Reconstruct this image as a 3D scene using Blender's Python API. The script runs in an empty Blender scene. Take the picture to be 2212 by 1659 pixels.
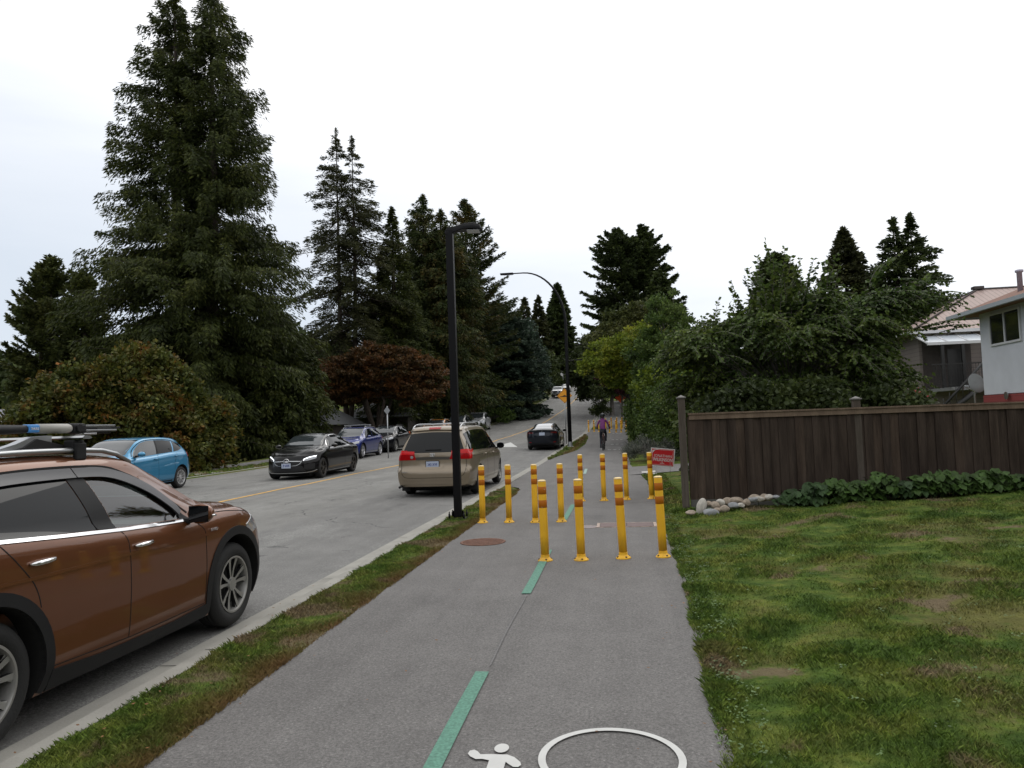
import bpy, bmesh, math, random
import numpy as np
from mathutils import Vector, Matrix
from mathutils.bvhtree import BVHTree
PI = math.pi
S = bpy.context.scene
COL = S.collection
rng = np.random.default_rng(7)
random.seed(7)

# ------------------------------------------------------------------ camera
F_PX, YAW, PIT, ROLL, EYE = 1600.0, math.radians(8.0), math.radians(3.05), math.radians(2.0), 1.6
CR = Matrix.Rotation(YAW, 3, 'Z') @ Matrix.Rotation(PI/2+PIT, 3, 'X') @ Matrix.Rotation(-ROLL, 3, 'Z')
cam = bpy.data.cameras.new('camera'); camo = bpy.data.objects.new('camera', cam); COL.objects.link(camo)
cam.sensor_width = 36; cam.lens = 36*F_PX/2212; cam.clip_start = 0.05; cam.clip_end = 4000
camo.matrix_world = Matrix.Translation((0, 0, EYE)) @ CR.to_4x4()
S.camera = camo
S.render.resolution_x, S.render.resolution_y = 1024, 768
# ------------------------------------------------------------------ sky and sun
SUN_EL, SUN_AZ = math.radians(48), math.radians(14)      # azimuth measured from +Y to the right
W = bpy.data.worlds.new('World'); S.world = W; W.use_nodes = True
nt = W.node_tree; nt.nodes.clear()
def N(nt, t, **kw):
    n = nt.nodes.new(t)
    for k, v in kw.items():
        if k in n.inputs.keys() if hasattr(n.inputs, 'keys') else False: n.inputs[k].default_value = v
        else: setattr(n, k, v)
    return n
out = nt.nodes.new('ShaderNodeOutputWorld'); bg = nt.nodes.new('ShaderNodeBackground')
sky = nt.nodes.new('ShaderNodeTexSky'); sky.sky_type = 'NISHITA'; sky.sun_disc = False
sky.sun_elevation = SUN_EL; sky.sun_rotation = SUN_AZ
tc = nt.nodes.new('ShaderNodeTexCoord'); sep = nt.nodes.new('ShaderNodeSeparateXYZ')
mp = nt.nodes.new('ShaderNodeMapping'); mp.inputs['Scale'].default_value = (1.2, 1.2, 7)
nz = nt.nodes.new('ShaderNodeTexNoise'); nz.inputs['Scale'].default_value = 1.6; nz.inputs['Detail'].default_value = 5; nz.inputs['Roughness'].default_value = .5
L = nt.links.new
L(tc.outputs['Generated'], sep.inputs[0]); L(tc.outputs['Generated'], mp.inputs[0]); L(mp.outputs[0], nz.inputs[0])
# elevation plus a little cloud streak, plus the brighter side of the overcast to the right of the street
ma = nt.nodes.new('ShaderNodeMath'); ma.operation = 'MULTIPLY_ADD'; ma.inputs[1].default_value = .26; ma.inputs[2].default_value = -.13
L(nz.outputs['Fac'], ma.inputs[0])
mb = nt.nodes.new('ShaderNodeMath'); mb.operation = 'ADD'; L(ma.outputs[0], mb.inputs[0]); L(sep.outputs['Z'], mb.inputs[1])
mc = nt.nodes.new('ShaderNodeMath'); mc.operation = 'MULTIPLY_ADD'; mc.inputs[1].default_value = .28; L(sep.outputs['X'], mc.inputs[0]); L(mb.outputs[0], mc.inputs[2])
cr = nt.nodes.new('ShaderNodeValToRGB'); e = cr.color_ramp
e.elements[0].position = 0.0; e.elements[0].color = (.60, .655, .73, 1)
e.elements[1].position = .16; e.elements[1].color = (.74, .775, .83, 1)
for p, c in ((.25, (.88, .90, .935)), (.36, (1.0, 1.0, 1.005)), (.60, (1.08, 1.08, 1.08))):
    q = e.elements.new(p); q.color = (*c, 1)
L(mc.outputs[0], cr.inputs[0])
mx = nt.nodes.new('ShaderNodeMixRGB'); mx.blend_type = 'ADD'; mx.inputs[0].default_value = .09
sc = nt.nodes.new('ShaderNodeMixRGB'); sc.blend_type = 'MULTIPLY'; sc.inputs[0].default_value = 1; sc.inputs[2].default_value = (10.5, 10.5, 10.5, 1)
L(cr.outputs[0], sc.inputs[1]); L(sc.outputs[0], mx.inputs[1]); L(sky.outputs[0], mx.inputs[2])
L(mx.outputs[0], bg.inputs[0]); bg.inputs[1].default_value = 0.1
L(bg.outputs[0], out.inputs[0])
sl = bpy.data.lights.new('sun', 'SUN'); sl.energy = 0.5; sl.angle = math.radians(35); sl.color = (1, .97, .92)
so = bpy.data.objects.new('sun', sl); COL.objects.link(so)
sd = Vector((math.sin(SUN_AZ)*math.cos(SUN_EL), math.cos(SUN_AZ)*math.cos(SUN_EL), math.sin(SUN_EL)))
so.rotation_euler = sd.to_track_quat('Z', 'Y').to_euler(); so.location = (0, 0, 60)
S.view_settings.view_transform = 'Standard'; S.view_settings.look = 'None'
S.view_settings.exposure = 0.13; S.view_settings.gamma = 1

# ------------------------------------------------------------------ the lie of the land
YS = [-50, 0, 30, 40, 57, 73, 100, 130, 160, 200, 230, 300]
ZS = [0, 0, 0, .12, .6, 1.4, 3.4, 6.0, 8.7, 12.3, 13.2, 13.3]
def zr(Y):
    Y = np.asarray(Y, float)
    return sum(np.interp(Y+d, YS, ZS) for d in (-6, -3, 0, 3, 6))/5
def eR(Y): return np.interp(Y, [0, 42, 60, 100, 160, 230], [-3.48, -3.42, -2.75, -2.4, -3.0, -8])
def eC(Y): return np.interp(Y, [0, 25, 53, 74, 100, 126, 160, 230], [-9.5, -9.55, -8.6, -7.5, -6.85, -6.65, -7.2, -12])
def eL(Y): return np.interp(Y, [0, 45, 65, 75, 98, 126, 160, 230], [-15.5, -15.6, -14.0, -12.4, -11.5, -11.4, -12, -17])
def zroad(X, Y):
    w = np.clip((np.asarray(X)-eL(Y))/(eR(Y)-eL(Y)), 0, 1)
    return zr(Y)-.125+.09*np.sin(np.clip((1-w)*1.6, 0, 1)*PI/2)
def zground(X, Y):
    X = np.asarray(X, float); Y = np.asarray(Y, float); b = zr(Y)
    r = np.clip((X-.6)/5.5, 0, 4)
    near = np.clip((40-Y)/15, 0, 1)
    z = b + np.where(X > .6, .05*np.minimum(X-.6, 14)*near, 0)
    l = np.clip((eL(Y)-3.6-X)/8, 0, 1)
    z = z - 1.3*l*np.clip((75-Y)/25, 0, 1)*(3-2*l)*l + np.where(X < eL(Y)-1, .08*np.clip(eL(Y)-1-X, 0, 40)*np.clip((Y-60)/30, 0, 1), 0)
    return z
def ray(px, py):
    """direction through a point of the picture (measured on a 2212 x 1659 copy of it)"""
    return CR @ Vector(((px-1106)/F_PX, -(py-829.5)/F_PX, -1.0))
def at(px, py, Y):
    """world point seen at that picture point, on the plane Y metres up the street"""
    d = ray(px, py); t = Y/d.y
    return Vector((d.x*t, Y, EYE+d.z*t))
def gnd(px, py, f=None):
    f = f or zground
    d = ray(px, py); t = 2.0
    while t < 400:
        if EYE+d.z*t <= float(f(d.x*t, d.y*t)): return Vector((d.x*t, d.y*t, EYE+d.z*t))
        t += .02 if t < 30 else .1
    return Vector((d.x*t, d.y*t, EYE+d.z*t))

# ------------------------------------------------------------------ tagging and mesh helpers
def tag(o, label=None, cat=None, group=None, kind=None):
    if label: o['label'] = label
    if cat: o['category'] = cat
    if group: o['group'] = group
    if kind: o['kind'] = kind
    return o
def thing(name, loc, rz, label, cat, group=None):
    o = bpy.data.objects.new(name, None); COL.objects.link(o); o.empty_display_size = .2
    o.location = loc; o.rotation_euler = (0, 0, rz)
    return tag(o, label, cat, group)
def mk(name, v, f, mat=None, parent=None, smooth=False, loc=None):
    me = bpy.data.meshes.new(name)
    if isinstance(v, np.ndarray) and isinstance(f, np.ndarray):
        k = f.shape[1]
        me.vertices.add(len(v)); me.vertices.foreach_set('co', v.astype(np.float32).ravel())
        me.loops.add(f.size); me.loops.foreach_set('vertex_index', f.astype(np.int32).ravel())
        me.polygons.add(len(f)); me.polygons.foreach_set('loop_start', np.arange(0, f.size, k, dtype=np.int32))
        me.update(calc_edges=True)
    else:
        me.from_pydata([tuple(p) for p in v], [], [tuple(q) for q in f]); me.update()
    if mat is not None:
        for m in (mat if isinstance(mat, (list, tuple)) else [mat]): me.materials.append(m)
    if smooth: me.polygons.foreach_set('use_smooth', np.ones(len(me.polygons), bool))
    o = bpy.data.objects.new(name, me); COL.objects.link(o)
    if parent is not None: o.parent = parent
    if loc is not None: o.location = loc
    return o
def fin(name, bm, mat, parent=None, smooth=False, rec=True):
    if rec: bmesh.ops.recalc_face_normals(bm, faces=bm.faces)
    me = bpy.data.meshes.new(name); bm.to_mesh(me); bm.free()
    for m in (mat if isinstance(mat, (list, tuple)) else [mat]): me.materials.append(m)
    if smooth:
        me.polygons.foreach_set('use_smooth', np.ones(len(me.polygons), bool))
        if smooth != 'all':
            me.set_sharp_from_angle(angle=math.radians(40))
    o = bpy.data.objects.new(name, me); COL.objects.link(o)
    if parent is not None: o.parent = parent
    return o
def copy_tree(o, parent=None):
    c = o.copy(); COL.objects.link(c)
    if parent is not None: c.parent = parent
    for ch in list(o.children): copy_tree(ch, c)
    return c
def bx(bm, c, s, rot=None, bev=0, mi=0):
    """box of full size s centred on c"""
    m = Matrix.Translation(c) @ (rot.to_4x4() if rot is not None else Matrix.Identity(4)) @ Matrix.Diagonal((*s, 1))
    r = bmesh.ops.create_cube(bm, size=1, matrix=m)
    fs = {f for v in r['verts'] for f in v.link_faces}
    for f in fs: f.material_index = mi
    if bev:
        es = list({e for v in r['verts'] for e in v.link_edges})
        bmesh.ops.bevel(bm, geom=es, offset=bev, segments=2, affect='EDGES', profile=.6)
def tube(bm, pts, rad, n=8, cap=True, mi=0):
    """tube along pts, rad a number or one per point"""
    pts = [Vector(p) for p in pts]; k = len(pts)
    rad = [rad]*k if not hasattr(rad, '__len__') else rad
    rings = []; up = None
    for i, p in enumerate(pts):
        d = (pts[min(i+1, k-1)]-pts[max(i-1, 0)]).normalized()
        if up is None: up = d.orthogonal().normalized()
        up = (up-d*up.dot(d)).normalized(); s = d.cross(up)
        rings.append([bm.verts.new(p+(up*math.cos(2*PI*j/n)+s*math.sin(2*PI*j/n))*rad[i]) for j in range(n)])
    for a, b in zip(rings, rings[1:]):
        for j in range(n):
            f = bm.faces.new((a[j], a[(j+1) % n], b[(j+1) % n], b[j])); f.material_index = mi; f.smooth = True
    if cap:
        f = bm.faces.new(rings[0][::-1]); f.material_index = mi
        f = bm.faces.new(rings[-1]); f.material_index = mi
def lathe(bm, prof, axis='Z', n=24, o=(0, 0, 0), mi=0, closed=False, caps=True):
    """prof: list of (radius, height) turned round the axis"""
    rings = []
    for r, h in prof:
        ring = []
        for j in range(n):
            a = 2*PI*j/n; c, s = r*math.cos(a), r*math.sin(a)
            p = {'Z': (c, s, h), 'Y': (c, h, s), 'X': (h, c, s)}[axis]
            ring.append(bm.verts.new((p[0]+o[0], p[1]+o[1], p[2]+o[2])))
        rings.append(ring)
    pr = list(zip(rings, rings[1:]))
    if closed: pr.append((rings[-1], rings[0]))
    for a, b in pr:
        for j in range(n):
            f = bm.faces.new((a[j], a[(j+1) % n], b[(j+1) % n], b[j])); f.material_index = mi; f.smooth = True
    if not closed and caps:
        if prof[0][0] > 1e-5: bm.faces.new(rings[0]).material_index = mi
        if prof[-1][0] > 1e-5: bm.faces.new(rings[-1][::-1]).material_index = mi
def prism(bm, poly, z0, z1, fn=lambda x, y, z: (x, y, z), mi=0):
    a = [bm.verts.new(fn(x, y, z0)) for x, y in poly]; b = [bm.verts.new(fn(x, y, z1)) for x, y in poly]
    bm.faces.new(a[::-1]).material_index = mi; bm.faces.new(b).material_index = mi
    for i in range(len(a)):
        j = (i+1) % len(a); bm.faces.new((a[i], a[j], b[j], b[i])).material_index = mi
def text_mesh(name, s, size, mat, parent, M, depth=.004, bold=False, fit=None, sx=1):
    cu = bpy.data.curves.new('t', 'FONT'); cu.body = s; cu.size = size; cu.align_x = 'CENTER'; cu.align_y = 'CENTER'
    cu.extrude = depth; cu.offset = .018*size if bold else 0; cu.resolution_u = 2
    t = bpy.data.objects.new('t', cu); COL.objects.link(t)
    dg = bpy.context.evaluated_depsgraph_get(); me = bpy.data.meshes.new_from_object(t.evaluated_get(dg))
    bpy.data.objects.remove(t); bpy.data.curves.remove(cu)
    me.transform(M @ Matrix.Diagonal((sx, 1, 1, 1))); me.materials.clear(); me.materials.append(mat); me.name = name
    o = bpy.data.objects.new(name, me); COL.objects.link(o)
    if parent is not None: o.parent = parent
    return o

# ------------------------------------------------------------------ materials
def _nodes(name):
    m = bpy.data.materials.new(name); m.use_nodes = True
    nt = m.node_tree; b = nt.nodes['Principled BSDF']
    return m, nt, b
def pm(name, col, rough=.6, metal=0, coat=0, var=0, vs=6, bump=0, bs=40, spec=.5, trans=0, emit=0, flake=0):
    """plain principled material with optional colour mottling (var) and bump"""
    m, nt, b = _nodes(name)
    b.inputs['Base Color'].default_value = (*col, 1); b.inputs['Roughness'].default_value = rough
    b.inputs['Metallic'].default_value = metal; b.inputs['Coat Weight'].default_value = coat; b.inputs['Coat Roughness'].default_value = .02
    b.inputs['Specular IOR Level'].default_value = spec; b.inputs['Transmission Weight'].default_value = trans
    if emit: b.inputs['Emission Color'].default_value = (*col, 1); b.inputs['Emission Strength'].default_value = emit
    tc = nt.nodes.new('ShaderNodeTexCoord')
    if var:
        n = nt.nodes.new('ShaderNodeTexNoise'); n.inputs['Scale'].default_value = vs; n.inputs['Detail'].default_value = 6
        r = nt.nodes.new('ShaderNodeValToRGB'); r.color_ramp.elements[0].position = .3; r.color_ramp.elements[1].position = .7
        r.color_ramp.elements[0].color = (*[c*(1-var) for c in col], 1); r.color_ramp.elements[1].color = (*[min(c*(1+var), 1) for c in col], 1)
        nt.links.new(tc.outputs['Object'], n.inputs[0]); nt.links.new(n.outputs['Fac'], r.inputs[0]); nt.links.new(r.outputs[0], b.inputs['Base Color'])
    if bump:
        n = nt.nodes.new('ShaderNodeTexNoise'); n.inputs['Scale'].default_value = bs; n.inputs['Detail'].default_value = 4
        u = nt.nodes.new('ShaderNodeBump'); u.inputs['Strength'].default_value = bump; u.inputs['Distance'].default_value = .01
        nt.links.new(tc.outputs['Object'], n.inputs[0]); nt.links.new(n.outputs['Fac'], u.inputs['Height']); nt.links.new(u.outputs[0], b.inputs['Normal'])
    return m
def ramp(nt, src, stops):
    r = nt.nodes.new('ShaderNodeValToRGB'); el = r.color_ramp.elements
    el[0].position = stops[0][0]; el[0].color = (*stops[0][1], 1); el[1].position = stops[-1][0]; el[1].color = (*stops[-1][1], 1)
    for p, c in stops[1:-1]:
        q = el.new(p); q.color = (*c, 1)
    nt.links.new(src, r.inputs[0]); return r.outputs[0]
def noise(nt, vec, scale, detail=5, rough=.55, sc3=None):
    n = nt.nodes.new('ShaderNodeTexNoise'); n.inputs['Scale'].default_value = scale; n.inputs['Detail'].default_value = detail; n.inputs['Roughness'].default_value = rough
    if sc3:
        mp = nt.nodes.new('ShaderNodeMapping'); mp.inputs['Scale'].default_value = sc3; nt.links.new(vec, mp.inputs[0]); vec = mp.outputs[0]
    nt.links.new(vec, n.inputs[0]); return n.outputs['Fac']
def mixc(nt, fac, a, b, mode='MIX'):
    m = nt.nodes.new('ShaderNodeMixRGB'); m.blend_type = mode
    for i, v in ((0, fac), (1, a), (2, b)):
        if isinstance(v, (int, float)): m.inputs[i].default_value = v
        elif isinstance(v, tuple): m.inputs[i].default_value = (*v, 1)
        else: nt.links.new(v, m.inputs[i])
    return m.outputs[0]
def mth(nt, op, a, b=0, c=0, clamp=False):
    m = nt.nodes.new('ShaderNodeMath'); m.operation = op; m.use_clamp = clamp
    for i, v in ((0, a), (1, b), (2, c)):
        if isinstance(v, (int, float)): m.inputs[i].default_value = v
        else: nt.links.new(v, m.inputs[i])
    return m.outputs[0]
def bumpn(nt, b, h, strength=.3, dist=.01):
    u = nt.nodes.new('ShaderNodeBump'); u.inputs['Strength'].default_value = strength; u.inputs['Distance'].default_value = dist
    nt.links.new(h, u.inputs['Height']); nt.links.new(u.outputs[0], b.inputs['Normal'])
def pos(nt):
    g = nt.nodes.new('ShaderNodeNewGeometry'); return g.outputs['Position']
# ================================================================== SETTING
def asphalt(name, base, patch, speck, cracks=0.0, crack_scale=.35):
    m, nt, b = _nodes(name); p = pos(nt)
    big = noise(nt, p, .35, 6, .6); mid = noise(nt, p, 2.2, 6, .65); fine = noise(nt, p, 62, 3, .75); vf = noise(nt, p, 190, 2, .7)
    c = mixc(nt, mth(nt, 'MULTIPLY_ADD', big, 2.4, -.7, True), tuple(x*(1-patch) for x in base), tuple(x*(1+patch) for x in base))
    c = mixc(nt, .5, c, ramp(nt, mid, [(.3, (.40,)*3), (.5, (.5,)*3), (.7, (.6,)*3)]), 'OVERLAY')
    sx = nt.nodes.new('ShaderNodeSeparateXYZ'); nt.links.new(p, sx.inputs[0])
    if cracks:   # smoother darker resurfaced lane by the near kerb, coarse older surface beyond it
        lane = mth(nt, 'MULTIPLY', mth(nt, 'ADD', mth(nt, 'ADD', sx.outputs['X'], 6.2), mth(nt, 'MULTIPLY_ADD', mid, 1.6, -.8)), 4, clamp=True)
        c = mixc(nt, mth(nt, 'SUBTRACT', 1, lane, clamp=True), c, mixc(nt, 1., c, (1.16, 1.16, 1.14), 'MULTIPLY'))
    st = ramp(nt, noise(nt, p, .9, 5, .6, (1, .6, 1)), [(.60, (1., 1., 1.)), (.72, (.74, .74, .75))]); c = mixc(nt, 1., c, st, 'MULTIPLY')
    tr = ramp(nt, noise(nt, p, 1.6, 4, .5, (2.2, .07, 1)), [(.35, (.93,)*3), (.6, (1.04,)*3)]); c = mixc(nt, 1., c, tr, 'MULTIPLY')
    g = ramp(nt, fine, [(.25, (1-speck,)*3), (.5, (1.,)*3), (.64, (1+speck*.5,)*3), (.72, (1+speck*2.4,)*3)])
    c = mixc(nt, 1., c, g, 'MULTIPLY')
    c = mixc(nt, 1., c, ramp(nt, vf, [(.3, (1-speck*.6,)*3), (.7, (1+speck*.6,)*3)]), 'MULTIPLY')
    if cracks:
        v = nt.nodes.new('ShaderNodeTexVoronoi'); v.feature = 'DISTANCE_TO_EDGE'; v.inputs['Scale'].default_value = crack_scale
        w = nt.nodes.new('ShaderNodeMixRGB'); w.inputs[0].default_value = .12
        nn = nt.nodes.new('ShaderNodeTexNoise'); nn.inputs['Scale'].default_value = 1.7; nn.inputs['Detail'].default_value = 5
        nt.links.new(p, nn.inputs[0]); w.blend_type = 'ADD'; w.inputs[0].default_value = 1.2
        nt.links.new(p, w.inputs[1]); nt.links.new(nn.outputs['Color'], w.inputs[2]); nt.links.new(w.outputs[0], v.inputs['Vector'])
        line = mth(nt, 'LESS_THAN', v.outputs['Distance'], .006)
        gate = mth(nt, 'GREATER_THAN', noise(nt, p, .5, 3), .5)
        c = mixc(nt, mth(nt, 'MULTIPLY', mth(nt, 'MULTIPLY', line, gate), cracks), c, (.05, .05, .05))
        # pale worn areas where the binder has gone
        worn = ramp(nt, noise(nt, p, .8, 7, .7, (1, .35, 1)), [(.52, (0, 0, 0)), (.62, (1, 1, 1))])
        c = mixc(nt, mth(nt, 'MULTIPLY', worn, mth(nt, 'MULTIPLY', mth(nt, 'GREATER_THAN', fine, .52), .55)), c, (.36, .36, .34))
    nt.links.new(c, b.inputs['Base Color']); b.inputs['Roughness'].default_value = .85; b.inputs['Specular IOR Level'].default_value = .35
    bumpn(nt, b, fine, .35, .006)
    return m
M = {}
M['road'] = asphalt('road_asphalt', (.165, .162, .155), .14, .45, .8)
M['path'] = asphalt('path_asphalt', (.143, .137, .132), .10, .50)
M['conc'] = pm('kerb_concrete', (.29, .28, .25), .9, var=.14, vs=3, bump=.3, bs=60)
M['white'] = pm('white_road_paint', (.56, .56, .54), .7, var=.06, vs=9)
M['yellowline'] = pm('yellow_road_paint', (.62, .36, .09), .7, var=.2, vs=5)
M['greenline'] = pm('green_road_paint', (.10, .235, .175), .8, var=.3, vs=60)

def grasscol(nt, p):
    big = noise(nt, p, .55, 4, .6); mid = noise(nt, p, 2.3, 5, .65); fine = noise(nt, p, 17, 4, .7)
    g = ramp(nt, mid, [(.30, (.044, .088, .016)), (.44, (.088, .145, .026)), (.57, (.145, .185, .038)), (.72, (.21, .205, .062))])
    dry = ramp(nt, mth(nt, 'ADD', big, mth(nt, 'MULTIPLY_ADD', fine, .22, -.11)), [(.53, (0, 0, 0)), (.62, (1, 1, 1))])
    sx = nt.nodes.new('ShaderNodeSeparateXYZ'); nt.links.new(p, sx.inputs[0])
    worn = mth(nt, 'MULTIPLY', mth(nt, 'LESS_THAN', sx.outputs['X'], -2.2), .055)      # the verge by the kerb is walked bare in places
    bare = ramp(nt, mth(nt, 'ADD', mth(nt, 'ADD', noise(nt, p, 1.15, 5, .55), worn), mth(nt, 'MULTIPLY_ADD', fine, .10, -.05)), [(.585, (0, 0, 0)), (.635, (1, 1, 1))])
    tuft = ramp(nt, noise(nt, p, 7.5, 4, .65), [(.34, (.62, .66, .60)), (.5, (1.,)*3), (.66, (1.35, 1.3, 1.2))]); g = mixc(nt, 1., g, tuft, 'MULTIPLY')
    c = mixc(nt, mth(nt, 'MULTIPLY', dry, .55), g, (.200, .160, .065))
    c = mixc(nt, mth(nt, 'MULTIPLY', bare, .8), c, (.21, .155, .105))
    return c, fine
def lawnmat(name, leaf=False):
    m, nt, b = _nodes(name); p = pos(nt); c, fine = grasscol(nt, p)
    if leaf:
        g = nt.nodes.new('ShaderNodeNewGeometry')
        c = mixc(nt, 1., c, ramp(nt, g.outputs['Random Per Island'], [(0, (.65,)*3), (.5, (1.05,)*3), (1, (1.6, 1.55, 1.4))]), 'MULTIPLY')
        sx = nt.nodes.new('ShaderNodeSeparateXYZ'); nt.links.new(p, sx.inputs[0])
        # straw coloured grass along the hard edge of the path
        s = mth(nt, 'SUBTRACT', 1, mth(nt, 'MULTIPLY', mth(nt, 'ABSOLUTE', mth(nt, 'ADD', sx.outputs['X'], 2.34)), 3.3), clamp=True)
        s = mth(nt, 'MULTIPLY', s, mth(nt, 'MULTIPLY_ADD', noise(nt, p, 3), 1.8, -.1, True), clamp=True)
        c = mixc(nt, s, c, (.19, .115, .048))
        b.inputs['Roughness'].default_value = .65; b.inputs['Specular IOR Level'].default_value = .2
    else:
        c = mixc(nt, 1., c, (.75, .75, .75), 'MULTIPLY'); b.inputs['Roughness'].default_value = .95; b.inputs['Specular IOR Level'].default_value = .1
        bumpn(nt, b, fine, 1.0, .05)
    nt.links.new(c, b.inputs['Base Color']); return m
M['lawn'] = lawnmat('lawn'); M['blade'] = lawnmat('grass_blades', True)

# ground: one sheet, its columns following the kerbs
def rows():
    y = list(np.arange(-14, 34, .5))+list(np.arange(34, 130, 1.5))+list(np.arange(130, 260, 4))+[280, 330, 400, 520, 700, 1000, 1500]
    return np.array(y)
PL = lambda Y: np.interp(Y, [-20, 16.6, 18.2, 19.0, 31, 33.5, 38, 44, 52, 55, 61, 64, 70, 90], [-2.35, -2.35, -2.45, -2.93, -2.93, -2.75, -2.15, -1.95, -2.1, -2.42, -2.42, -1.5, -1.35, -1.3])
PR = lambda Y: np.interp(Y, [-20, 3.5, 5.7, 8.2, 11.6, 16, 19.3, 22.5, 25, 30, 60, 68, 90], [.42, .46, .55, .63, .67, .72, .70, .60, .40, .38, .75, .8, .9])
def lin(a, b, n): return list(np.linspace(a, b, n))
def wedge_noise(X, Y): return .012*np.sin(X*3.1+Y*1.7)+.010*np.sin(X*7.3-Y*4.1)+.008*np.sin(Y*9.7+X*2.2)
ry = rows(); V = []; cols = None
for Y in ry:
    l, r = float(eL(Y)), float(eR(Y)); pl, pr = float(PL(Y)), float(PR(Y))
    xs = [-1500, -800, -400, -200, -120, -80, -60, -50]+lin(-44, l-4, 14)+lin(l-3.6, l-.35, 10)+[l-.12, l-.08]+lin(l+.1, r-.1, 10)+[r+.42, r+.46]+lin(r+.5, pl-.03, 4)+[pl+.06]+lin(pl+.2, pr-.2, 4)+[pr-.06, pr+.03]+lin(pr+.2, pr+8, 26)+lin(pr+8.8, pr+22, 12)+[26, 32, 40, 50, 70, 100, 160, 250, 400, 800, 1500]
    cols = len(xs)
    for X in xs:
        z = float(zground(X, Y))
        if l-.1 < X < r+.44: z = float(zr(Y))-.30
        elif pl < X < pr: z = float(zr(Y))-.05
        elif pr < X < 20 and Y < 14: z += float(wedge_noise(X, Y))
        V.append((X, Y, z))
V = np.array(V); n = len(ry)
I = np.arange((n-1)*cols).reshape(n-1, cols)[:, :-1].ravel()
ground = tag(mk('ground', V, np.stack([I, I+1, I+cols+1, I+cols], 1), M['lawn'], smooth=True), 'grassy ground sloping around the road, paths and yards', 'ground', kind='structure')
def strip(name, ys, edges, mat, parent=None, nx=1, smooth=False):
    """sheet between edge functions; edges: list of (xfun, zfun) across"""
    V = []; F = []; k = len(edges)
    for Y in ys:
        for fx, fz in edges:
            X = float(fx(Y)); V.append((X, Y, float(fz(X, Y))))
    for i in range(len(ys)-1):
        for j in range(k-1):
            a = i*k+j; F.append((a, a+1, a+k+1, a+k))
    return mk(name, V, F, mat, parent, smooth)
ysR = [-14]+list(np.arange(-8, 60, 1.0))+list(np.arange(60, 240, 3))
road = strip('road', ysR, [(lambda Y, q=q: eL(Y)+(eR(Y)+.04-eL(Y))*q, zroad) for q in np.linspace(0, 1, 15)], M['road'], smooth=True)
tag(road, 'grey worn asphalt street climbing away past the parked cars', 'road', kind='structure')
def kerb(name, ys, e, sgn, label):
    o = strip(name, ys, [(lambda Y: e(Y)+sgn*.0, lambda X, Y: zroad(X, Y)+.006), (lambda Y: e(Y)+sgn*.30, lambda X, Y: zroad(X, Y)+.012),
        (lambda Y: e(Y)+sgn*.34, lambda X, Y: zr(Y)-.012), (lambda Y: e(Y)+sgn*.37, lambda X, Y: zr(Y)+.004),
        (lambda Y: e(Y)+sgn*.50, lambda X, Y: zr(Y)+.005), (lambda Y: e(Y)+sgn*.50, lambda X, Y: zr(Y)-.2)], M['conc'])
    tag(o, label, 'kerb', kind='structure'); return o
def brk(a, b): return [a]+list(np.arange(math.ceil(a)+1, b-1, 1.0))+[b]
kr = kerb('kerb', [-14]+list(np.arange(-8, 220, 2)), eR, 1, 'pale concrete kerb between the street and the grass strip beside the path')
kl = kerb('kerb', [-14]+list(np.arange(-8, 220, 2)), eL, -1, 'concrete kerb on the far side of the street behind the parked cars')
for o in (kr,):
    g = pm('joint_dark', (.06, .055, .05), .9)  # dark colour of the kerb joints
    vv = []; ff = []
    for Y in np.arange(-.9, 60, 3.05):
        X = float(eR(Y)); i = len(vv)
        vv += [(X+.01, Y, zroad(X, Y)+.009), (X+.30, Y, zroad(X, Y)+.016), (X+.30, Y+.012, zroad(X, Y)+.016), (X+.01, Y+.012, zroad(X, Y)+.009)]
        vv += [(X+.375, Y, zr(Y)+.007), (X+.49, Y, zr(Y)+.007), (X+.49, Y+.012, zr(Y)+.007), (X+.375, Y+.012, zr(Y)+.007)]
        ff += [(i, i+1, i+2, i+3), (i+4, i+5, i+6, i+7)]
    mk('expansion_joints', vv, ff, g, kr)
path = strip('path', [-14]+list(np.arange(-4, 70, .25))+list(np.arange(70, 92, 2)), [(lambda Y, q=q: (PL(Y)+(.008*math.sin(Y*7.3)+.007*math.sin(Y*17.1)))*(1-q)+q*(PR(Y)+.02*math.sin(Y*2.3)+.012*math.sin(Y*11.)+.008*math.sin(Y*23.)), lambda X, Y: zr(Y)+.004) for q in np.linspace(0, 1, 5)], M['path'])
tag(path, 'smooth grey asphalt walking and cycling path beside the street', 'path', kind='structure')
# driveway to the right behind the sign, side road far up on the right
dr = mk('driveway', [(.30, 21.6, .012), (1.7, 21.9, .07), (9, 22.4, .43), (9, 25.4, .44), (1.6, 25.0, .07), (.30, 25.2, .012)], [(0, 1, 4, 5), (1, 2, 3, 4)], M['path'])
tag(dr, 'narrow asphalt driveway crossing right behind the red sign', 'driveway', kind='structure')
ap = mk('slab', [(.64, 21.3, .02), (1.05, 21.3, .03), (1.05, 22.6, .05), (.64, 22.6, .03)], [(0, 1, 2, 3)], pm('pale_slab', (.50, .49, .46), .9, var=.1), dr)
sv = []; sf = []
sy = list(np.arange(66, 112, 3.0))
for Y in sy:
    a = float(eR(Y))+.55
    for q in range(5):
        X = a+(11+.05*(Y-66)-a)*q/4 if Y > 69 else a+2*q/4
        sv.append((X, Y, float(zr(Y))+.03))
for i in range(len(sy)-1):
    for j in range(4): sf.append((i*5+j, i*5+j+1, i*5+j+6, i*5+j+5))
tag(mk('side_road', sv, sf, M['road']), 'asphalt side road opening to the right beyond the far posts', 'side road', kind='structure')
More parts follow.
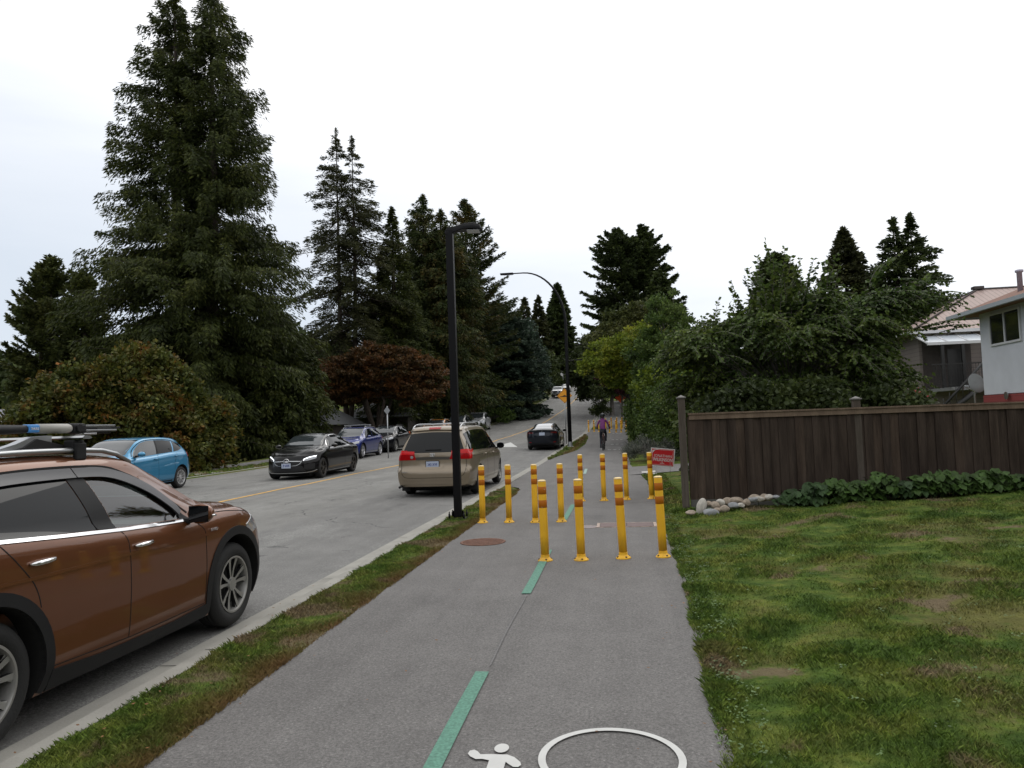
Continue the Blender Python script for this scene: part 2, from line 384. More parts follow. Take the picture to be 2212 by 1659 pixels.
# sidewalk on the left
sw = strip('sidewalk', list(np.arange(-8, 60, 2.)), [(lambda Y: eL(Y)-1.5, lambda X, Y: zr(Y)+.03), (lambda Y: eL(Y)-3.1, lambda X, Y: zr(Y)+.03)], M['path'])
tag(sw, 'grey sidewalk behind the far grass verge across the street', 'sidewalk', kind='structure')
for Y in (27, 30.5):
    mk('pale_panel', [(eL(Y)-.5, Y, .035), (eL(Y)-3.1, Y, .035), (eL(Y)-3.1, Y+1.5, .035), (eL(Y)-.5, Y+1.5, .035)], [(0, 1, 2, 3)], pm('pale_panel', (.5, .49, .46), .9), sw)
# --- painted markings are parts of the road and the path
def ribbon(name, ys, fx, w, dz, mat, parent, zf):
    return strip(name, ys, [(lambda Y: fx(Y)-w/2, lambda X, Y: zf(X, Y)+dz), (lambda Y: fx(Y)+w/2, lambda X, Y: zf(X, Y)+dz)], mat, parent)
zp = lambda X, Y: zr(Y)+.008
ribbon('centre_line', list(np.arange(-8, 60, 1.))+list(np.arange(60, 235, 3)), lambda Y: eC(Y)+.03*math.sin(Y*.9)+.02*math.sin(Y*2.1), .12, .006, M['yellowline'], road, zroad)
tri = mk('hump_marking', [(-8.2, 44.3, zroad(-8.2, 44.3)+.012), (-6.0, 43.2, zroad(-6, 43.2)+.012), (-6.0, 45.4, zroad(-6, 45.4)+.012)], [(0, 1, 2)], M['white'], road)
pt = [gnd(*p, zroad) for p in ((1062, 966), (1118, 966), (1103, 956))]
tri.data.vertices[0].co, tri.data.vertices[1].co, tri.data.vertices[2].co = [Vector((p.x, p.y, float(zroad(p.x, p.y))+.010)) for p in pt]
for a, b in ((2.6, 4.78), (6.95, 9.3), (11.9, 14.3), (17.2, 19.4), (22.5, 24.8)):
    c = lambda Y: -.92+.01*math.sin(Y)
    if a > 16: c = lambda Y: -.92-.02*(Y-16)
    ribbon('green_dash', list(np.linspace(a, b, 5)), c, .088, .005, M['greenline'] if a < 16 else pm('worn_green_paint', (.26, .36, .32), .8), path, zp)
ribbon('seam', list(np.linspace(4.9, 6.9, 6)), lambda Y: -.905+.006*math.sin(Y*3), .010, .004, pm('pale_seam', (.155, .15, .15), .85, var=.3, vs=40), path, zp)
def ringpoly(cx, cy, r0, r1, a0=0, a1=2*PI, n=56):
    v = []; f = []
    for i in range(n+1):
        a = a0+(a1-a0)*i/n
        v += [(cx+r0*math.cos(a), cy+r0*math.sin(a), .013), (cx+r1*math.cos(a), cy+r1*math.sin(a), .013)]
    return v, [(2*i, 2*i+1, 2*i+3, 2*i+2) for i in range(n)]
v, f = ringpoly(-.095, 3.597, .310, .346); mk('ring_marking', v, f, M['white'], path)
# waving child figure: head, torso with arms
def flat(name, poly, z, mat, parent):
    return mk(name, [(x, y, z) for x, y in poly], [tuple(range(len(poly)))], mat, parent)
hc = (-.63, 3.672)
def disc(cx, cy, rx, ry, n=28): return [(cx+rx*math.cos(2*PI*i/n), cy+ry*math.sin(2*PI*i/n)) for i in range(n)]
flat('child_figure_head', disc(hc[0], hc[1], .036, .050), .013, M['white'], path)
body = [(-.655, 3.655), (-.60, 3.625), (-.548, 3.565), (-.535, 3.53), (-.552, 3.50), (-.588, 3.50), (-.628, 3.535), (-.652, 3.56), (-.650, 3.42), (-.66, 3.2), (-.70, 3.2), (-.708, 3.33), (-.722, 3.33), (-.73, 3.2), (-.765, 3.2), (-.772, 3.42), (-.775, 3.575), (-.83, 3.59), (-.875, 3.585), (-.925, 3.62), (-.950, 3.655), (-.945, 3.695), (-.915, 3.71), (-.885, 3.69), (-.855, 3.65), (-.80, 3.655)]
flat('child_figure_body', [(-.63+(x+.715)*.66, 3.67+(y-3.74)*.8) for x, y in body], .013, M['white'], path)
# dashed crossing lines further up the path
for Y in (37.5, 42.5, 47.5, 55.5):
    for i in range(5):
        x = -.55+i*.27+(.12 if Y > 40 else 0)
        if x < .3: mk('white_dash', [(x, Y, float(zp(0, Y))+.006), (x+.16, Y, float(zp(0, Y))+.006), (x+.16, Y+.22, float(zp(0, Y+.2))+.006), (x, Y+.22, float(zp(0, Y+.2))+.006)], [(0, 1, 2, 3)], M['white'], path)
# far hill
hv = [(700+i*70, 2300+(0, 350, 700)[j], 0 if j != 1 else (285+26*math.sin(i*.9)+14*math.sin(i*2.3))*min(1, i/5)) for i in range(24) for j in range(3)]
hf = [(i*3+j, i*3+j+1, i*3+j+4, i*3+j+3) for i in range(23) for j in range(2)]
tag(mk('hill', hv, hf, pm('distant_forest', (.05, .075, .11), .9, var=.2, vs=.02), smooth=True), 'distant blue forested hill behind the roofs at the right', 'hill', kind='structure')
# --- grass blades
def blades(n, xf, yr, hmin, hmax, w, dens=None, seed=1):
    r = np.random.default_rng(seed); u = r.random(n)
    Y = yr[0]+(yr[1]-yr[0])*u**1.35
    a, b = xf(Y); X = a+(b-a)*r.random(n)
    clump = np.sin(X*5.1+1.3*np.sin(Y*2.7))*np.sin(Y*4.3+np.sin(X*3.9))
    keep = r.random(n) < .62+.38*clump
    X, Y = X[keep], Y[keep]; n = len(X); clump = clump[keep]
    Z = zground(X, Y)+np.where((X > .5) & (Y < 14), wedge_noise(X, Y), 0)-.004
    h = (hmin+(hmax-hmin)*r.random(n)**1.5)*(1+.45*clump); az = r.random(n)*2*PI; lean = h*(.3+.9*r.random(n))
    k = 1+np.sqrt(X*X+Y*Y)/6
    wv = w*k*(.6+.8*r.random(n)); laz = r.random(n)*2*PI
    dx, dy = np.cos(az)*wv, np.sin(az)*wv; lx, ly = np.cos(laz)*lean, np.sin(laz)*lean
    P = np.stack([np.stack([X-dx, Y-dy, Z], 1), np.stack([X+dx, Y+dy, Z], 1), np.stack([X+dx*.7+lx*.45, Y+dy*.7+ly*.45, Z+h*.7], 1), np.stack([X+lx, Y+ly, Z+h], 1), ], 1).reshape(-1, 3)
    i = np.arange(n)*4
    return P, np.stack([i, i+1, i+2, i+3], 1)
def multi(name, parts, mat, label):
    Vs = []; Fs = []; o = 0
    for P, Fq in parts: Vs.append(P); Fs.append(Fq+o); o += len(P)
    return tag(mk(name, np.concatenate(Vs), np.concatenate(Fs), mat), label, 'grass', kind='stuff')
xv = lambda Y: (eR(Y)+.50, np.maximum(PL(Y)+.02, eR(Y)+.51))
multi('grass', [blades(210000, xv, (2.2, 17.9), .010, .042, .0011, seed=2), blades(26000, xv, (31, 55), .03, .09, .002, seed=3)], M['blade'], 'green and straw coloured grass of the verge between kerb and path')
multi('grass', [blades(460000, lambda Y: (PR(Y)-.04, PR(Y)+1.0+Y*.52), (2.3, 12.85), .010, .038, .0014, seed=4),
    blades(50000, lambda Y: (PR(Y)-.05, PR(Y)+.12), (2.5, 12.85), .02, .05, .0014, seed=5), blades(22000, lambda Y: (PR(Y)-.02, Y*0+1.2), (12.8, 21.4), .02, .06, .0026, seed=6)], M['blade'], 'short patchy lawn to the right of the path')
multi('grass', [blades(45000, lambda Y: (eL(Y)-1.5, eL(Y)-.5), (18, 60), .03, .10, .002, seed=8)], M['blade'], 'grass verge across the street behind the parked cars')
# leafy weeds at the lawn edge (clover like rosettes)
r = np.random.default_rng(11)
wx = []; 
for k in range(420):
    Y = 2.7+9.8*r.random()**1.2; X = float(PR(Y))+(.0+.25*r.random()**1.5 if k < 260 else .3+4*r.random())
    for j in range(7):
        a = r.random()*2*PI; d = r.random()*.06; s = .005+.006*r.random(); x, y = X+math.cos(a)*d, Y+math.sin(a)*d
        z = float(zground(x, y))+.018+.02*r.random(); t = r.random()*2*PI; c, q = math.cos(t)*s, math.sin(t)*s; tl = s*(r.random()-.5)*1.2
        wx += [(x-c, y-q, z-tl), (x+q, y-c, z), (x+c, y+q, z+tl), (x-q, y+c, z)]
wx = np.array(wx); i = np.arange(len(wx)//4)*4
tag(mk('weeds', wx, np.stack([i, i+1, i+2, i+3], 1), pm('weed_leaf', (.065, .12, .022), .6, var=.4, vs=3)), 'small broad leaved weeds along the lawn edge of the path', 'weeds', kind='stuff')

# fallen leaves on the path, kerb and verge
r = np.random.default_rng(17); q = []
for k in range(300):
    Y = 3+22*r.random()**1.4; z_ = r.random(); X = (-3.0+.75*r.random()**1.3) if z_ < .55 else ((-3.5+.5*r.random()) if z_ < .75 else (float(PR(Y))-.4*r.random()**2 if z_ < .9 else -2.3+2.8*r.random()))
    s_ = .007+.009*r.random(); a = r.random()*2*PI; z = (float(zroad(X, Y))+.03) if X < -3.12 else .022+(.02 if X < -2.4 else 0); c, d = math.cos(a)*s_, math.sin(a)*s_; t_ = s_*.5*(r.random()-.5)
    q += [(X-c, Y-d, z), (X+d*.6, Y-c*.6, z+t_), (X+c, Y+d, z+.003), (X-d*.6, Y+c*.6, z-t_*.3)]
q = np.array(q); i = np.arange(len(q)//4)*4
tag(mk('fallen_leaves', q, np.stack([i, i+1, i+2, i+3], 1), pm('dry_leaf', (.20, .09, .03), .7, var=.5, vs=4)), 'small dry orange leaves scattered along the verge and kerb', 'leaves', kind='stuff')
# ================================================================== STREET FURNITURE, FENCE, CYCLIST
def woodmat(name, a, b2, sc=(1, 1, 1)):
    m, nt, b = _nodes(name); tc = nt.nodes.new('ShaderNodeTexCoord').outputs['Object']
    n1 = noise(nt, tc, 2.2, 5, .6, (3.6, 3.6, .35)); n2 = noise(nt, tc, 20, 5, .7, (5, 5, .25))
    g = nt.nodes.new('ShaderNodeNewGeometry')
    c = mixc(nt, ramp(nt, n1, [(.3, (0, 0, 0)), (.7, (1, 1, 1))]), a, b2)
    c = mixc(nt, 1., c, ramp(nt, n2, [(.3, (.7,)*3), (.7, (1.25,)*3)]), 'MULTIPLY')
    c = mixc(nt, 1., c, ramp(nt, g.outputs['Random Per Island'], [(0, (.85, .85, .86)), (.7, (1.05,)*3), (1, (1.35, 1.3, 1.24))]), 'MULTIPLY')
    nt.links.new(c, b.inputs['Base Color']); b.inputs['Roughness'].default_value = .85; b.inputs['Specular IOR Level'].default_value = .2
    bumpn(nt, b, n2, .4, .01); return m
M['board'] = woodmat('weathered_cedar', (.026, .018, .014), (.076, .056, .044))
M['cap'] = woodmat('pale_cedar', (.11, .080, .060), (.17, .128, .095))
M['post'] = woodmat('grey_post', (.075, .062, .05), (.12, .10, .085))
M['pole'] = pm('black_powder_coat', (.003, .003, .004), .5, spec=.18)
M['steel'] = pm('galvanised', (.42, .43, .44), .45, .8)
def grimy(name, col):
    m, nt, b = _nodes(name); tc = nt.nodes.new('ShaderNodeTexCoord').outputs['Object']; oi = nt.nodes.new('ShaderNodeObjectInfo')
    va = nt.nodes.new('ShaderNodeVectorMath'); va.operation = 'ADD'; nt.links.new(tc, va.inputs[0]); cx = nt.nodes.new('ShaderNodeCombineXYZ')
    nt.links.new(mth(nt, 'MULTIPLY', oi.outputs['Random'], 50.), cx.inputs[0]); nt.links.new(cx.outputs[0], va.inputs[1]); p = va.outputs[0]
    s = nt.nodes.new('ShaderNodeSeparateXYZ'); nt.links.new(tc, s.inputs[0])
    low = mth(nt, 'SUBTRACT', 1, mth(nt, 'MULTIPLY', s.outputs['Z'], 2.2), clamp=True)          # splashed road dirt collects low down
    d = mth(nt, 'MULTIPLY', ramp(nt, noise(nt, p, 9, 6, .7, (1, 1, .25)), [(.46, (0, 0, 0)), (.68, (1, 1, 1))]), mth(nt, 'MULTIPLY_ADD', low, .5, .03))
    c = mixc(nt, ramp(nt, noise(nt, p, 3, 4), [(.3, (0, 0, 0)), (.7, (1, 1, 1))]), tuple(x*.93 for x in col), tuple(min(1, x*1.05) for x in col))
    c = mixc(nt, d, c, (.16, .10, .04)); sc = ramp(nt, noise(nt, p, 14, 3, .6, (1, 1, .35)), [(.70, (0, 0, 0)), (.73, (1, 1, 1))])
    c = mixc(nt, mth(nt, 'MULTIPLY', sc, .6), c, (.10, .07, .04))
    nt.links.new(c, b.inputs['Base Color']); b.inputs['Roughness'].default_value = .5; return m
def tapemat():
    m, nt, b = _nodes('amber_reflective_tape'); tc = nt.nodes.new('ShaderNodeTexCoord').outputs['Object']
    oi = nt.nodes.new('ShaderNodeObjectInfo')
    va = nt.nodes.new('ShaderNodeVectorMath'); va.operation = 'ADD'; nt.links.new(tc, va.inputs[0])
    cx = nt.nodes.new('ShaderNodeCombineXYZ'); nt.links.new(mth(nt, 'MULTIPLY', oi.outputs['Random'], 30.), cx.inputs[2]); nt.links.new(cx.outputs[0], va.inputs[1])
    f = ramp(nt, noise(nt, va.outputs[0], 24, 3, .6), [(.68, (0, 0, 0)), (.71, (1, 1, 1))])
    c = mixc(nt, f, (.42, .125, .005), (.42, .36, .30))
    nt.links.new(c, b.inputs['Base Color']); b.inputs['Roughness'].default_value = .5; b.inputs['Specular IOR Level'].default_value = .25; return m
M['tape'] = tapemat(); M['bolt'] = pm('rusty_bolt', (.09, .05, .03), .7, .3); M['bcap'] = pm('worn_bollard_cap', (.82, .62, .30), .6)
M['bollard'] = grimy('yellow_plastic', (.86, .47, .018))
def make_bollard():
    t = thing('flexible_post', (0, 0, 0), 0, '', 'post', 'yellow delineator posts across the path')
    b = bmesh.new(); lathe(b, [(.048, .075), (.0485, .3), (.0485, .905), (.047, .912)], n=24); fin('post_tube', b, M['bollard'], t, 'all')
    b = bmesh.new(); lathe(b, [(.049, .912), (.049, .922), (.030, .930), (0, .931)], n=24); fin('top_cap', b, M['bcap'], t, True)
    b = bmesh.new(); lathe(b, [(.086, .0), (.086, .010), (.056, .036), (.051, .042), (.051, .07), (.047, .073)], n=28); fin('base_flange', b, M['bollard'], t, True)
    for a in (35, 125, 215, 305):
        a = math.radians(a); b = bmesh.new(); lathe(b, [(.013, .018), (.010, .030), (0, .031)], n=8, o=(.069*math.cos(a), .069*math.sin(a), 0)); fin('anchor_bolt', b, M['bolt'], t)
    for z in (.765, .61):
        b = bmesh.new(); lathe(b, [(.0485, z), (.0497, z+.001), (.0497, z+.087), (.0485, z+.088)], n=24); fin('reflective_band', b, M['tape'], t, 'all')
    return t
bol = make_bollard(); first = True
rowsB = [('front', [(1178, 1212), (1256, 1211), (1347, 1207), (1433, 1204)], (8.62,)),
         ('middle', [(1043, 1130), (1100, 1129), (1157, 1129), (1213, 1128)], (11.9,)),
         ('back', [(1256, 1083), (1305, 1082), (1354, 1080), (1408, 1078)], (15.05,))]
words = ['leftmost', 'second', 'third from left', 'rightmost']
extra = {('front', 0): 'both amber bands torn', ('front', 1): 'lower amber band peeled in a grey streak', ('front', 2): 'intact bands, leaning slightly left', ('front', 3): 'standing right at the lawn edge, intact bands',
         ('middle', 0): 'scuffed, by the verge and lamp post', ('middle', 1): 'second beside the verge, clean', ('middle', 2): 'half hidden behind the leftmost front post', ('middle', 3): 'beside a green dash end',
         ('back', 0): 'mostly hidden behind a front post', ('back', 1): 'peeling lower band, near the cyclist', ('back', 2): 'in front of the driveway edge', ('back', 3): 'beside the red sign'}
for nm, pts, (Yb,) in rowsB:
    for i, p in enumerate(pts):
        g = gnd(p[0], p[1], lambda x, y: .0)
        o = bol if first else copy_tree(bol); first = False
        o.location = (g.x, g.y, .004)
        lean = {('front', 0): .012, ('front', 1): .01, ('front', 2): .03, ('front', 3): .024, ('middle', 3): -.0, ('back', 3): .015}.get((nm, i), 0)
        o.rotation_euler = (random.uniform(-.008, .008), -lean, random.uniform(-.5, .5))
        o['label'] = '%s yellow post of the %s row, %s' % (words[i], nm, extra[(nm, i)])
far1 = [(1272, 933), (1283.5, 933), (1294, 933), (1317, 935), (1331, 934), (1342, 934), (1353, 932)]
far2 = [(1309, 928), (1321, 926), (1333, 926), (1344, 926)]
for k, (r_, nm) in enumerate(((far1, 'nearer'), (far2, 'farther'))):
    for i, p in enumerate(r_):
        g = gnd(p[0], p[1]); o = copy_tree(bol); o.location = (g.x, g.y, float(zr(g.y))+.004); o.rotation_euler = (0, random.uniform(-.01, .01), random.uniform(-1, 1))
        for ch in list(o.children):
            if ch.name.startswith('anchor'): bpy.data.objects.remove(ch)
        o['group'] = 'far yellow posts beyond the cyclist'
        o['label'] = 'small distant yellow post, %s from the left of the %s row beyond the cyclist' % (['first', 'second', 'third', 'fourth', 'fifth', 'sixth', 'last'][i if not (k == 1 and i == 3) else 6], nm)
# ------------------------------------------------------------------ lamps
def lamp_short():
    g = gnd(990, 1121, lambda x, y: 0.)
    t = thing('street_lamp', (g.x, g.y, 0), 0, 'short black square lamp post with flat shoebox head on the grass verge by the van', 'lamp post')
    D = g.y; top = at(972, 497, g.y).z
    b = bmesh.new(); bx(b, (0, 0, (top+.03)/2), (.125, .125, top-.03), bev=.012); fin('pole', b, M['pole'], t)
    b = bmesh.new(); bx(b, (0, 0, .012), (.30, .30, .024), bev=.004)
    for sx in (-1, 1):
        for sy in (-1, 1):
            lathe(b, [(.018, .02), (.018, .10), (.010, .10), (.010, .14)], n=8, o=(sx*.125, sy*.125, 0)); bx(b, (sx*.085, sy*.0, .08), (.03, .02, .12))
    fin('base_plate', b, M['pole'], t)
    h = bmesh.new(); w = .56
    prof = [(-.075, -.02, -.10), (-.02, .045, -.10), (.12, .055, -.05), (.25, .085, -.03), (.42, .09, -.035), (.54, .055, -.045), (.575, .0, -.03)]
    for i, (x, zt, zb) in enumerate(prof):
        hw = [.06, .062, .062, .13, .16, .145, .09][i]
        prof[i] = [h.verts.new(q) for q in ((x, -hw, zb+.01), (x, -hw, (zt+zb)/2), (x, -hw*.75, zt), (x, hw*.75, zt), (x, hw, (zt+zb)/2), (x, hw, zb+.01))]
    for a, c in zip(prof, prof[1:]):
        for j in range(6): h.faces.new((a[j], a[(j+1) % 6], c[(j+1) % 6], c[j]))
    h.faces.new(prof[0]); h.faces.new(prof[-1][::-1])
    o = fin('lamp_head', h, M['pole'], t, True); o.location = (0, 0, top); o.rotation_euler = (0, 0, math.radians(6)); bv = o.modifiers.new('s', 'BEVEL'); bv.width = .008; bv.segments = 2
    b = bmesh.new()
    for i in range(11): bx(b, (.27+i*.018, 0, .092), (.007, .20, .012))
    fin('cooling_fins', b, pm('fin_black', (.002,)*3, .6), o)  # near-black colour of the fin bars
    b = bmesh.new(); bx(b, (.42, 0, -.040), (.22, .24, .012), bev=.003); fin('lens', b, pm('led_lens', (.35, .36, .38), .2), o)
    b = bmesh.new(); lathe(b, [(.028, .06), (.03, .115), (.022, .125), (0, .127)], n=14, o=(.16, 0, 0)); fin('photocell', b, pm('photocell_white', (.6, .6, .6), .5), o)
lamp_short()
def lamp_arch(base, heightpx, tippx, label, name='street_lamp', side=None):
    t = thing(name, base, 0, label, 'lamp post')
    hp = heightpx-base.z; tip = tippx-base
    b = bmesh.new(); n = 14
    pts = [(0, 0, 0.03), (0, 0, hp*.5), (0, 0, hp)]; rad = [.115, .10, .082]
    top = tip.z
    for i in range(1, n+1):
        a = PI/2*i/n; pts.append((tip.x*.80*(1-math.cos(a)), tip.y*.80*(1-math.cos(a)), hp+(top-hp)*math.sin(a))); rad.append(.082-.045*i/n)
    pts.append((tip.x, tip.y, top)); rad.append(.033)
    tube(b, pts, rad, 10); fin('pole', b, M['pole'], t, 'all')
    b = bmesh.new(); lathe(b, [(.20, 0), (.20, .03), (.13, .05), (.12, .30), (.0, .31)], n=12); fin('base', b, M['steel'] if side else M['pole'], t, True)
    b = bmesh.new(); d = Vector((tip.x, tip.y, 0)).normalized(); R_ = d.to_track_quat('X', 'Z').to_matrix()
    bx(b, (0, 0, 0), (.75, .28, .09), bev=.03); 
    for i in range(9): bx(b, (-.3+i*.06, 0, -.05), (.02, .24, .03))
    o = fin('lamp_head', b, M['pole'], t); o.matrix_local = Matrix.Translation(Vector((tip.x, tip.y, top))+d*.35) @ R_.to_4x4()
    if side:
        s = side-base; b = bmesh.new(); tube(b, [(0, 0, s.z-.05), (s.x*.5, s.y*.5, s.z), (s.x*.6, s.y, s.z)], .03, 8); bx(b, (s.x*.72, s.y, s.z+.01), (abs(s.x)*.55, .22, .07), bev=.02)
        fin('path_lamp_head', b, M['pole'], t, True)
    return t
b1 = gnd(1232, 966); b1.z = float(zr(b1.y))
L1 = lamp_arch(b1, at(1222, 690, b1.y), at(1108, 591, b1.y).z and at(1108, 591, b1.y), 'tall black street lamp with long curved arm over the road by the dark parked sedan') if False else None
def at_z(px, py, Y): return at(px, py, Y)
lamp = lamp_arch(b1, at(1221, 700, b1.y).z, at(1108, 591, b1.y), 'tall black street lamp with long curved arm over the road by the dark parked sedan', side=at(1258, 777, b1.y))
b2 = gnd(1359, 924); b2.z = float(zr(b2.y))
lamp_arch(b2, at(1350, 800, b2.y).z, at(1262, 744, b2.y), 'distant black street lamp whose arched arm shows above the yellow green trees')
# ------------------------------------------------------------------ signs
M['signback'] = pm('sign_aluminium', (.30, .31, .32), .5, .6)
def plate(name, poly, th, mat, parent, loc, rot=(0, 0, 0)):
    b = bmesh.new(); prism(b, poly, 0, th, lambda x, y, z: (x, z, y)); o = fin(name, b, mat, parent); o.location = loc; o.rotation_euler = rot; return o
def signpost(px, py, Y, ztop, poly, mat, label, cat='traffic sign', name='traffic_sign', dz=0, yaw=0):
    X = at(px, py, Y).x; zb = float(zground(X, Y)); c = at(px, py, Y)
    t = thing(name, (X, Y, zb), yaw, label, cat)
    b = bmesh.new(); tube(b, [(0, .03, 0), (0, .03, c.z-zb+ztop)], .03, 8); fin('post', b, M['steel'], t)
    p = plate('sign_plate', poly, .004, mat, t, (0, -.012, c.z-zb))
    return t, p, c.z-zb
s = .46
Yw = b1.y+3.5
t, p, z = signpost(1219.5, 855, Yw, .3, [(0, -s), (s, 0), (0, s), (-s, 0)], pm('amber_sign', (.80, .33, .015), .5), 'amber diamond speed hump sign half hidden behind the tall lamp pole')
k = s*.93; kk = s*.89
b = bmesh.new()
for i in range(4):
    a, c = [(0, -k), (k, 0), (0, k), (-k, 0)][i], [(k, 0), (0, k), (-k, 0), (0, -k)][i]
    a2, c2 = (a[0]*kk/k, a[1]*kk/k), (c[0]*kk/k, c[1]*kk/k)
    b.faces.new([b.verts.new((x, 0, y)) for x, y in (a, c, c2, a2)])
hump = [(-.27, -.03), (-.14, -.02), (-.06, .02), (0, .045), (.06, .02), (.14, -.02), (.27, -.03), (.27, -.065), (-.27, -.065)]
b.faces.new([b.verts.new((x, 0, y)) for x, y in hump])
o = fin('hump_symbol', b, pm('sign_black', (.01,)*3, .5), p); o.location = (0, -.006, 0)
Y3 = 39.0
signpost(836, 887, 36.0, .22, [(0, -.21), (.16, 0), (0, .21), (-.16, 0)], M['signback'], 'small grey back of a diamond sign across the street before the red maple')
t, p, z = signpost(1216, 808, 168, .6, disc(0, 0, .55, .55, 16), pm('round_sign_grey', (.5, .5, .5), .6), 'small pale round sign on a post at the top of the hill')
t, p, z = signpost(1340, 859, 92, .0, [(0, -.65), (.65, 0), (0, .65), (-.65, 0)], pm('orange_sign', (.75, .10, .02), .5), 'small orange roadwork sign beside the shady side road')
# election sign
g = gnd(1433, 1020, zground)
def lawn_sign():
    Y = 21.0; c = at(1431, 988, Y); zb = float(zground(c.x, Y)); h = .50; w = .66
    t = thing('lawn_sign', (c.x, Y, zb), 0, 'red and white election sign on wire legs by the end of the fence', 'sign')
    tl = Matrix.Rotation(math.radians(6.5), 4, 'Y') @ Matrix.Rotation(math.radians(4), 4, 'Z')
    red = pm('campaign_red', (.58, .012, .02), .5); wh = pm('campaign_white', (.68, .68, .68), .5)
    b = bmesh.new(); bx(b, (0, 0, 0), (w, .006, h)); p = fin('board', b, wh, t); p.matrix_local = Matrix.Translation((0, 0, c.z-zb)) @ tl
    b = bmesh.new(); bx(b, (0, 0, 0), (w-.05, .003, h-.05)); q = fin('red_panel', b, red, p); q.location = (0, -.0035, 0)
    b = bmesh.new()
    for (cx, cz, sx, sz) in ((0, h/2-.045, w-.10, .006), (0, -h/2+.045, w-.10, .006), (-w/2+.05, 0, .006, h-.09), (w/2-.05, 0, .006, h-.09)): bx(b, (cx, 0, cz), (sx, .002, sz))
    b.faces.new([b.verts.new(v) for v in ((-w/2+.04, -.0012, .10), (-w/2+.04, -.0012, .17), (-.10, -.0012, h/2-.03), (-.19, -.0012, h/2-.03))])
    for i in range(5): bx(b, (-.05+i*.025, 0, -.165+(.018 if i == 2 else 0)), (.014, .002, .02+(.03 if i == 2 else 0)))
    q2 = fin('white_border', b, wh, p); q2.location = (0, -.0065, 0)
    rx = Matrix.Rotation(PI/2, 4, 'X')
    text_mesh('first_line', 'JONATHAN', .105, wh, p, Matrix.Translation((.01, -.007, .035)) @ rx, .001, sx=.88)
    text_mesh('second_line', 'WILKINSON', .125, wh, p, Matrix.Translation((.01, -.007, -.070)) @ rx, .001, True, sx=.78)
    b = bmesh.new()
    for x in (-.2, .2): tube(b, [(x, .004, 0), (x, .004, c.z-zb-.1)], .004, 6)
    fin('wire_legs', b, M['steel'], t)
lawn_sign()
# ------------------------------------------------------------------ covers in the path
def grate():
    t = thing('drain_grate', (-1.88, 10.0, .006), 0, 'round rusty slotted drain grate set in the path near the lamp post', 'drain grate')
    rust = pm('rusty_iron', (.16, .075, .05), .75, .25, var=.3, vs=25, bump=.3); dark = pm('grate_gap', (.012, .009, .008), .9)
    b = bmesh.new(); lathe(b, [(.31, .0), (.31, .006), (.275, .006), (.275, .0)], n=48, closed=True); fin('rim', b, rust, t)
    b = bmesh.new(); b.faces.new([b.verts.new((x, y, .001)) for x, y in disc(0, 0, .28, .28, 40)]); fin('pit', b, dark, t)
    b = bmesh.new()
    for i in range(-8, 9):
        x = i*.031; L_ = math.sqrt(max(.277**2-x*x, .001)); bx(b, (x, 0, .004), (.018, L_*2, .005))
    bx(b, (0, 0, .0045), (.50, .02, .005)); o = fin('bars', b, rust, t); o.rotation_euler = (0, 0, math.radians(-25))
grate()
def coverplate():
    t = thing('cover_plate', (.07, 11.45, .006), 0, 'rusty rectangular steel cover plate in a chipped concrete frame behind the front posts', 'cover plate')
    rust = pm('rusted_plate', (.17, .125, .12), .8, .1, var=.15, vs=12, bump=.3)
    b = bmesh.new()
    for x in (-.2, .2): bx(b, (x, 0, .004), (.385, .40, .006))
    fin('steel_plate', b, rust, t)
    b = bmesh.new(); bx(b, (-.425, 0, .002), (.045, .46, .006)); bx(b, (.425, 0, .002), (.045, .46, .006)); bx(b, (0, .225, .002), (.8, .02, .006)); bx(b, (0, -.225, .002), (.8, .02, .006)); fin('frame', b, pm('chipped_concrete', (.42, .33, .28), .9, var=.5, vs=14), t)
coverplate()
t = thing('valve_cover', (-.52, 11.30, .006), 0, 'small round faded utility cover between the front posts', 'valve cover')
b = bmesh.new(); b.faces.new([b.verts.new((x, y, .002)) for x, y in disc(0, 0, .13, .16)]); fin('lid', b, pm('faded_lid', (.24, .21, .21), .8, var=.2, vs=30), t)
b = bmesh.new(); lathe(b, [(.13, .0), (.135, .004), (.155, .004), (.16, 0)], n=30, closed=True); fin('ring', b, pm('lid_ring', (.32, .26, .24), .8, var=.4, vs=30), t)
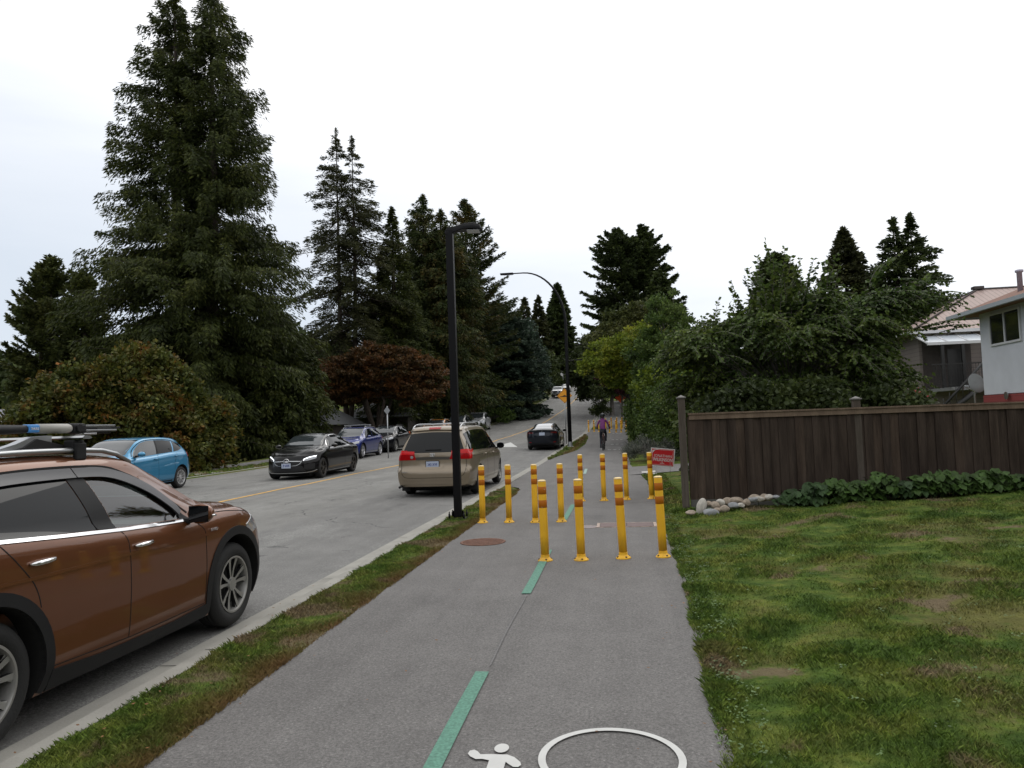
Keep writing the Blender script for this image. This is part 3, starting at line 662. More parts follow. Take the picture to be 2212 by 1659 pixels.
# ------------------------------------------------------------------ fence
def fence():
    YF = 12.95; x0, x1 = 1.17, 9.6
    t = thing('wooden_fence', (x0, YF, 0), math.radians(-.0), 'long dark weathered board fence with pale cap rail behind the lawn', 'fence')
    top = lambda x: 1.655+.0*x; r = random.Random(3)
    b = bmesh.new(); x = 0.0
    while x < x1-x0:
        w = .135+r.uniform(-.006, .006); zb = float(zground(x0+x, YF))+.12; zt = top(x)-.045
        bx(b, (x+w/2, r.uniform(-.004, .004)+(.016 if int(x/.139) % 2 else 0), (zb+zt)/2), (w-.004, .018, zt-zb)); x += w
    bx(b, ((x1-x0)/2, .045, .9), (x1-x0, .018, 1.35)); fin('boards', b, M['board'], t)
    b = bmesh.new(); L_ = x1-x0
    bx(b, (L_/2, -.020, top(0)-.055), (L_-.06, .022, .085)); bx(b, (L_/2+.02, .012, top(0)), (L_, .12, .028)); fin('cap_rail', b, M['cap'], t)
    b = bmesh.new()
    for i in range(8): bx(b, (.0+i*1.1+.55, .0, float(zground(x0+.55+i*1.1, YF))+.06), (1.09, .05, .17))
    fin('kick_board', b, pm('grey_kickboard', (.10, .098, .09), .9, var=.3, vs=4), t)
    for i, (px, h) in enumerate(((1478, 1.93), (1856, 1.80))):
        X = at(px, 950, YF).x if i else 1.09
        b = bmesh.new(); bx(b, (0, 0, h/2), (.115, .115, h), bev=.006); o = fin('post', b, M['post'], t); o.location = (X-x0, .06 if i else 0, 0)
        b = bmesh.new(); bx(b, (0, 0, h+.010), (.155, .155, .02)); 
        v = [b.verts.new(q) for q in ((-.065, -.065, h+.02), (.065, -.065, h+.02), (.065, .065, h+.02), (-.065, .065, h+.02), (0, 0, h+.055))]
        for j in range(4): b.faces.new((v[j], v[(j+1) % 4], v[4]))
        fin('post_cap', b, pm('post_cap_grey', (.20, .19, .18), .8), o)
        b.free() if False else None
fence()
# stones
def stone_mesh(seed):
    r = random.Random(seed); b = bmesh.new(); bmesh.ops.create_icosphere(b, subdivisions=3, radius=1)
    k = [Vector((r.uniform(-1, 1), r.uniform(-1, 1), r.uniform(-1, 1))).normalized() for _ in range(5)]; a = [r.uniform(.5, .85) for _ in k]
    for v in b.verts:
        for d, q in zip(k, a):
            e = v.co.dot(d)
            if e > q: v.co -= d*(e-q)*.75
    me = bpy.data.meshes.new('stone'); b.to_mesh(me); b.free(); me.polygons.foreach_set('use_smooth', np.ones(len(me.polygons), bool)); return me
stm = [pm('stone_warm', (.34, .28, .22), .85, var=.25, vs=2, bump=.3, bs=8), pm('stone_pale', (.50, .47, .42), .85, var=.2, vs=2, bump=.3, bs=8), pm('stone_grey', (.29, .30, .31), .85, var=.2, vs=2, bump=.3, bs=8)]
sts = [(1515, 1096, 11, 20, 1, .3, 'pale upright wedge shaped stone at the left end of the pile by the fence'), (1534, 1109, 19, 10, 2, 0, 'large pale grey stone lowest in front of the pile'), (1492, 1107, 11, 5, 0, 0, 'flat brown stone by the fence post, leftmost and half in the grass'),
    (1544, 1092, 12, 9, 0, 0, 'warm stone just right of the upright wedge stone'), (1556, 1086, 10, 8, 1, 0, 'pale rounded stone on top of the left middle of the pile'), (1563, 1099, 13, 9, 0, 0, 'brown stone in the front row right of the large grey stone'),
    (1572, 1081, 11, 8, 0, 0, 'tan stone at the back of the middle of the pile'), (1584, 1092, 12, 7, 2, 0, 'grey flattish stone in the middle front of the pile'), (1590, 1082, 17, 8, 0, 0, 'wide tan stone across the top middle of the pile'),
    (1600, 1092, 9, 6, 1, 0, 'small pale stone in the front right of the middle'), (1612, 1085, 10, 8, 0, 0, 'rounded tan stone right of the wide one'), (1626, 1079, 12, 7, 2, 0, 'grey oval stone right of centre of the pile'),
    (1640, 1078, 11, 6, 1, 0, 'pale flat stone in the right part of the front row'), (1628, 1070, 15, 9, 0, 0, 'large tan stone at the upper right of the pile'), (1650, 1068, 14, 8, 0, 0, 'brown stone at the back right of the pile'),
    (1662, 1072, 11, 7, 1, 0, 'pale stone second from the right end of the pile'), (1676, 1073, 8, 5, 2, 0, 'small grey stone at the right end touching the leaves'), (1549, 1102, 8, 6, 0, 0, 'small brown stone wedged behind the large grey stone'),
    (1531, 1089, 8, 7, 0, 0, 'small brown stone leaning on the upright wedge stone')]
for i, (px, py, w, h, mi, tw, lab) in enumerate(sts):
    Yd = 12.62-(py-1072)*.011; p = at(px, py, Yd); me = stone_mesh(i) ; me.materials.append(stm[mi])
    o = bpy.data.objects.new('stone', me); COL.objects.link(o)
    s_ = Yd/1600; o.location = p; o.scale = (w*s_, .8*w*s_, h*s_); o.rotation_euler = (random.uniform(-.2, .2), tw, random.uniform(-.3, .3))
    zb = float(zground(p.x, Yd)); o.location.z = min(p.z, zb+.16)
    tag(o, lab, 'stone', 'stones piled at the foot of the fence')
# broad leaved plants along the fence
M['ivy'] = pm('broad_leaf', (.040, .080, .014), .6, var=.5, vs=5, spec=.3)
M['ivy2'] = pm('broad_leaf_blueish', (.030, .062, .018), .6, var=.4, vs=5, spec=.3)
def leafplant(X, w, h, n, seed, lab, mat, Y0=12.6):
    r = np.random.default_rng(seed); t = thing('leafy_plant', (X, Y0, float(zground(X, Y0))), 0, lab, 'plant', 'broad leaved plants along the fence')
    V = []; Fc = []; st = bmesh.new()
    for i in range(n):
        x = r.normal()*w*.45; y = r.uniform(-.26, .22); z = .05+h*r.random()**.8*max(.25, 1-(x/w)**2*.7)
        s = .045+.035*r.random(); az = r.uniform(-2.6, -.5); tilt = r.uniform(.1, 1.1)
        R_ = Matrix.Rotation(az, 3, 'Z') @ Matrix.Rotation(tilt, 3, 'Y') @ Matrix.Rotation(r.uniform(-.5, .5), 3, 'X'); k = len(V)
        for q in ((-.9, 0, .0), (-.45, -.75, .12), (.35, -.72, .1), (1.15, 0, -.12), (.35, .72, .1), (-.45, .75, .12), (.1, 0, -.06)):
            V.append(Vector((x, y, z))+R_ @ Vector(q)*s)
        Fc += [(k, k+1, k+6), (k+1, k+2, k+6), (k+2, k+3, k+6), (k+3, k+4, k+6), (k+4, k+5, k+6), (k+5, k, k+6)]
        if i % 6 == 0: tube(st, [(x*.8, y*.8, 0), (x, y, z)], .004, 4)
    mk('leaves', V, Fc, mat, t); fin('stems', st, pm('green_stem', (.05, .08, .02), .7), t)
pl = [(1720, .22, .22), (1765, .26, .26), (1810, .24, .24), (1858, .24, .27), (1900, .28, .33), (1948, .26, .26), (1995, .26, .28), (2045, .27, .26), (2095, .26, .26), (2145, .27, .26), (2195, .3, .24)]
labs = ['beside the stone pile, leftmost of the row', 'second from the stones', 'third from the stones', 'below the pale fence post', 'tallest of the row, right of the post', 'low one right of the tallest', 'middle of the right part of the row', 'fourth from the right picture edge', 'third from the right picture edge', 'second from the right picture edge', 'cut off by the right picture edge']
for i, (px, w, h) in enumerate(pl): leafplant(at(px+(i*37 % 17)-8, 1060, 12.6).x, w, h*(.8+.5*((i*7) % 5)/4), 150, 40+i, 'leafy plant at the fence foot, '+labs[i], M['ivy2'] if i in (0, 1, 5) else M['ivy'])
# rubbish bags far left kerb
g = gnd(1137, 893)
for i, (px, w, h, lb) in enumerate(((1131, .62, .95, 'square black bin bag on the far left kerb, the lower wider one'), (1142, .5, 1.25, 'taller knotted black bag beside the wider one on the far kerb'))):
    p = at(px, 888, g.y+i*.3); b = bmesh.new(); bmesh.ops.create_icosphere(b, subdivisions=3, radius=1)
    r = random.Random(i)
    for v in b.verts:
        n_ = math.sin(v.co.x*5+i)*math.cos(v.co.y*6)*math.sin(v.co.z*4+2); v.co *= 1+.10*n_; v.co.z = max(v.co.z, -.8); v.co.x *= w*(1-.35*max(v.co.z, 0)**2); v.co.y *= w*.8*(1-.35*max(v.co.z, 0)**2); v.co.z = (v.co.z+.8)*h/1.8
    o = fin('rubbish_bag', b, pm('black_plastic', (.008,)*3, .35), None, 'all'); o.location = (p.x, p.y, float(zroad(p.x, p.y))+.02)
    tag(o, lb, 'rubbish bag', 'rubbish bags on the far kerb')
# ------------------------------------------------------------------ cyclist
def skin(name, chains, mat, parent=None, sub=2, base=0):
    """chains: list of lists of (point, radius); first point of later chains may reuse an index ('i', n)"""
    V = []; R_ = []; E = []
    for ch in chains:
        prev = None
        for it in ch:
            if isinstance(it, int): prev = it; continue
            V.append(it[0]); R_.append(it[1]); k = len(V)-1
            if prev is not None: E.append((prev, k))
            prev = k
    me = bpy.data.meshes.new(name); me.from_pydata(V, E, []); o = bpy.data.objects.new(name, me); COL.objects.link(o)
    md = o.modifiers.new('skin', 'SKIN'); sv = me.skin_vertices[0].data
    for i, q in enumerate(R_): sv[i].radius = q if isinstance(q, tuple) else (q, q)
    sv[base].use_root = True
    s2 = o.modifiers.new('sub', 'SUBSURF'); s2.levels = s2.render_levels = sub
    dg = bpy.context.evaluated_depsgraph_get(); m2 = bpy.data.meshes.new_from_object(o.evaluated_get(dg)); m2.name = name
    bpy.data.objects.remove(o); m2.materials.clear()
    for m in (mat if isinstance(mat, (list, tuple)) else [mat]): m2.materials.append(m)
    m2.polygons.foreach_set('use_smooth', np.ones(len(m2.polygons), bool))
    o = bpy.data.objects.new(name, m2); COL.objects.link(o)
    if parent is not None: o.parent = parent
    return o
def cyclist():
    g = gnd(1304, 974, lambda x, y: float(zr(y))); X, Y = g.x, g.y+.5; z0 = float(zr(Y))+.004; rz = math.radians(-3)
    bk = thing('bicycle', (X, Y, z0), rz, 'dark bicycle with reddish frame ridden up the path', 'bicycle')
    tyre = pm('tyre_rubber', (.012,)*3, .8); fr = pm('frame_paint', (.10, .018, .012), .35, .2); blk = pm('bike_black', (.01,)*3, .5)
    for y, nm in ((-.50, 0), (.52, 1)):
        b = bmesh.new(); lathe(b, [(.335+.022*math.cos(a), .022*math.sin(a)) for a in np.linspace(0, 2*PI, 9)[:-1]], 'X', 32, closed=True); w = fin('wheel', b, tyre, bk, 'all'); w.location = (0, y, .357)
        b = bmesh.new()
        for i in range(18):
            a = 2*PI*i/18; tube(b, [(.015*(1 if i % 2 else -1), 0, 0), (0, .32*math.cos(a), .32*math.sin(a))], .0016, 3)
        lathe(b, [(.025, -.04), (.025, .04)], 'X', 10); fin('spokes', b, M['steel'], w)
    BB = (0, -.07, .30); ST = (0, -.20, .78); HT = (0, .32, .88); HB = (0, .35, .72); RA = (0, -.50, .357); FA = (0, .52, .357)
    b = bmesh.new()
    for a, c, r_ in ((BB, ST, .017), (BB, HB, .019), (ST, (0, .33, .84), .015), (HT, HB, .02)): tube(b, [a, c], r_, 8)
    for s_ in (-1, 1):
        tube(b, [(s_*.04, BB[1], BB[2]), (s_*.065, RA[1], RA[2])], .010, 6); tube(b, [(s_*.02, ST[1], ST[2]-.06), (s_*.065, RA[1], RA[2])], .009, 6)
        tube(b, [(s_*.03, HB[1], HB[2]), (s_*.055, .40, .60), (s_*.055, FA[1], FA[2])], .012, 6)
    fin('frame', b, fr, bk, 'all')
    b = bmesh.new(); tube(b, [HT, (0, .33, 1.03)], .015, 6); tube(b, [(-.33, .18, 1.06), (-.2, .27, 1.05), (0, .33, 1.03), (.2, .27, 1.05), (.33, .18, 1.06)], .012, 8); fin('handlebar', b, blk, bk, 'all')
    b = bmesh.new(); tube(b, [ST, (0, -.23, .92)], .013, 6); bx(b, (0, -.25, .945), (.16, .25, .05), bev=.02); fin('saddle', b, blk, bk)
    b = bmesh.new(); tube(b, [(.06, BB[1], BB[2]), (.085, BB[1]+.03, BB[2]+.165)], .010, 6); tube(b, [(-.06, BB[1], BB[2]), (-.085, BB[1]-.03, BB[2]-.165)], .010, 6)
    bx(b, (.135, BB[1]+.03, BB[2]+.17), (.10, .08, .02)); bx(b, (-.135, BB[1]-.03, BB[2]-.17), (.10, .08, .02)); lathe(b, [(.09, .05), (.09, .055)], 'X', 20, o=BB); fin('crank', b, blk, bk)
    b = bmesh.new(); bx(b, (0, -.36, .66), (.12, .16, .02)); tube(b, [(-.06, -.45, .66), (-.08, -.5, .36)], .006, 5); tube(b, [(.06, -.45, .66), (.08, -.5, .36)], .006, 5); bx(b, (0, -.45, .62), (.05, .02, .03), mi=1)
    fin('rear_rack', b, [blk, pm('red_reflector', (.4, .01, .01), .3)], bk)
    # rider
    p = thing('person', (X, Y, z0), rz, 'cyclist seen from behind in purple jacket, dark trousers and dark helmet', 'person')
    pur = pm('purple_jacket', (.135, .018, .125), .75, var=.15, vs=9); nav = pm('dark_trousers', (.012, .012, .022), .8, var=.2, vs=8); skn = pm('skin', (.30, .17, .12), .6); hel = pm('helmet_shell', (.015, .02, .024), .3); shoe = pm('shoe', (.012,)*3, .6)
    # body: pelvis, spine, neck, head, arms, legs in one surface
    ch = [[((0, -.21, 1.02), (.15, .11)), ((0, -.17, 1.16), (.135, .10)), ((0, -.06, 1.34), (.155, .105)), ((0, .03, 1.47), (.13, .08)), ((0, .06, 1.55), (.052, .055)), ((0, .08, 1.63), (.065, .08)), ((0, .09, 1.71), (.072, .085)), ((0, .09, 1.77), (.05, .06))],
          [3, ((-.17, .03, 1.475), .062), ((-.27, .02, 1.26), .045), ((-.31, .14, 1.09), .034), ((-.32, .18, 1.075), (.036, .024))],
          [3, ((.17, .03, 1.475), .062), ((.28, .02, 1.27), .045), ((.32, .14, 1.10), .034), ((.32, .18, 1.075), (.036, .024))],
          [0, ((-.09, -.18, .96), .095), ((-.12, .02, .60), .062), ((-.125, -.05, .42), .056), ((-.13, -.14, .20), .036), ((-.13, -.10, .14), (.04, .035)), ((-.13, -.0, .13), (.038, .026))],
          [0, ((.09, -.18, .96), .095), ((.12, .14, .84), .064), ((.125, .11, .72), .056), ((.13, -.02, .53), .036), ((.13, .0, .485), (.04, .032)), ((.13, .10, .485), (.038, .026))]]
    me = skin('body', ch, [nav, pur, skn, shoe], p)
    for f in me.data.polygons:
        c = f.center
        if c.z > 1.08 and c.z < 1.57 and not (c.z < 1.125 and abs(c.x) > .25): f.material_index = 1
        if c.z >= 1.57 or (abs(c.x) > .29 and c.z < 1.112 and c.y > .14 and c.z > .9): f.material_index = 2
        if (c.x < 0 and c.z < .175) or (c.x > .08 and c.z < .53 and c.y > -.1): f.material_index = 3
    for s_ in (-1, 1):
        for q in range(4):
            b = bmesh.new(); x = s_*(.325-.018+q*.011)
            tube(b, [(s_*.32+(q-1.5)*.018, .19, 1.09), (s_*.32+(q-1.5)*.018, .225, 1.075), (s_*.32+(q-1.5)*.018, .222, 1.045)], [.010, .009, .007], 6); o = fin('finger', b, skn, me, 'all')
        b = bmesh.new(); tube(b, [(s_*.285, .17, 1.08), (s_*.27, .19, 1.06), (s_*.275, .205, 1.045)], [.011, .010, .008], 6); fin('thumb', b, skn, me, 'all')
    b = bmesh.new(); lathe(b, [(.118, -.03), (.122, .0), (.112, .05), (.085, .09), (.045, .112), (0, .118)], n=24)
    for v in b.verts: v.co.y *= 1.25
    o = fin('helmet', b, hel, p, 'all'); o.location = (0, .085, 1.74); o.rotation_euler = (-.12, 0, 0)
    b = bmesh.new()
    for k in (-.055, 0, .055):
        for y in (-.12, -.085): bx(b, (k, y, .035), (.022, .03, .05))
    fin('vents', b, pm('vent_black', (.003,)*3, .8), o)
    b = bmesh.new(); tube(b, [(-.07, .03, 1.56), (0, -.02, 1.575), (.07, .03, 1.56)], .032, 8); fin('collar', b, pur, p, 'all')
    b = bmesh.new(); lathe(b, [(.0, -.11), (.06, -.10), (.085, -.04), (.088, .02), (.06, .06)], n=16); o = fin('hair', b, pm('brown_hair', (.03, .02, .013), .7), p, 'all'); o.location = (0, .055, 1.70)
cyclist()
# ================================================================== VEHICLES (local axes: +X forward, +Y left, Z up, origin on the road)
def pchip(pts):
    x = np.array([p[0] for p in pts], float); y = np.array([p[1] for p in pts], float)
    h = np.diff(x); d = np.diff(y)/h; m = np.zeros(len(x)); m[0] = d[0]; m[-1] = d[-1]
    for i in range(1, len(x)-1):
        if d[i-1]*d[i] > 0:
            w1 = 2*h[i]+h[i-1]; w2 = h[i]+2*h[i-1]; m[i] = (w1+w2)/(w1/d[i-1]+w2/d[i])
    def f(q):
        q = np.clip(q, x[0], x[-1]); i = np.clip(np.searchsorted(x, q)-1, 0, len(h)-1); t = (q-x[i])/h[i]
        return (2*t**3-3*t**2+1)*y[i]+(t**3-2*t**2+t)*h[i]*m[i]+(-2*t**3+3*t**2)*y[i+1]+(t**3-t**2)*h[i]*m[i+1]
    return f
def smoothpts(p, n):
    """resample a polyline to n points; a leading 's' makes it a smooth curve"""
    sm = p[0] == 's'; p = [Vector(q).to_2d() for q in (p[1:] if sm else p)]
    if sm and len(p) > 2:
        q = []
        for i in range(len(p)-1):
            a, b, c, d = p[max(i-1, 0)], p[i], p[i+1], p[min(i+2, len(p)-1)]
            for k in range(8):
                t = k/8; q.append(.5*((2*b)+(c-a)*t+(2*a-5*b+4*c-d)*t*t+(3*b-a-3*c+d)*t**3))
        q.append(p[-1]); p = q
    L_ = [0]
    for a, b in zip(p, p[1:]): L_.append(L_[-1]+(b-a).length)
    out = []; j = 0
    for i in range(n):
        s = L_[-1]*i/(n-1)
        while j < len(p)-2 and L_[j+1] < s: j += 1
        t = (s-L_[j])/max(L_[j+1]-L_[j], 1e-9); out.append(p[j].lerp(p[j+1], min(max(t, 0), 1)))
    return out
NR = 44
class Car:
    def __init__(s, sp, mat):
        s.sp = sp; s.mat = mat; f = {k: pchip(sp[k]) for k in ('top', 'belt', 'bot', 'hw', 'tw')}; s.f = f
        s.x0, s.x1 = sp['top'][0][0], sp['top'][-1][0]
        s.rp = pchip(sp['rear']); s.fp = pchip(sp['front'])          # (z, inward offset)
        s.Lr, s.Lf = sp.get('Lr', 1.0), sp.get('Lf', .9)
        s.kr, s.kf = sp.get('kr', .16), sp.get('kf', .28)
        s.Lr = max(s.Lr, 1.85*(max(p[1] for p in sp['rear'])+s.kr)); s.Lf = max(s.Lf, 1.85*(max(p[1] for p in sp['front'])+s.kf))
    def half(s, x):
        f = s.f; T, Bl, Bo, w, tw = (float(f[k](x)) for k in ('top', 'belt', 'bot', 'hw', 'tw'))
        h = max(T-Bl, .012); g = s.sp.get('gw', .93)*w; e = min(s.sp.get('edge', .11), .55*h); tk = s.sp.get('tuck', .03)
        P = [(0, Bo), (.5*w, Bo), (.82*w, Bo+.005), (.93*w, Bo+.03), (.965*w-tk*.3, Bo+.09), (.985*w, Bo+.18)]
        mid = (Bo+Bl)/2
        P += [(.998*w, mid-.06), (1.0*w, mid+.05), (.995*w, Bl-.20), (.988*w, Bl-.09), (.972*w, Bl-.03), (.945*w, Bl+.0)]
        gz = min(.012, h*.2)
        P += [(g, Bl+gz)]
        for q in (.33, .66, 1.0):
            zz = Bl+gz+(h-e-gz)*q; P.append((g+(tw-g)*q+.018*math.sin(q*PI)*min(1, h/.4), zz))
        for a, b in ((.975, .45), (.90, .72), (.78, .87), (.6, .95), (.35, .985), (0, 1.0)): P.append((tw*a, T-e+e*b))
        return P
    def ring(s, x):
        P = s.half(x); L_ = [0]
        for a, b in zip(P, P[1:]): L_.append(L_[-1]+math.hypot(b[0]-a[0], b[1]-a[1])+.02)
        fy = pchip([(l, p[0]) for l, p in zip(L_, P)]); fz = pchip([(l, p[1]) for l, p in zip(L_, P)])
        q = []
        # constant share of points between the landmarks, so rows of vertices stay aligned
        lm = [0, 3, 6, 11, 12, 15, 21]; cnt = [5, 5, 8, 3, 10, 12]
        for k in range(6):
            for i in range(cnt[k]):
                l = L_[lm[k]]+(L_[lm[k+1]]-L_[lm[k]])*i/cnt[k]; q.append((float(fy(l)), float(fz(l))))
        q.append((0.0, P[-1][1])); return q
    def shift(s, x, y, z):
        w = float(s.f['hw'](x)); r = min(abs(y)/w, 1.0)
        if x < s.x0+s.Lr:
            t = 1-(x-s.x0)/s.Lr; return x+(float(s.rp(z))+s.kr*r**3)*t**1.6
        if x > s.x1-s.Lf:
            t = 1-(s.x1-x)/s.Lf; return x-(float(s.fp(z))+s.kf*r**2.6)*t**1.6
        return x
    def build(s, parent):
        ns = s.sp.get('ns', 130); xs = np.linspace(s.x0, s.x1, ns); V = []; F = []
        for x in xs:
            h = s.ring(x); n = len(h)
            full = [(y, z) for y, z in h]+[(-y, z) for y, z in h[-2:0:-1]]
            for y, z in full: V.append((s.shift(x, y, z), y, z))
        m = 2*n-2
        for i in range(ns-1):
            for j in range(m):
                a = i*m+j; b = i*m+(j+1) % m; F.append((a, b, b+m, a+m))
        K = 18
        for end, x in ((0, s.x0), (1, s.x1)):
            off = 0 if end == 0 else (ns-1)*m; h = s.ring(x); prev = None
            for j in range(n):
                y, z = h[j]
                if j in (0, n-1): row = [off+j]*(K+1)
                else:
                    row = [off+j]
                    for k in range(1, K):
                        yy = y*(1-2*k/K); V.append((s.shift(x, yy, z), yy, z)); row.append(len(V)-1)
                    row.append(off+m-j)
                if prev:
                    for k in range(K):
                        q = [prev[k], prev[k+1], row[k+1], row[k]]; q = list(dict.fromkeys(q))
                        if len(q) > 2: F.append(q if end else q[::-1])
                prev = row
        bm = bmesh.new(); vs = [bm.verts.new(v) for v in V]
        for f in F:
            try: bm.faces.new([vs[i] for i in f])
            except ValueError: pass
        bmesh.ops.recalc_face_normals(bm, faces=bm.faces)
        if bm.calc_volume(signed=True) < 0: bmesh.ops.reverse_faces(bm, faces=bm.faces)
        bm.normal_update(); s.bvh = BVHTree.FromBMesh(bm)
        o = fin('body', bm, [s.mat, CM['well'], CM['black']], parent, 'all', False)
        cut = bmesh.new(); R = s.sp['Ra']
        for xw in s.sp['axles']:
            for sy in (-1, 1):
                w = float(s.f['hw'](xw)); bmesh.ops.create_cone(cut, cap_ends=True, segments=56, radius1=R, radius2=R, depth=.5, matrix=Matrix.Translation((xw, sy*(w-.26+.25), s.sp['R']+.015)) @ Matrix.Rotation(PI/2, 4, 'X'))
        s.o = o; s.boolean(cut); s.classify()
        return o
    def classify(s):
        o = s.o; R = s.sp['Ra']
        for f in o.data.polygons:
            c = f.center
            for xw in s.sp['axles']:
                d = math.hypot(c.x-xw, c.z-s.sp['R']-.015); w = float(s.f['hw'](xw))
                if abs(abs(c.y)-(w-.26)) < .003 and d < R: f.material_index = 1
                elif d < R+.012 and w-.265 < abs(c.y) < w-.004 and (abs(f.normal.y) < .6 or d < R-.02): f.material_index = 1
        if s.sp.get('sillz'):
            for f in o.data.polygons:
                if f.center.z < s.sp['sillz'] and f.material_index == 0: f.material_index = 2
        o.data.set_sharp_from_angle(angle=math.radians(42))
    def boolean(s, cut, op='DIFFERENCE', matl=None):
        me = bpy.data.meshes.new('cut'); bmesh.ops.recalc_face_normals(cut, faces=cut.faces)
        if cut.calc_volume(signed=True) < 0: bmesh.ops.reverse_faces(cut, faces=cut.faces)
        cut.to_mesh(me); cut.free()
        if matl: me.materials.append(matl)
        c = bpy.data.objects.new('cut', me); COL.objects.link(c); c.parent = s.root; mats = [m for m in s.o.data.materials]
        md = s.o.modifiers.new('b', 'BOOLEAN'); md.operation = op; md.object = c; md.solver = 'MANIFOLD'; 
        dg = bpy.context.evaluated_depsgraph_get(); dg.update(); new = bpy.data.meshes.new_from_object(s.o.evaluated_get(dg))
        if len(new.vertices) < 2000:
            md.solver = 'EXACT'; md.use_self = True; dg.update(); new = bpy.data.meshes.new_from_object(s.o.evaluated_get(dg))
        s.o.modifiers.clear(); s.o.data = new; new.materials.clear()
        for m in mats: new.materials.append(m)
        bpy.data.objects.remove(c)
    def hit(s, u, z, ang):
        """ray along a horizontal view direction: ang 0 = seen from the front, 90 = from the left, 180 = from behind, -90 from the right; u to the left of the car axis seen along that line"""
        a = math.radians(ang); d = Vector((-math.cos(a), -math.sin(a), 0)); uu = Vector((-math.sin(a), math.cos(a), 0))
        o_ = uu*u-d*6+Vector((0, 0, z)); r = s.bvh.ray_cast(o_, d)
        return (r[0], r[1], d)
    def decal(s, name, A, B, view, mat, parent=None, off=.004, n=22, m=6, skirt=.015, side=None):
        """patch between curves A and B laid on the body. view 'L','R' (x,z), 'F','B' (y,z), 'T' (x,y), or an angle (u,z)"""
        A = smoothpts(A, n); B = smoothpts(B, n); V = []; D = []; last = None
        for j in range(m+1):
            for i in range(n):
                p = A[i].lerp(B[i], j/m)
                if view == 'T':
                    r = s.bvh.ray_cast(Vector((p.x, p.y, 4)), Vector((0, 0, -1))); q, nn, d = r[0], r[1], Vector((0, 0, -1))
                elif view == 'L': q, nn, d = s.hit(-p.x, p.y, 90)
                elif view == 'R': q, nn, d = s.hit(p.x, p.y, -90)
                elif view == 'F': q, nn, d = s.hit(p.x, p.y, 0)
                elif view == 'B': q, nn, d = s.hit(-p.x, p.y, 180)
                else: q, nn, d = s.hit(p.x, p.y, view)
                if q is None: q, nn = (last if last else (Vector((0, 0, 0)), Vector((0, 0, 1))))
                else: last = (q, nn)
                V.append(q+nn*off); D.append(d)
        k = len(V); F = [(j*n+i, j*n+i+1, (j+1)*n+i+1, (j+1)*n+i) for j in range(m) for i in range(n-1)]
        bd = [i for i in range(n)]+[j*n+n-1 for j in range(1, m+1)]+[m*n+i for i in range(n-2, -1, -1)]+[j*n for j in range(m-1, 0, -1)]
        for b in bd: V.append(V[b]+D[b]*skirt)
        L_ = len(bd); F += [(bd[i], bd[(i+1) % L_], k+(i+1) % L_, k+i) for i in range(L_)]
        bm = bmesh.new(); vs = [bm.verts.new(v) for v in V]
        for f in F:
            try: bm.faces.new([vs[i] for i in f])
            except ValueError: pass
        bmesh.ops.recalc_face_normals(bm, faces=bm.faces)
        c = Vector((0, 0, .7)); bm.faces.ensure_lookup_table()
        if bm.faces[len(bm.faces)//2*0].normal.dot(-D[0]) < 0: bmesh.ops.reverse_faces(bm, faces=bm.faces)
        me = bpy.data.meshes.new(name); bm.to_mesh(me); bm.free(); me.materials.append(mat)
        me.polygons.foreach_set('use_smooth', np.ones(len(me.polygons), bool)); me.set_sharp_from_angle(angle=math.radians(45))
        o = bpy.data.objects.new(name, me); COL.objects.link(o); o.parent = parent if parent is not None else s.root
        return o
    def line(s, name, P, view, mat, w=.006, off=.0018, n=None, parent=None):
        P = smoothpts(P, n or 24); A = []; B = []
        for i, p in enumerate(P):
            d = (P[min(i+1, len(P)-1)]-P[max(i-1, 0)]).normalized(); nn = Vector((-d.y, d.x))*w/2; A.append(p+nn); B.append(p-nn)
        return s.decal(name, A, B, view, mat, parent, off, len(P), 1, .004)
    def both(s, fn, *a, **k):
        for v in ('L', 'R'): fn(*[v if q == 'LR' else q for q in a], **k)
def carpaint(name, col, metal=.5, rough=.32, coat_ior=1.42, spec=.3):
    m, nt, b = _nodes(name); b.inputs['Base Color'].default_value = (*col, 1); b.inputs['Metallic'].default_value = metal; b.inputs['Roughness'].default_value = rough
    b.inputs['Coat Weight'].default_value = 1; b.inputs['Coat Roughness'].default_value = .03; b.inputs['Coat IOR'].default_value = coat_ior; b.inputs['Specular IOR Level'].default_value = spec
    tc = nt.nodes.new('ShaderNodeTexCoord').outputs['Object']
    d = noise(nt, tc, 3.0, 6, .6); c = mixc(nt, .25, col, ramp(nt, d, [(.3, tuple(x*.85 for x in col)), (.7, tuple(min(1, x*1.15) for x in col))]))
    nt.links.new(c, b.inputs['Base Color'])
    r = ramp(nt, noise(nt, tc, 5.0, 5, .6), [(.35, (.02,)*3), (.75, (.09,)*3)]); nt.links.new(r, b.inputs['Coat Roughness'])
    return m
def realglass(name, tint, mixf=.0):
    m, nt, b = _nodes(name); nt.nodes.remove(b); o = nt.nodes['Material Output']
    t = nt.nodes.new('ShaderNodeBsdfTransparent'); t.inputs[0].default_value = (*tint, 1); g = nt.nodes.new('ShaderNodeBsdfGlossy'); g.inputs['Roughness'].default_value = .02
    fr = nt.nodes.new('ShaderNodeFresnel'); fr.inputs['IOR'].default_value = 1.55; mx = nt.nodes.new('ShaderNodeMixShader')
    nt.links.new(mth(nt, 'MULTIPLY_ADD', fr.outputs[0], 1.6, mixf, True), mx.inputs[0]); nt.links.new(t.outputs[0], mx.inputs[1]); nt.links.new(g.outputs[0], mx.inputs[2]); nt.links.new(mx.outputs[0], o.inputs[0]); return m
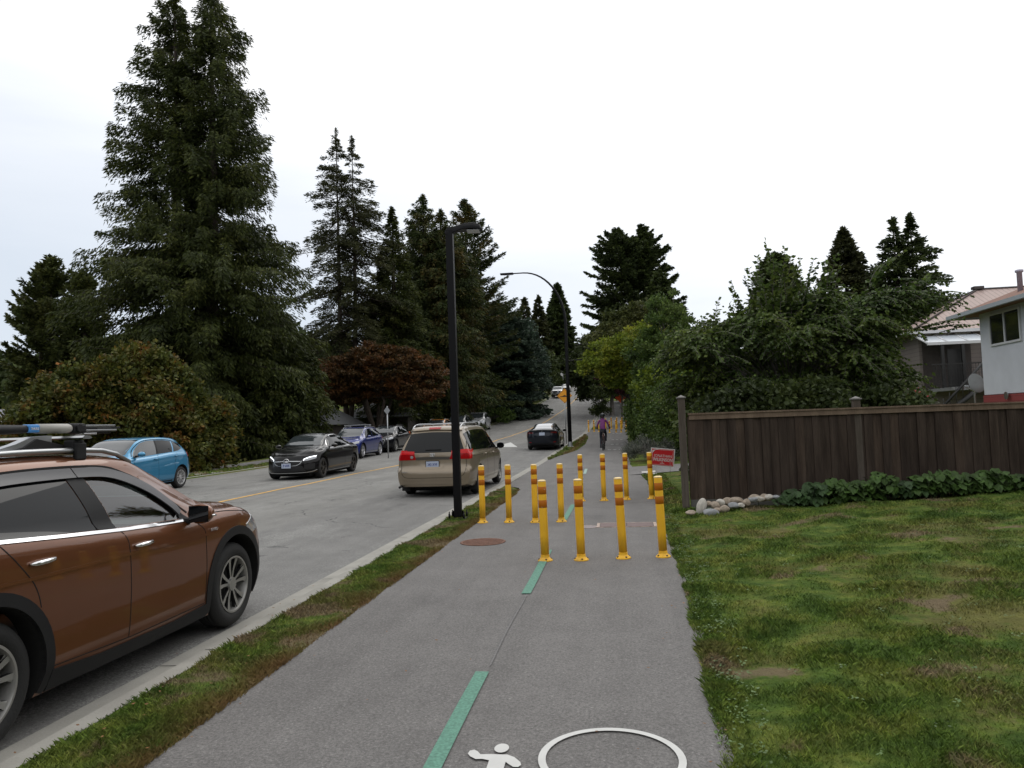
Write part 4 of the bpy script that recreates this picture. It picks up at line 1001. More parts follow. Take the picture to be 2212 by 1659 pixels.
CM = dict(well=pm('wheel_well', (.006,)*3, .95), black=pm('black_trim', (.011, .011, .012), .6, var=.1, spec=.3), glass=pm('dark_glass', (.004, .005, .006), .03, spec=.27),
    lightglass=pm('windscreen_glass', (.028, .034, .037), .03, spec=.8, coat=.3), tyre=pm('tyre', (.011, .011, .011), .8, bump=.3, bs=60), chrome=pm('chrome', (.75, .75, .76), .12, 1), satin=pm('satin_silver', (.42, .43, .44), .32, .9),
    rim=pm('alloy', (.33, .325, .31), .38, .6), rimdark=pm('dark_alloy', (.008, .008, .009), .5, .2), lamp=pm('clear_lamp', (.30, .31, .33), .08, .3, coat=1), red=pm('red_lamp', (.55, .004, .006), .2, spec=.25, coat=.15), redd=pm('red_lamp_lower', (.30, .003, .005), .2, spec=.25, coat=.15), gap=pm('panel_gap', (.003,)*3, .9),
    plate=pm('number_plate', (.42, .47, .58), .5), ptext=pm('plate_blue', (.03, .05, .22), .5), amber=pm('amber_lens', (.6, .18, .02), .2, coat=1), under=pm('underbody', (.008,)*3, .9))
def wheel(car, x, side, y, R, w, rimR, style, rimmat=None, back=None):
    """one wheel: tyre mesh with the rim as its child. side +1 left, -1 right"""
    b = bmesh.new(); hw_ = w/2
    prof = [(rimR, -hw_+.02), (rimR+.012, -hw_+.004), (R-.05, -hw_), (R-.018, -hw_+.018), (R, -hw_+.045)]
    for k in range(4): z = -hw_+.05+(w-.10)*k/4; prof += [(R, z), (R, z+(w-.1)/4-.012), (R-.008, z+(w-.1)/4-.010), (R-.008, z+(w-.1)/4-.002)]
    prof += [(R, hw_-.045), (R-.018, hw_-.018), (R-.05, hw_), (rimR+.012, hw_-.004), (rimR, hw_-.02)]
    lathe(b, prof, 'Y', 56, caps=False); t = fin('wheel', b, CM['tyre'], car.root, 'all'); t.location = (x, y*side, R)
    for f in t.data.polygons: pass
    fy = side*(hw_-.006)
    b = bmesh.new(); S_ = lambda r, h: (r, side*h)
    # barrel, lip, dark back disc
    lathe(b, [S_(rimR+.004, hw_-.004), S_(rimR-.012, hw_-.002), S_(rimR-.020, hw_-.02), S_(rimR-.03, hw_-.10)], 'Y', 56, caps=False)
    lathe(b, [S_(rimR-.026, hw_-.10), S_(.0, hw_-.105)], 'Y', 40, mi=1, caps=False)
    lathe(b, [S_(.062, hw_-.035), S_(.058, hw_-.018), S_(.03, hw_-.014), S_(0, hw_-.014)], 'Y', 24, caps=False)
    def spoke(a0, w0, w1, r0=.045, r1=None, da=0, th=.03, mi=0, sink=0):
        r1 = r1 or rimR-.012; p = []
        for r, ww, dep, aa in ((r0, w0, -.024, a0), ((r0+r1)/2, (w0+w1)/2*.9, -.020, a0+da*.5), (r1, w1, -.006, a0+da)):
            for q in (-1, 1): p.append((r*math.cos(aa)-q*ww/2*math.sin(aa), fy+side*(dep-sink), r*math.sin(aa)+q*ww/2*math.cos(aa)))
        vs = [b.verts.new(v) for v in p]; vb = [b.verts.new((v[0], v[1]-side*th, v[2])) for v in p]
        for i in (0, 2):
            b.faces.new((vs[i], vs[i+1], vs[i+3], vs[i+2])).material_index = mi
            b.faces.new((vs[i], vs[i+2], vb[i+2], vb[i])).material_index = 1 if style in ('kia', 'twin') else mi; b.faces.new((vs[i+1], vb[i+1], vb[i+3], vs[i+3])).material_index = 1 if style in ('kia', 'twin') else mi
    if style == 'kia':
        for i in range(5):
            a = 2*PI*i/5+.3
            spoke(a-.20, .020, .040, .05, da=-.06); spoke(a+.20, .020, .040, .05, da=.06); spoke(a, .018, .012, .05, rimR*.5, sink=.01, mi=1)
            spoke(a-.26, .010, .020, rimR*.68, da=-.13, sink=.004); spoke(a+.26, .010, .020, rimR*.68, da=.13, sink=.004)
    elif style == 'twin':
        for i in range(5):
            a = 2*PI*i/5+.5; spoke(a-.13, .028, .03, .04); spoke(a+.13, .028, .03, .04)
    elif style == 'star':
        for i in range(5): spoke(2*PI*i/5+.3, .075, .050, .03)
    elif style == 'multi':
        for i in range(10): spoke(2*PI*i/10+.2, .030, .022, .04)
    else:
        for i in range(6): spoke(2*PI*i/6+.2, .055, .07, .03)
    fin('rim', b, [rimmat or CM['rim'], back or CM['rimdark']], t, True)
    if style == 'kia':
        for i in range(5):
            a = 2*PI*i/5+.3+PI/5; c = bmesh.new(); lathe(c, [S_(.011, hw_-.03), S_(.011, hw_-.016), S_(0, hw_-.014)], 'Y', 8, o=(.04*math.cos(a)*1.25, 0, .04*math.sin(a)*1.25)); fin('lug_nut', c, CM['satin'], t, True)
    return t
def fourwheels(car, w=.23, rimk=.66, style='star', rimmat=None, back=None):
    sp = car.sp
    for x in sp['axles']:
        hw_ = float(car.f['hw'](x))
        for sd in (1, -1): wheel(car, x, sd, hw_-.03-w/2, sp['R'], w, sp['R']*rimk, style, rimmat, back)
def mirror(car, x, z, side, mat, w=.20, h=.15, name='wing_mirror'):
    hw_ = float(car.f['hw'](x)); b = bmesh.new(); bmesh.ops.create_icosphere(b, subdivisions=3, radius=1)
    for v in b.verts:
        v.co.x = max(v.co.x, -.35); s_ = 1-.25*max(v.co.x, 0); v.co = Vector((v.co.x*.12, v.co.y*w/2*s_, v.co.z*h/2*s_))
    o = fin(name, b, mat, car.root, 'all'); o.location = (x, side*(hw_+.075), z)
    b = bmesh.new(); bx(b, (-.042, 0, 0), (.004, w*.80, h*.78), bev=.001); fin('mirror_glass', b, CM['glass'], o)
    b = bmesh.new(); bx(b, (0, -side*w*.62, -h*.33), (.07, w*.5, h*.25), bev=.01); fin('mirror_arm', b, CM['black'], o)
    return o
def handle(car, x, z, side, mat, L_=.20):
    q, n, d = car.hit(-x if side > 0 else x, z, 90*side)
    b = bmesh.new(); pts = [(-L_/2, .004, 0), (-L_/2+.03, .028, .002), (0, .036, .004), (L_/2-.03, .03, .006), (L_/2, .006, .006)]
    tube(b, [(p[0], p[1]*side, p[2]) for p in pts], [.010, .014, .015, .014, .010], 10)
    o = fin('door_handle', b, mat, car.root, 'all'); o.location = q; return o
def numplate(car, y, z, view, chars, tilt=0, frame=True, size=(.31, .16)):
    q, n, d = car.hit(y if view == 'F' else -y, z, 0 if view == 'F' else 180); sgn = 1 if view == 'F' else -1
    b = bmesh.new(); bx(b, (0, 0, 0), (.008, size[0]+.03, size[1]+.03)); fr = fin('number_plate', b, CM['black'], car.root); fr.location = q+Vector((sgn*.012, 0, 0)); fr.rotation_euler = (0, tilt, 0)
    b = bmesh.new(); bx(b, (sgn*.005, 0, 0), (.004, *size)); pl = fin('plate_face', b, CM['plate'], fr)
    if chars:
        Mx = Matrix.Translation((sgn*.009, 0, -.0)) @ (Matrix.Rotation(PI/2, 4, 'Z') @ Matrix.Rotation(PI/2, 4, 'X') if sgn > 0 else Matrix.Rotation(-PI/2, 4, 'Z') @ Matrix.Rotation(PI/2, 4, 'X'))
        text_mesh('plate_characters', chars, .095, CM['ptext'], pl, Mx, .0005, True, sx=.72)
    return fr
def gaps(car, lines, views=('L', 'R')):
    for v in views:
        for P in lines: car.line('panel_gap', P, v, CM['gap'])
def underbody(car):
    b = bmesh.new(); sp = car.sp; bx(b, ((sp['axles'][0]+sp['axles'][1])/2, 0, float(car.f['bot'](0))+.0), (sp['axles'][0]-sp['axles'][1]+.9, 1.2, .12)); fin('underbody', b, CM['under'], car.root)
def roofrails(car, x0, x1, y, mat, h=.04, r=.016):
    for sd in (1, -1):
        pts = []; rs = []
        for i in range(15):
            t = i/14; x = x0+(x1-x0)*t; q = car.bvh.ray_cast(Vector((x, sd*y, 4)), Vector((0, 0, -1)))[0]
            k = min(1, min(t, 1-t)*7); pts.append((x, sd*y, q.z+.004+h*math.sin(k*PI/2))); rs.append(r)
        b = bmesh.new(); tube(b, pts, rs, 8); fin('roof_rail', b, mat, car.root, 'all')
def newcar(name, sp, mat, loc, rz, label, cat):
    c = Car(sp, mat); c.root = thing(name, loc, rz, label, cat); c.build(c.root); underbody(c); return c
RZF, RZB = PI/2, -PI/2
def std_front(c, sp):
    """windscreen seen from the front"""
    zc, zr_, yb, yt = sp
    c.decal('windscreen', ['s', (-yt, zr_-.015), (0, zr_), (yt, zr_-.015)], ['s', (-yb, zc+.03), (0, zc), (yb, zc+.03)], 'F', CM['lightglass'], None, .004, 26, 14, .01)

# ---------------------------------------------------------------- brown crossover in the foreground
def brown():
    P = carpaint('copper_brown_paint', (.148, .052, .019), .5, .36)
    sp = dict(top=[(-2.38, 1.46), (-2.1, 1.525), (-1.5, 1.585), (-.6, 1.615), (.0, 1.605), (.30, 1.575), (.65, 1.44), (1.0, 1.265), (1.22, 1.155), (1.38, 1.11), (1.7, 1.085), (2.1, 1.02), (2.3, .93), (2.38, .86)],
        belt=[(-2.38, 1.20), (-1.5, 1.185), (-.9, 1.14), (-.5, 1.105), (.2, 1.055), (.8, 1.02), (1.2, 1.03), (1.5, 1.03), (1.9, .97), (2.2, .88), (2.38, .78)],
        bot=[(-2.38, .28), (-1.8, .17), (1.9, .16), (2.38, .24)], hw=[(-2.38, .86), (-1.9, .925), (-1.0, .945), (1.4, .945), (1.9, .93), (2.2, .89), (2.38, .83)],
        tw=[(-2.38, .60), (-1.5, .665), (-.5, .69), (.3, .69), (.7, .70), (1.1, .735), (1.3, .74), (1.6, .72), (2.2, .68), (2.38, .64)],
        rear=[(.2, .04), (.5, 0), (.9, .05), (1.1, .10), (1.6, .42)], front=[(.2, .06), (.5, 0), (.75, .02), (.95, .14)], R=.365, Ra=.425, axles=(1.44, -1.22), kf=.34, kr=.2, Lf=1.0, Lr=1.0, edge=.11, gw=.925, ns=150)
    Yc, Xc = 4.84, -4.36
    c = newcar('parked_car', sp, P, (Xc, Yc, float(zroad(Xc, Yc))+.0), RZF, 'copper brown crossover in the left foreground with a carrier on its roof', 'car')
    o = c.o
    # hollow the cabin and open the windows
    b = bmesh.new(); rr = []
    for x, k in [(-2.0, .9), (-1.2, 1), (-.4, 1), (.2, 1), (.5, 1), (.8, 1), (1.0, 1)]:
        T = float(c.f['top'](x))-.045; w = float(c.f['tw'](x))-.02; g = float(c.f['hw'](x))*.925-.05; bl = float(c.f['belt'](x))
        q = [(-g*.95, .45), (g*.95, .45), (g, bl), (w, T-.10), (w*.8, T-.03), (0, T-.01), (-w*.8, T-.03), (-w, T-.10), (-g, bl)]; rr.append([b.verts.new((x, y, z)) for y, z in q])
    for a, d in zip(rr, rr[1:]):
        for j in range(9): b.faces.new((a[j], a[(j+1) % 9], d[(j+1) % 9], d[j]))
    b.faces.new(rr[0][::-1]); b.faces.new(rr[-1]); c.boolean(b)
    FW = [(-0.090, 1.079), (-0.210, 1.440), (0.030, 1.425), (0.300, 1.340), (0.540, 1.215), (0.680, 1.090), (0.695, 1.042)]
    b = bmesh.new(); prism(b, FW, -1.2, 1.2, lambda x, y, z: (x, z, y)); c.boolean(b)
    b = bmesh.new(); prism(b, [(-.56, 1.20), (.56, 1.20), (.54, 1.52), (-.54, 1.52)], .45, 1.5, lambda x, y, z: (z, x, y)); c.boolean(b)
    c.classify(); o = c.o
    tealg = realglass('teal_side_glass', (.78, .93, .88), .03); wsg = realglass('screen_glass', (.80, .90, .88), .03)
    for f in o.data.polygons:   # trim shows on the cut edges
        q = f.center
        if -.22 < q.x < 1.1 and 1.03 < q.z < 1.6 and abs(q.y) < .86 and f.material_index == 0:
            n_, _, _ = (c.bvh.find_nearest(q)[3], 0, 0)
            if n_ is not None and n_ > .0015: f.material_index = 2
    for v in ('L', 'R'):
        c.decal('front_side_window', ['s', (-0.220, 1.445), (0.030, 1.430), (0.300, 1.345), (0.540, 1.220), (0.680, 1.090), (0.700, 1.040)], [(-0.095, 1.075), (0.280, 1.056), (0.700, 1.035)], v, tealg, None, -.006, 22, 8, .0005)
        c.decal('rear_side_window', ['s', (-1.240, 1.420), (-0.920, 1.445), (-0.620, 1.452), (-0.390, 1.450)], [(-1.140, 1.154), (-0.720, 1.124), (-0.290, 1.094)], v, CM['glass'], None, .002, 22, 8)
        c.decal('quarter_window', ['s', (-1.870, 1.340), (-1.570, 1.390), (-1.320, 1.415)], [(-1.770, 1.220), (-1.520, 1.194), (-1.220, 1.162)], v, CM['glass'], None, .002, 12, 6)
        # pillar trim, wind deflectors, chrome strip
        c.decal('pillar_trim', [(-0.385, 1.455), (-0.225, 1.450)], [(-0.285, 1.092), (-0.100, 1.077)], v, CM['black'], None, .006, 6, 10)
        c.decal('pillar_trim', [(-1.310, 1.420), (-1.240, 1.425)], [(-1.210, 1.161), (-1.150, 1.155)], v, CM['black'], None, .005, 4, 10)
        smoke = pm('smoked_deflector', (.045, .045, .05), .35, spec=.6)
        c.decal('wind_deflector', ['s', (-1.270, 1.475), (-0.920, 1.500), (-0.620, 1.508), (-0.315, 1.505)], ['s', (-1.240, 1.400), (-0.920, 1.430), (-0.620, 1.438), (-0.295, 1.437)], v, smoke, None, .022, 22, 4, .02)
        c.decal('wind_deflector', ['s', (-0.305, 1.505), (-0.020, 1.490), (0.210, 1.430), (0.460, 1.315), (0.660, 1.166), (0.710, 1.100)], ['s', (-0.285, 1.437), (-0.020, 1.420), (0.180, 1.365), (0.410, 1.260), (0.600, 1.133), (0.665, 1.066)], v, smoke, None, .022, 24, 4, .02)
        c.line('window_seal', ['s', (-1.720, 1.455), (-1.270, 1.493), (-0.620, 1.522), (-0.020, 1.507), (0.220, 1.446), (0.470, 1.330), (0.680, 1.180), (0.810, 1.077)], v, CM['gap'], .014, .004, 40)
        c.line('chrome_strip', [(-1.820, 1.168), (-1.220, 1.149), (-0.620, 1.101), (-0.020, 1.058), (0.380, 1.037), (0.760, 1.023)], v, CM['chrome'], .020, .008, 40)
        c.decal('mirror_sail', [(0.680, 1.120), (0.750, 1.063)], [(0.680, 1.035), (0.800, 1.032)], v, CM['black'], None, .004, 4, 4)
        c.line('waist_crease', ['s', (-1.9, .93), (-.9, .90), (.3, .885), (1.0, .875)], v, P, .02, .0045, 30)
        # wheel arch cladding, sill
        for xw in sp['axles']:
            a = np.linspace(math.radians(-22), math.radians(202), 30)
            c.decal('arch_cladding', [(xw+.425*math.cos(t), .38+.425*math.sin(t)) for t in a], [(xw+.495*math.cos(t), .38+.50*math.sin(t)) for t in a], v, CM['black'], None, .008, 30, 4, .03)
        c.decal('sill_cladding', [(-.74, .33), (-.3, .295), (.5, .285), (.95, .31)], [(-.76, .175), (-.3, .17), (.5, .165), (1.0, .17)], v, CM['black'], None, .010, 20, 5, .03)
        # head lamps wrap the corner, fog bezel
    gaps(c, [['s', (-.085, 1.06), (-.03, .97), (-.02, .75), (-.03, .32)], ['s', (.80, 1.01), (.93, .92), (.945, .80), (.94, .55), (.93, .34)], ['s', (-1.12, 1.13), (-1.0, 1.0), (-.90, .88), (-.86, .80), (-.84, .72)], [(-.73, .345), (0, .315), (.93, .32)], ['s', (.85, 1.03), (1.3, 1.03), (1.8, .965), (2.05, .90), (2.1, .84)], ['s', (1.86, .42), (1.92, .6), (2.0, .72), (2.08, .78)]])
    for ang, sd in ((55, 1), (-55, -1)):
        c.decal('headlight', ['s', (sd*-1.33, .965), (sd*-1.05, .955), (sd*-.80, .87)], ['s', (sd*-1.26, .90), (sd*-1.05, .82), (sd*-.80, .76)], ang, CM['lamp'], None, .006, 14, 5)
        c.decal('indicator', [(sd*-1.27, .945), (sd*-1.15, .93)], [(sd*-1.23, .90), (sd*-1.13, .87)], ang, CM['amber'], None, .009, 6, 3)
    c.decal('grille', [(-.5, .80), (.5, .80)], [(-.42, .60), (.42, .60)], 'F', CM['black'], None, .006, 16, 4)
    c.decal('bumper_trim', [(-.75, .42), (.75, .42)], [(-.7, .28), (.7, .28)], 'F', CM['black'], None, .006, 16, 4)
    c.decal('rear_window', [(-.55, 1.42), (.55, 1.42)], [(-.66, 1.13), (.66, 1.13)], 'B', CM['glass'], None, .004, 16, 6)
    for sd in (1, -1):
        c.decal('tail_light', [(sd*.55, 1.02), (sd*.84, 1.02)], [(sd*.6, .86), (sd*.84, .88)], 'B', CM['red'], None, .005, 10, 4)
        mirror(c, .745, 1.075, sd, P, .21, .165)
        for x, z in ((.12, .935), (-.83, .985)): handle(c, x, z, sd, CM['chrome'], .19)
        q, n, d = c.hit(-1.2*sd if sd > 0 else 1.2, .90, 90*sd)
    # side repeater on the mirrors, badge on the front wing
    for m_ in [ch for ch in c.root.children if ch.name.startswith('wing_mirror')]:
        sd = 1 if m_.location.y > 0 else -1
        b = bmesh.new(); tube(b, [(-.03, sd*.112, -.012), (.04, sd*.098, -.02), (.09, sd*.05, -.018)], [.007, .009, .006], 6); fin('repeater_lamp', b, CM['chrome'], m_, 'all')
    Mx = Matrix.Translation((1.06, -.948, .905)) @ Matrix.Rotation(PI/2, 4, 'X')
    text_mesh('wing_badge', 'AWD', .036, CM['chrome'], c.root, Mx, .002, True, sx=1.3)
    fourwheels(c, .235, .665, 'kia')
    roofrails(c, -1.75, .42, .62, CM['satin'], .045, .019)
    # inside: seats, dash, steering wheel (left hand drive)
    ink = pm('dark_interior', (.035, .034, .034), .8); ing = pm('grey_interior', (.10, .10, .10), .8)
    for y in (-.36, .36):
        b = bmesh.new(); bx(b, (-.05, y, .62), (.52, .48, .18), bev=.05); bx(b, (-.32, y, .90), (.16, .46, .62), Matrix.Rotation(-.22, 3, 'Y'), bev=.06); bx(b, (-.40, y, 1.28), (.09, .25, .17), bev=.03); fin('front_seat', b, ink, c.root)
    b = bmesh.new(); bx(b, (-1.15, 0, .90), (.18, 1.2, .62), Matrix.Rotation(-.25, 3, 'Y'), bev=.05); fin('rear_seat', b, ink, c.root)
    b = bmesh.new(); bx(b, (.86, 0, .90), (.36, 1.45, .24), bev=.06); bx(b, (.70, .36, 1.02), (.16, .42, .09), bev=.03); fin('dashboard', b, ing, c.root)
    b = bmesh.new(); lathe(b, [(.18+.014*math.cos(a), .014*math.sin(a)) for a in np.linspace(0, 2*PI, 8)[:-1]], 'X', 28, closed=True); bx(b, (0, 0, -.02), (.03, .34, .04)); bx(b, (0, 0, -.08), (.03, .04, .18)); st = fin('steering_wheel', b, ink, c.root, 'all'); st.location = (.52, .36, .99); st.rotation_euler = (0, -.35, 0)
    c.decal('windscreen', [(-.545, 1.515), (.545, 1.515)], [(-.57, 1.195), (.57, 1.195)], 'F', wsg, None, -.004, 20, 12, .0005)
    # cross bar on the roof rails (bolts on: its own thing) and the carrier it holds
    rz = float(c.root.location.z)
    cb = thing('roof_bar', (Xc, Yc-.14, rz+1.60), RZF, 'black aero roof bar with clamp feet across the brown crossover', 'roof bar')
    for x, nm in ((0, 0), (-.95, 1)):
        b = bmesh.new(); prism(b, [(-.045, 0), (-.02, .014), (.03, .012), (.055, -.004), (.02, -.010), (-.03, -.010)], -.70, .70, lambda a, h, k: (x+a, k, .115+h)); fin('aero_bar', b, CM['satin'], cb)
        for sd in (1, -1):
            b = bmesh.new(); bx(b, (x, sd*.60, .055), (.11, .08, .095), bev=.015); bx(b, (x, sd*.645, .02), (.10, .03, .12), bev=.01); f_ = fin('clamp_foot', b, CM['black'], cb)
            b = bmesh.new(); bx(b, (x+.01, sd*.648, .05), (.035, .006, .014)); fin('lock_badge', b, CM['satin'], f_)
    k = thing('bike_carrier', (Xc, Yc-.235, rz+1.615), RZF, 'silver and black bike carrier with a blue tab lying flat on the roof bars', 'bike carrier')
    yy = -.52
    b = bmesh.new(); prof = [(-1.1, .03), (-.72, .03), (-.52, .035), (-.36, .07), (-.22, .115), (-.05, .12)]
    pr2 = [(x, z-.045) for x, z in prof]; prism(b, prof+pr2[::-1], yy-.03, yy+.03, lambda x, y, z: (x, z, y)); fin('tray_spine', b, CM['satin'], k)
    b = bmesh.new(); prism(b, [(-1.2, -.005), (-.55, -.01), (-.35, .0), (.12, .0), (.14, .03), (.0, .06), (-.2, .10), (-.30, .05), (-.5, .02), (-1.2, .02)], yy-.05, yy+.05, lambda x, y, z: (x, z-.0, y)); fin('tray', b, CM['black'], k)
    b = bmesh.new(); tube(b, [(-1.2, yy, .16), (-.75, yy, .155), (-.45, yy, .165), (-.22, yy, .168)], [.030, .030, .032, .026], 10); fin('swing_arm', b, CM['black'], k, 'all')
    b = bmesh.new(); tube(b, [(-.155, yy, .168), (.13, yy, .168), (.15, yy, .166)], [.033, .033, .028], 14); fin('arm_sleeve', b, pm('sleeve_grey', (.36, .35, .32), .5), k, 'all')
    b = bmesh.new(); bx(b, (-.20, yy-.0, .17), (.095, .062, .055), bev=.012); o_ = fin('blue_tab', b, pm('blue_tab', (.06, .26, .62), .4), k)
    text_mesh('tab_word', 'THULE', .022, pm('tab_white', (.7,)*3, .5), o_, Matrix.Translation((-.20, yy-.033, .168)) @ Matrix.Rotation(PI/2, 4, 'X'), .0008, True)
    b = bmesh.new(); bx(b, (.22, yy, .165), (.13, .07, .075), bev=.02); lathe(b, [(.030, -.045), (.030, -.04), (.026, -.048)], 'Y', 14, o=(.20, yy, .168)); fin('clamp_knob', b, CM['black'], k)
    for dz, L_, mat_, x0 in ((.185, .36, CM['satin'], .27), (.168, .42, CM['black'], .27), (.150, .34, CM['satin'], .28), (.125, .16, CM['chrome'], .24)):
        b = bmesh.new(); bx(b, (x0+L_/2, yy+(.02 if dz > .16 else 0), dz), (L_, .05, .014), bev=.003); fin('wheel_strap', b, mat_, k)
    b = bmesh.new(); bx(b, (.50, yy+.02, .150), (.16, .06, .05), bev=.012); fin('strap_buckle', b, CM['black'], k)
brown()
# ---------------------------------------------------------------- beige minivan seen from behind
def minivan():
    P = carpaint('beige_paint', (.235, .190, .135), .45, .38)
    sp = dict(top=[(-2.54, 1.62), (-2.3, 1.665), (-1.2, 1.72), (0, 1.72), (.5, 1.69), (.85, 1.58), (1.3, 1.36), (1.75, 1.14), (1.95, 1.06), (2.3, .93), (2.54, .80)],
        belt=[(-2.54, 1.05), (0, 1.03), (1.0, 1.0), (1.6, .98), (2.1, .88), (2.54, .70)], bot=[(-2.54, .27), (-2.0, .20), (2.0, .18), (2.54, .24)],
        hw=[(-2.54, .895), (-2.2, .945), (-1.5, .98), (1.3, .98), (2.0, .94), (2.54, .80)], tw=[(-2.54, .60), (-2.2, .645), (-1, .68), (.5, .69), (1.2, .74), (1.9, .74), (2.54, .64)],
        rear=[(.2, .03), (.30, .0), (.60, .0), (.66, .03), (.70, .075), (1.05, .12), (1.25, .20), (1.66, .46)], front=[(.2, .05), (.5, 0), (.8, .06), (1, .15)], R=.335, Ra=.385, axles=(1.57, -1.46), kr=.17, kf=.4, Lr=1.3, Lf=1.1, edge=.09, gw=.94, ns=150)
    X, Y = -4.42, 19.88
    c = newcar('minivan', sp, P, (X, Y, float(zroad(X, Y))), RZF+math.radians(-.6), 'beige minivan with red tail lights parked at the kerb behind the lamp post', 'minivan')
    # B view: u = local y (left +)
    c.decal('rear_window', ['s', (.60, 1.525), (.3, 1.55), (0, 1.558), (-.3, 1.55), (-.60, 1.525)], [(.765, 1.075), (.3, 1.072), (-.3, 1.072), (-.765, 1.075)], 'B', CM['glass'], None, .006, 26, 10)
    c.decal('spoiler', ['s', (.62, 1.66), (0, 1.688), (-.62, 1.66)], ['s', (.64, 1.575), (0, 1.60), (-.64, 1.575)], 'B', P, None, .035, 22, 4, .05)
    c.decal('brake_lamp', [(.15, 1.645), (-.15, 1.645)], [(.145, 1.612), (-.145, 1.612)], 'B', CM['redd'], None, .042, 8, 2)
    for sd in (1, -1):
        c.decal('tail_light', [(sd*.46, 1.105), (sd*.70, 1.115), (sd*.875, 1.125)], [(sd*.455, 1.035), (sd*.70, 1.035), (sd*.90, 1.035)], 'B', CM['red'], None, .008, 14, 3)
        c.decal('tail_light', [(sd*.455, 1.032), (sd*.70, 1.032), (sd*.90, 1.032)], [(sd*.415, .905), (sd*.70, .90), (sd*.915, .90)], 'B', CM['redd'], None, .008, 14, 4)
        v = 'L' if sd > 0 else 'R'
        c.decal('tail_light', ['s', (-2.33, 1.13), (-2.20, 1.13), (-2.13, 1.07)], ['s', (-2.34, .90), (-2.24, .90), (-2.13, .96)], v, CM['red'], None, .007, 8, 5)
        cc = disc(sd*.52, .968, .038, .038, 16); c.decal('reversing_lamp', [cc[i] for i in range(0, 9)], [cc[0]]+[cc[-i] for i in range(1, 8)]+[cc[8]], 'B', CM['satin'], None, .014, 9, 3)
        c.line('tailgate_gap', ['s', (sd*.70, 1.60), (sd*.79, 1.2), (sd*.80, .9), (sd*.80, .68), (sd*.76, .55), (sd*.66, .485), (sd*.4, .475), (0, .475)], 'B', CM['gap'], .010, .002, 50)
        c.decal('side_window', ['s', (-2.02, 1.50), (-1.5, 1.565), (-.6, 1.59), (.2, 1.58), (.42, 1.55)], [(-2.15, 1.10), (-1.2, 1.085), (.45, 1.06)], v, CM['glass'], None, .005, 26, 8)
        c.decal('side_window', ['s', (.48, 1.54), (.8, 1.42), (1.05, 1.25), (1.22, 1.09)], [(.50, 1.06), (.85, 1.05), (1.25, 1.045)], v, CM['glass'], None, .005, 20, 8)
        c.line('side_moulding', [(-1.0, .52), (1.1, .50)], v, P, .035, .008, 20); mirror(c, 1.18, 1.10, sd, CM['black'], .22, .17)
        handle(c, -.75, .96, sd, P, .18); handle(c, .36, .95, sd, P, .18)
        q = c.decal('bumper_step', ['s', (sd*.80, .70), (sd*.87, .715), (sd*.95, .705)], ['s', (sd*.80, .675), (sd*.87, .60), (sd*.95, .655)], 'B', P, None, .012, 10, 4)
    c.line('bumper_crease', ['s', (.80, .50), (.74, .44), (.5, .425), (0, .425), (-.5, .425), (-.74, .44), (-.80, .50)], 'B', P, .022, .012, 40)
    c.line('bumper_lip', ['s', (.74, .30), (.62, .335), (0, .335), (-.62, .335), (-.74, .30)], 'B', P, .018, .012, 40)
    c.decal('garnish', ['s', (.43, .965), (0, .975), (-.43, .965)], ['s', (.41, .90), (0, .905), (-.41, .90)], 'B', pm('dark_garnish', (.06, .052, .042), .35, .3), None, .010, 20, 3)
    c.decal('plate_recess', ['s', (.36, .885), (0, .89), (-.36, .885)], ['s', (.24, .68), (0, .675), (-.24, .68)], 'B', P, None, .003, 16, 3)
    numplate(c, -.0, .785, 'B', '343 XVF')
    b = bmesh.new(); lathe(b, [(.055+.006*math.cos(a), .006*math.sin(a)) for a in np.linspace(0, 2*PI, 7)[:-1]], 'X', 24, closed=True); bx(b, (0, 0, .0), (.008, .035, .075), bev=.003); bx(b, (0, 0, .022), (.008, .085, .014), bev=.003)
    for v in b.verts: v.co.y *= 1.15; v.co.z *= .72
    q, n, d = c.hit(0, 1.02, 180); o = fin('emblem', b, CM['chrome'], c.root); o.location = q+Vector((-.012, 0, 0))
    b = bmesh.new(); q, n, d = c.hit(0, 1.14, 180); bx(b, (-.02, -.02, .0), (.02, .38, .022), bev=.004); tube(b, [(-.01, .17, 0), (.0, .20, -.05)], .012, 6); o = fin('rear_wiper', b, CM['black'], c.root); o.location = q
    for s_, y_, z_ in (('TOYOTA', .66, .615), ('SIENNA CE', -.56, .615)):
        q, n, d = c.hit(-y_, z_, 180); text_mesh('badge', s_, .038, CM['satin'], c.root, Matrix.Translation(q+Vector((-.004, 0, 0))) @ Matrix.Rotation(-PI/2, 4, 'Z') @ Matrix.Rotation(PI/2, 4, 'X'), .001, True, sx=1.25)
    std_front(c, (1.08, 1.66, .70, .60)); gaps(c, [[(-.45, .98), (-.45, .30)], [(.52, 1.04), (.50, .30)], [(-2.1, .96), (-.45, .96)], ['s', (1.22, 1.0), (1.2, .7), (1.14, .4)]])
    fourwheels(c, .215, .62, 'plain'); roofrails(c, -2.05, .1, .60, CM['satin'], .065, .018)
    for x in (-1.75, -.35):
        b = bmesh.new(); q = c.bvh.ray_cast(Vector((x, 0, 4)), Vector((0, 0, -1)))[0]; tube(b, [(x, -.60, q.z+.045), (x, 0, q.z+.055), (x, .60, q.z+.045)], .013, 6); fin('cross_bar', b, CM['satin'], c.root, 'all')
    b = bmesh.new(); tube(b, [(-2.35, .78, .30), (-2.62, .78, .27)], .03, 8); fin('exhaust', b, CM['rimdark'], c.root, 'all')
    for sd in (1, -1): b = bmesh.new(); bx(b, (-1.83, sd*.86, .22), (.012, .20, .20)); fin('mud_flap', b, CM['black'], c.root)
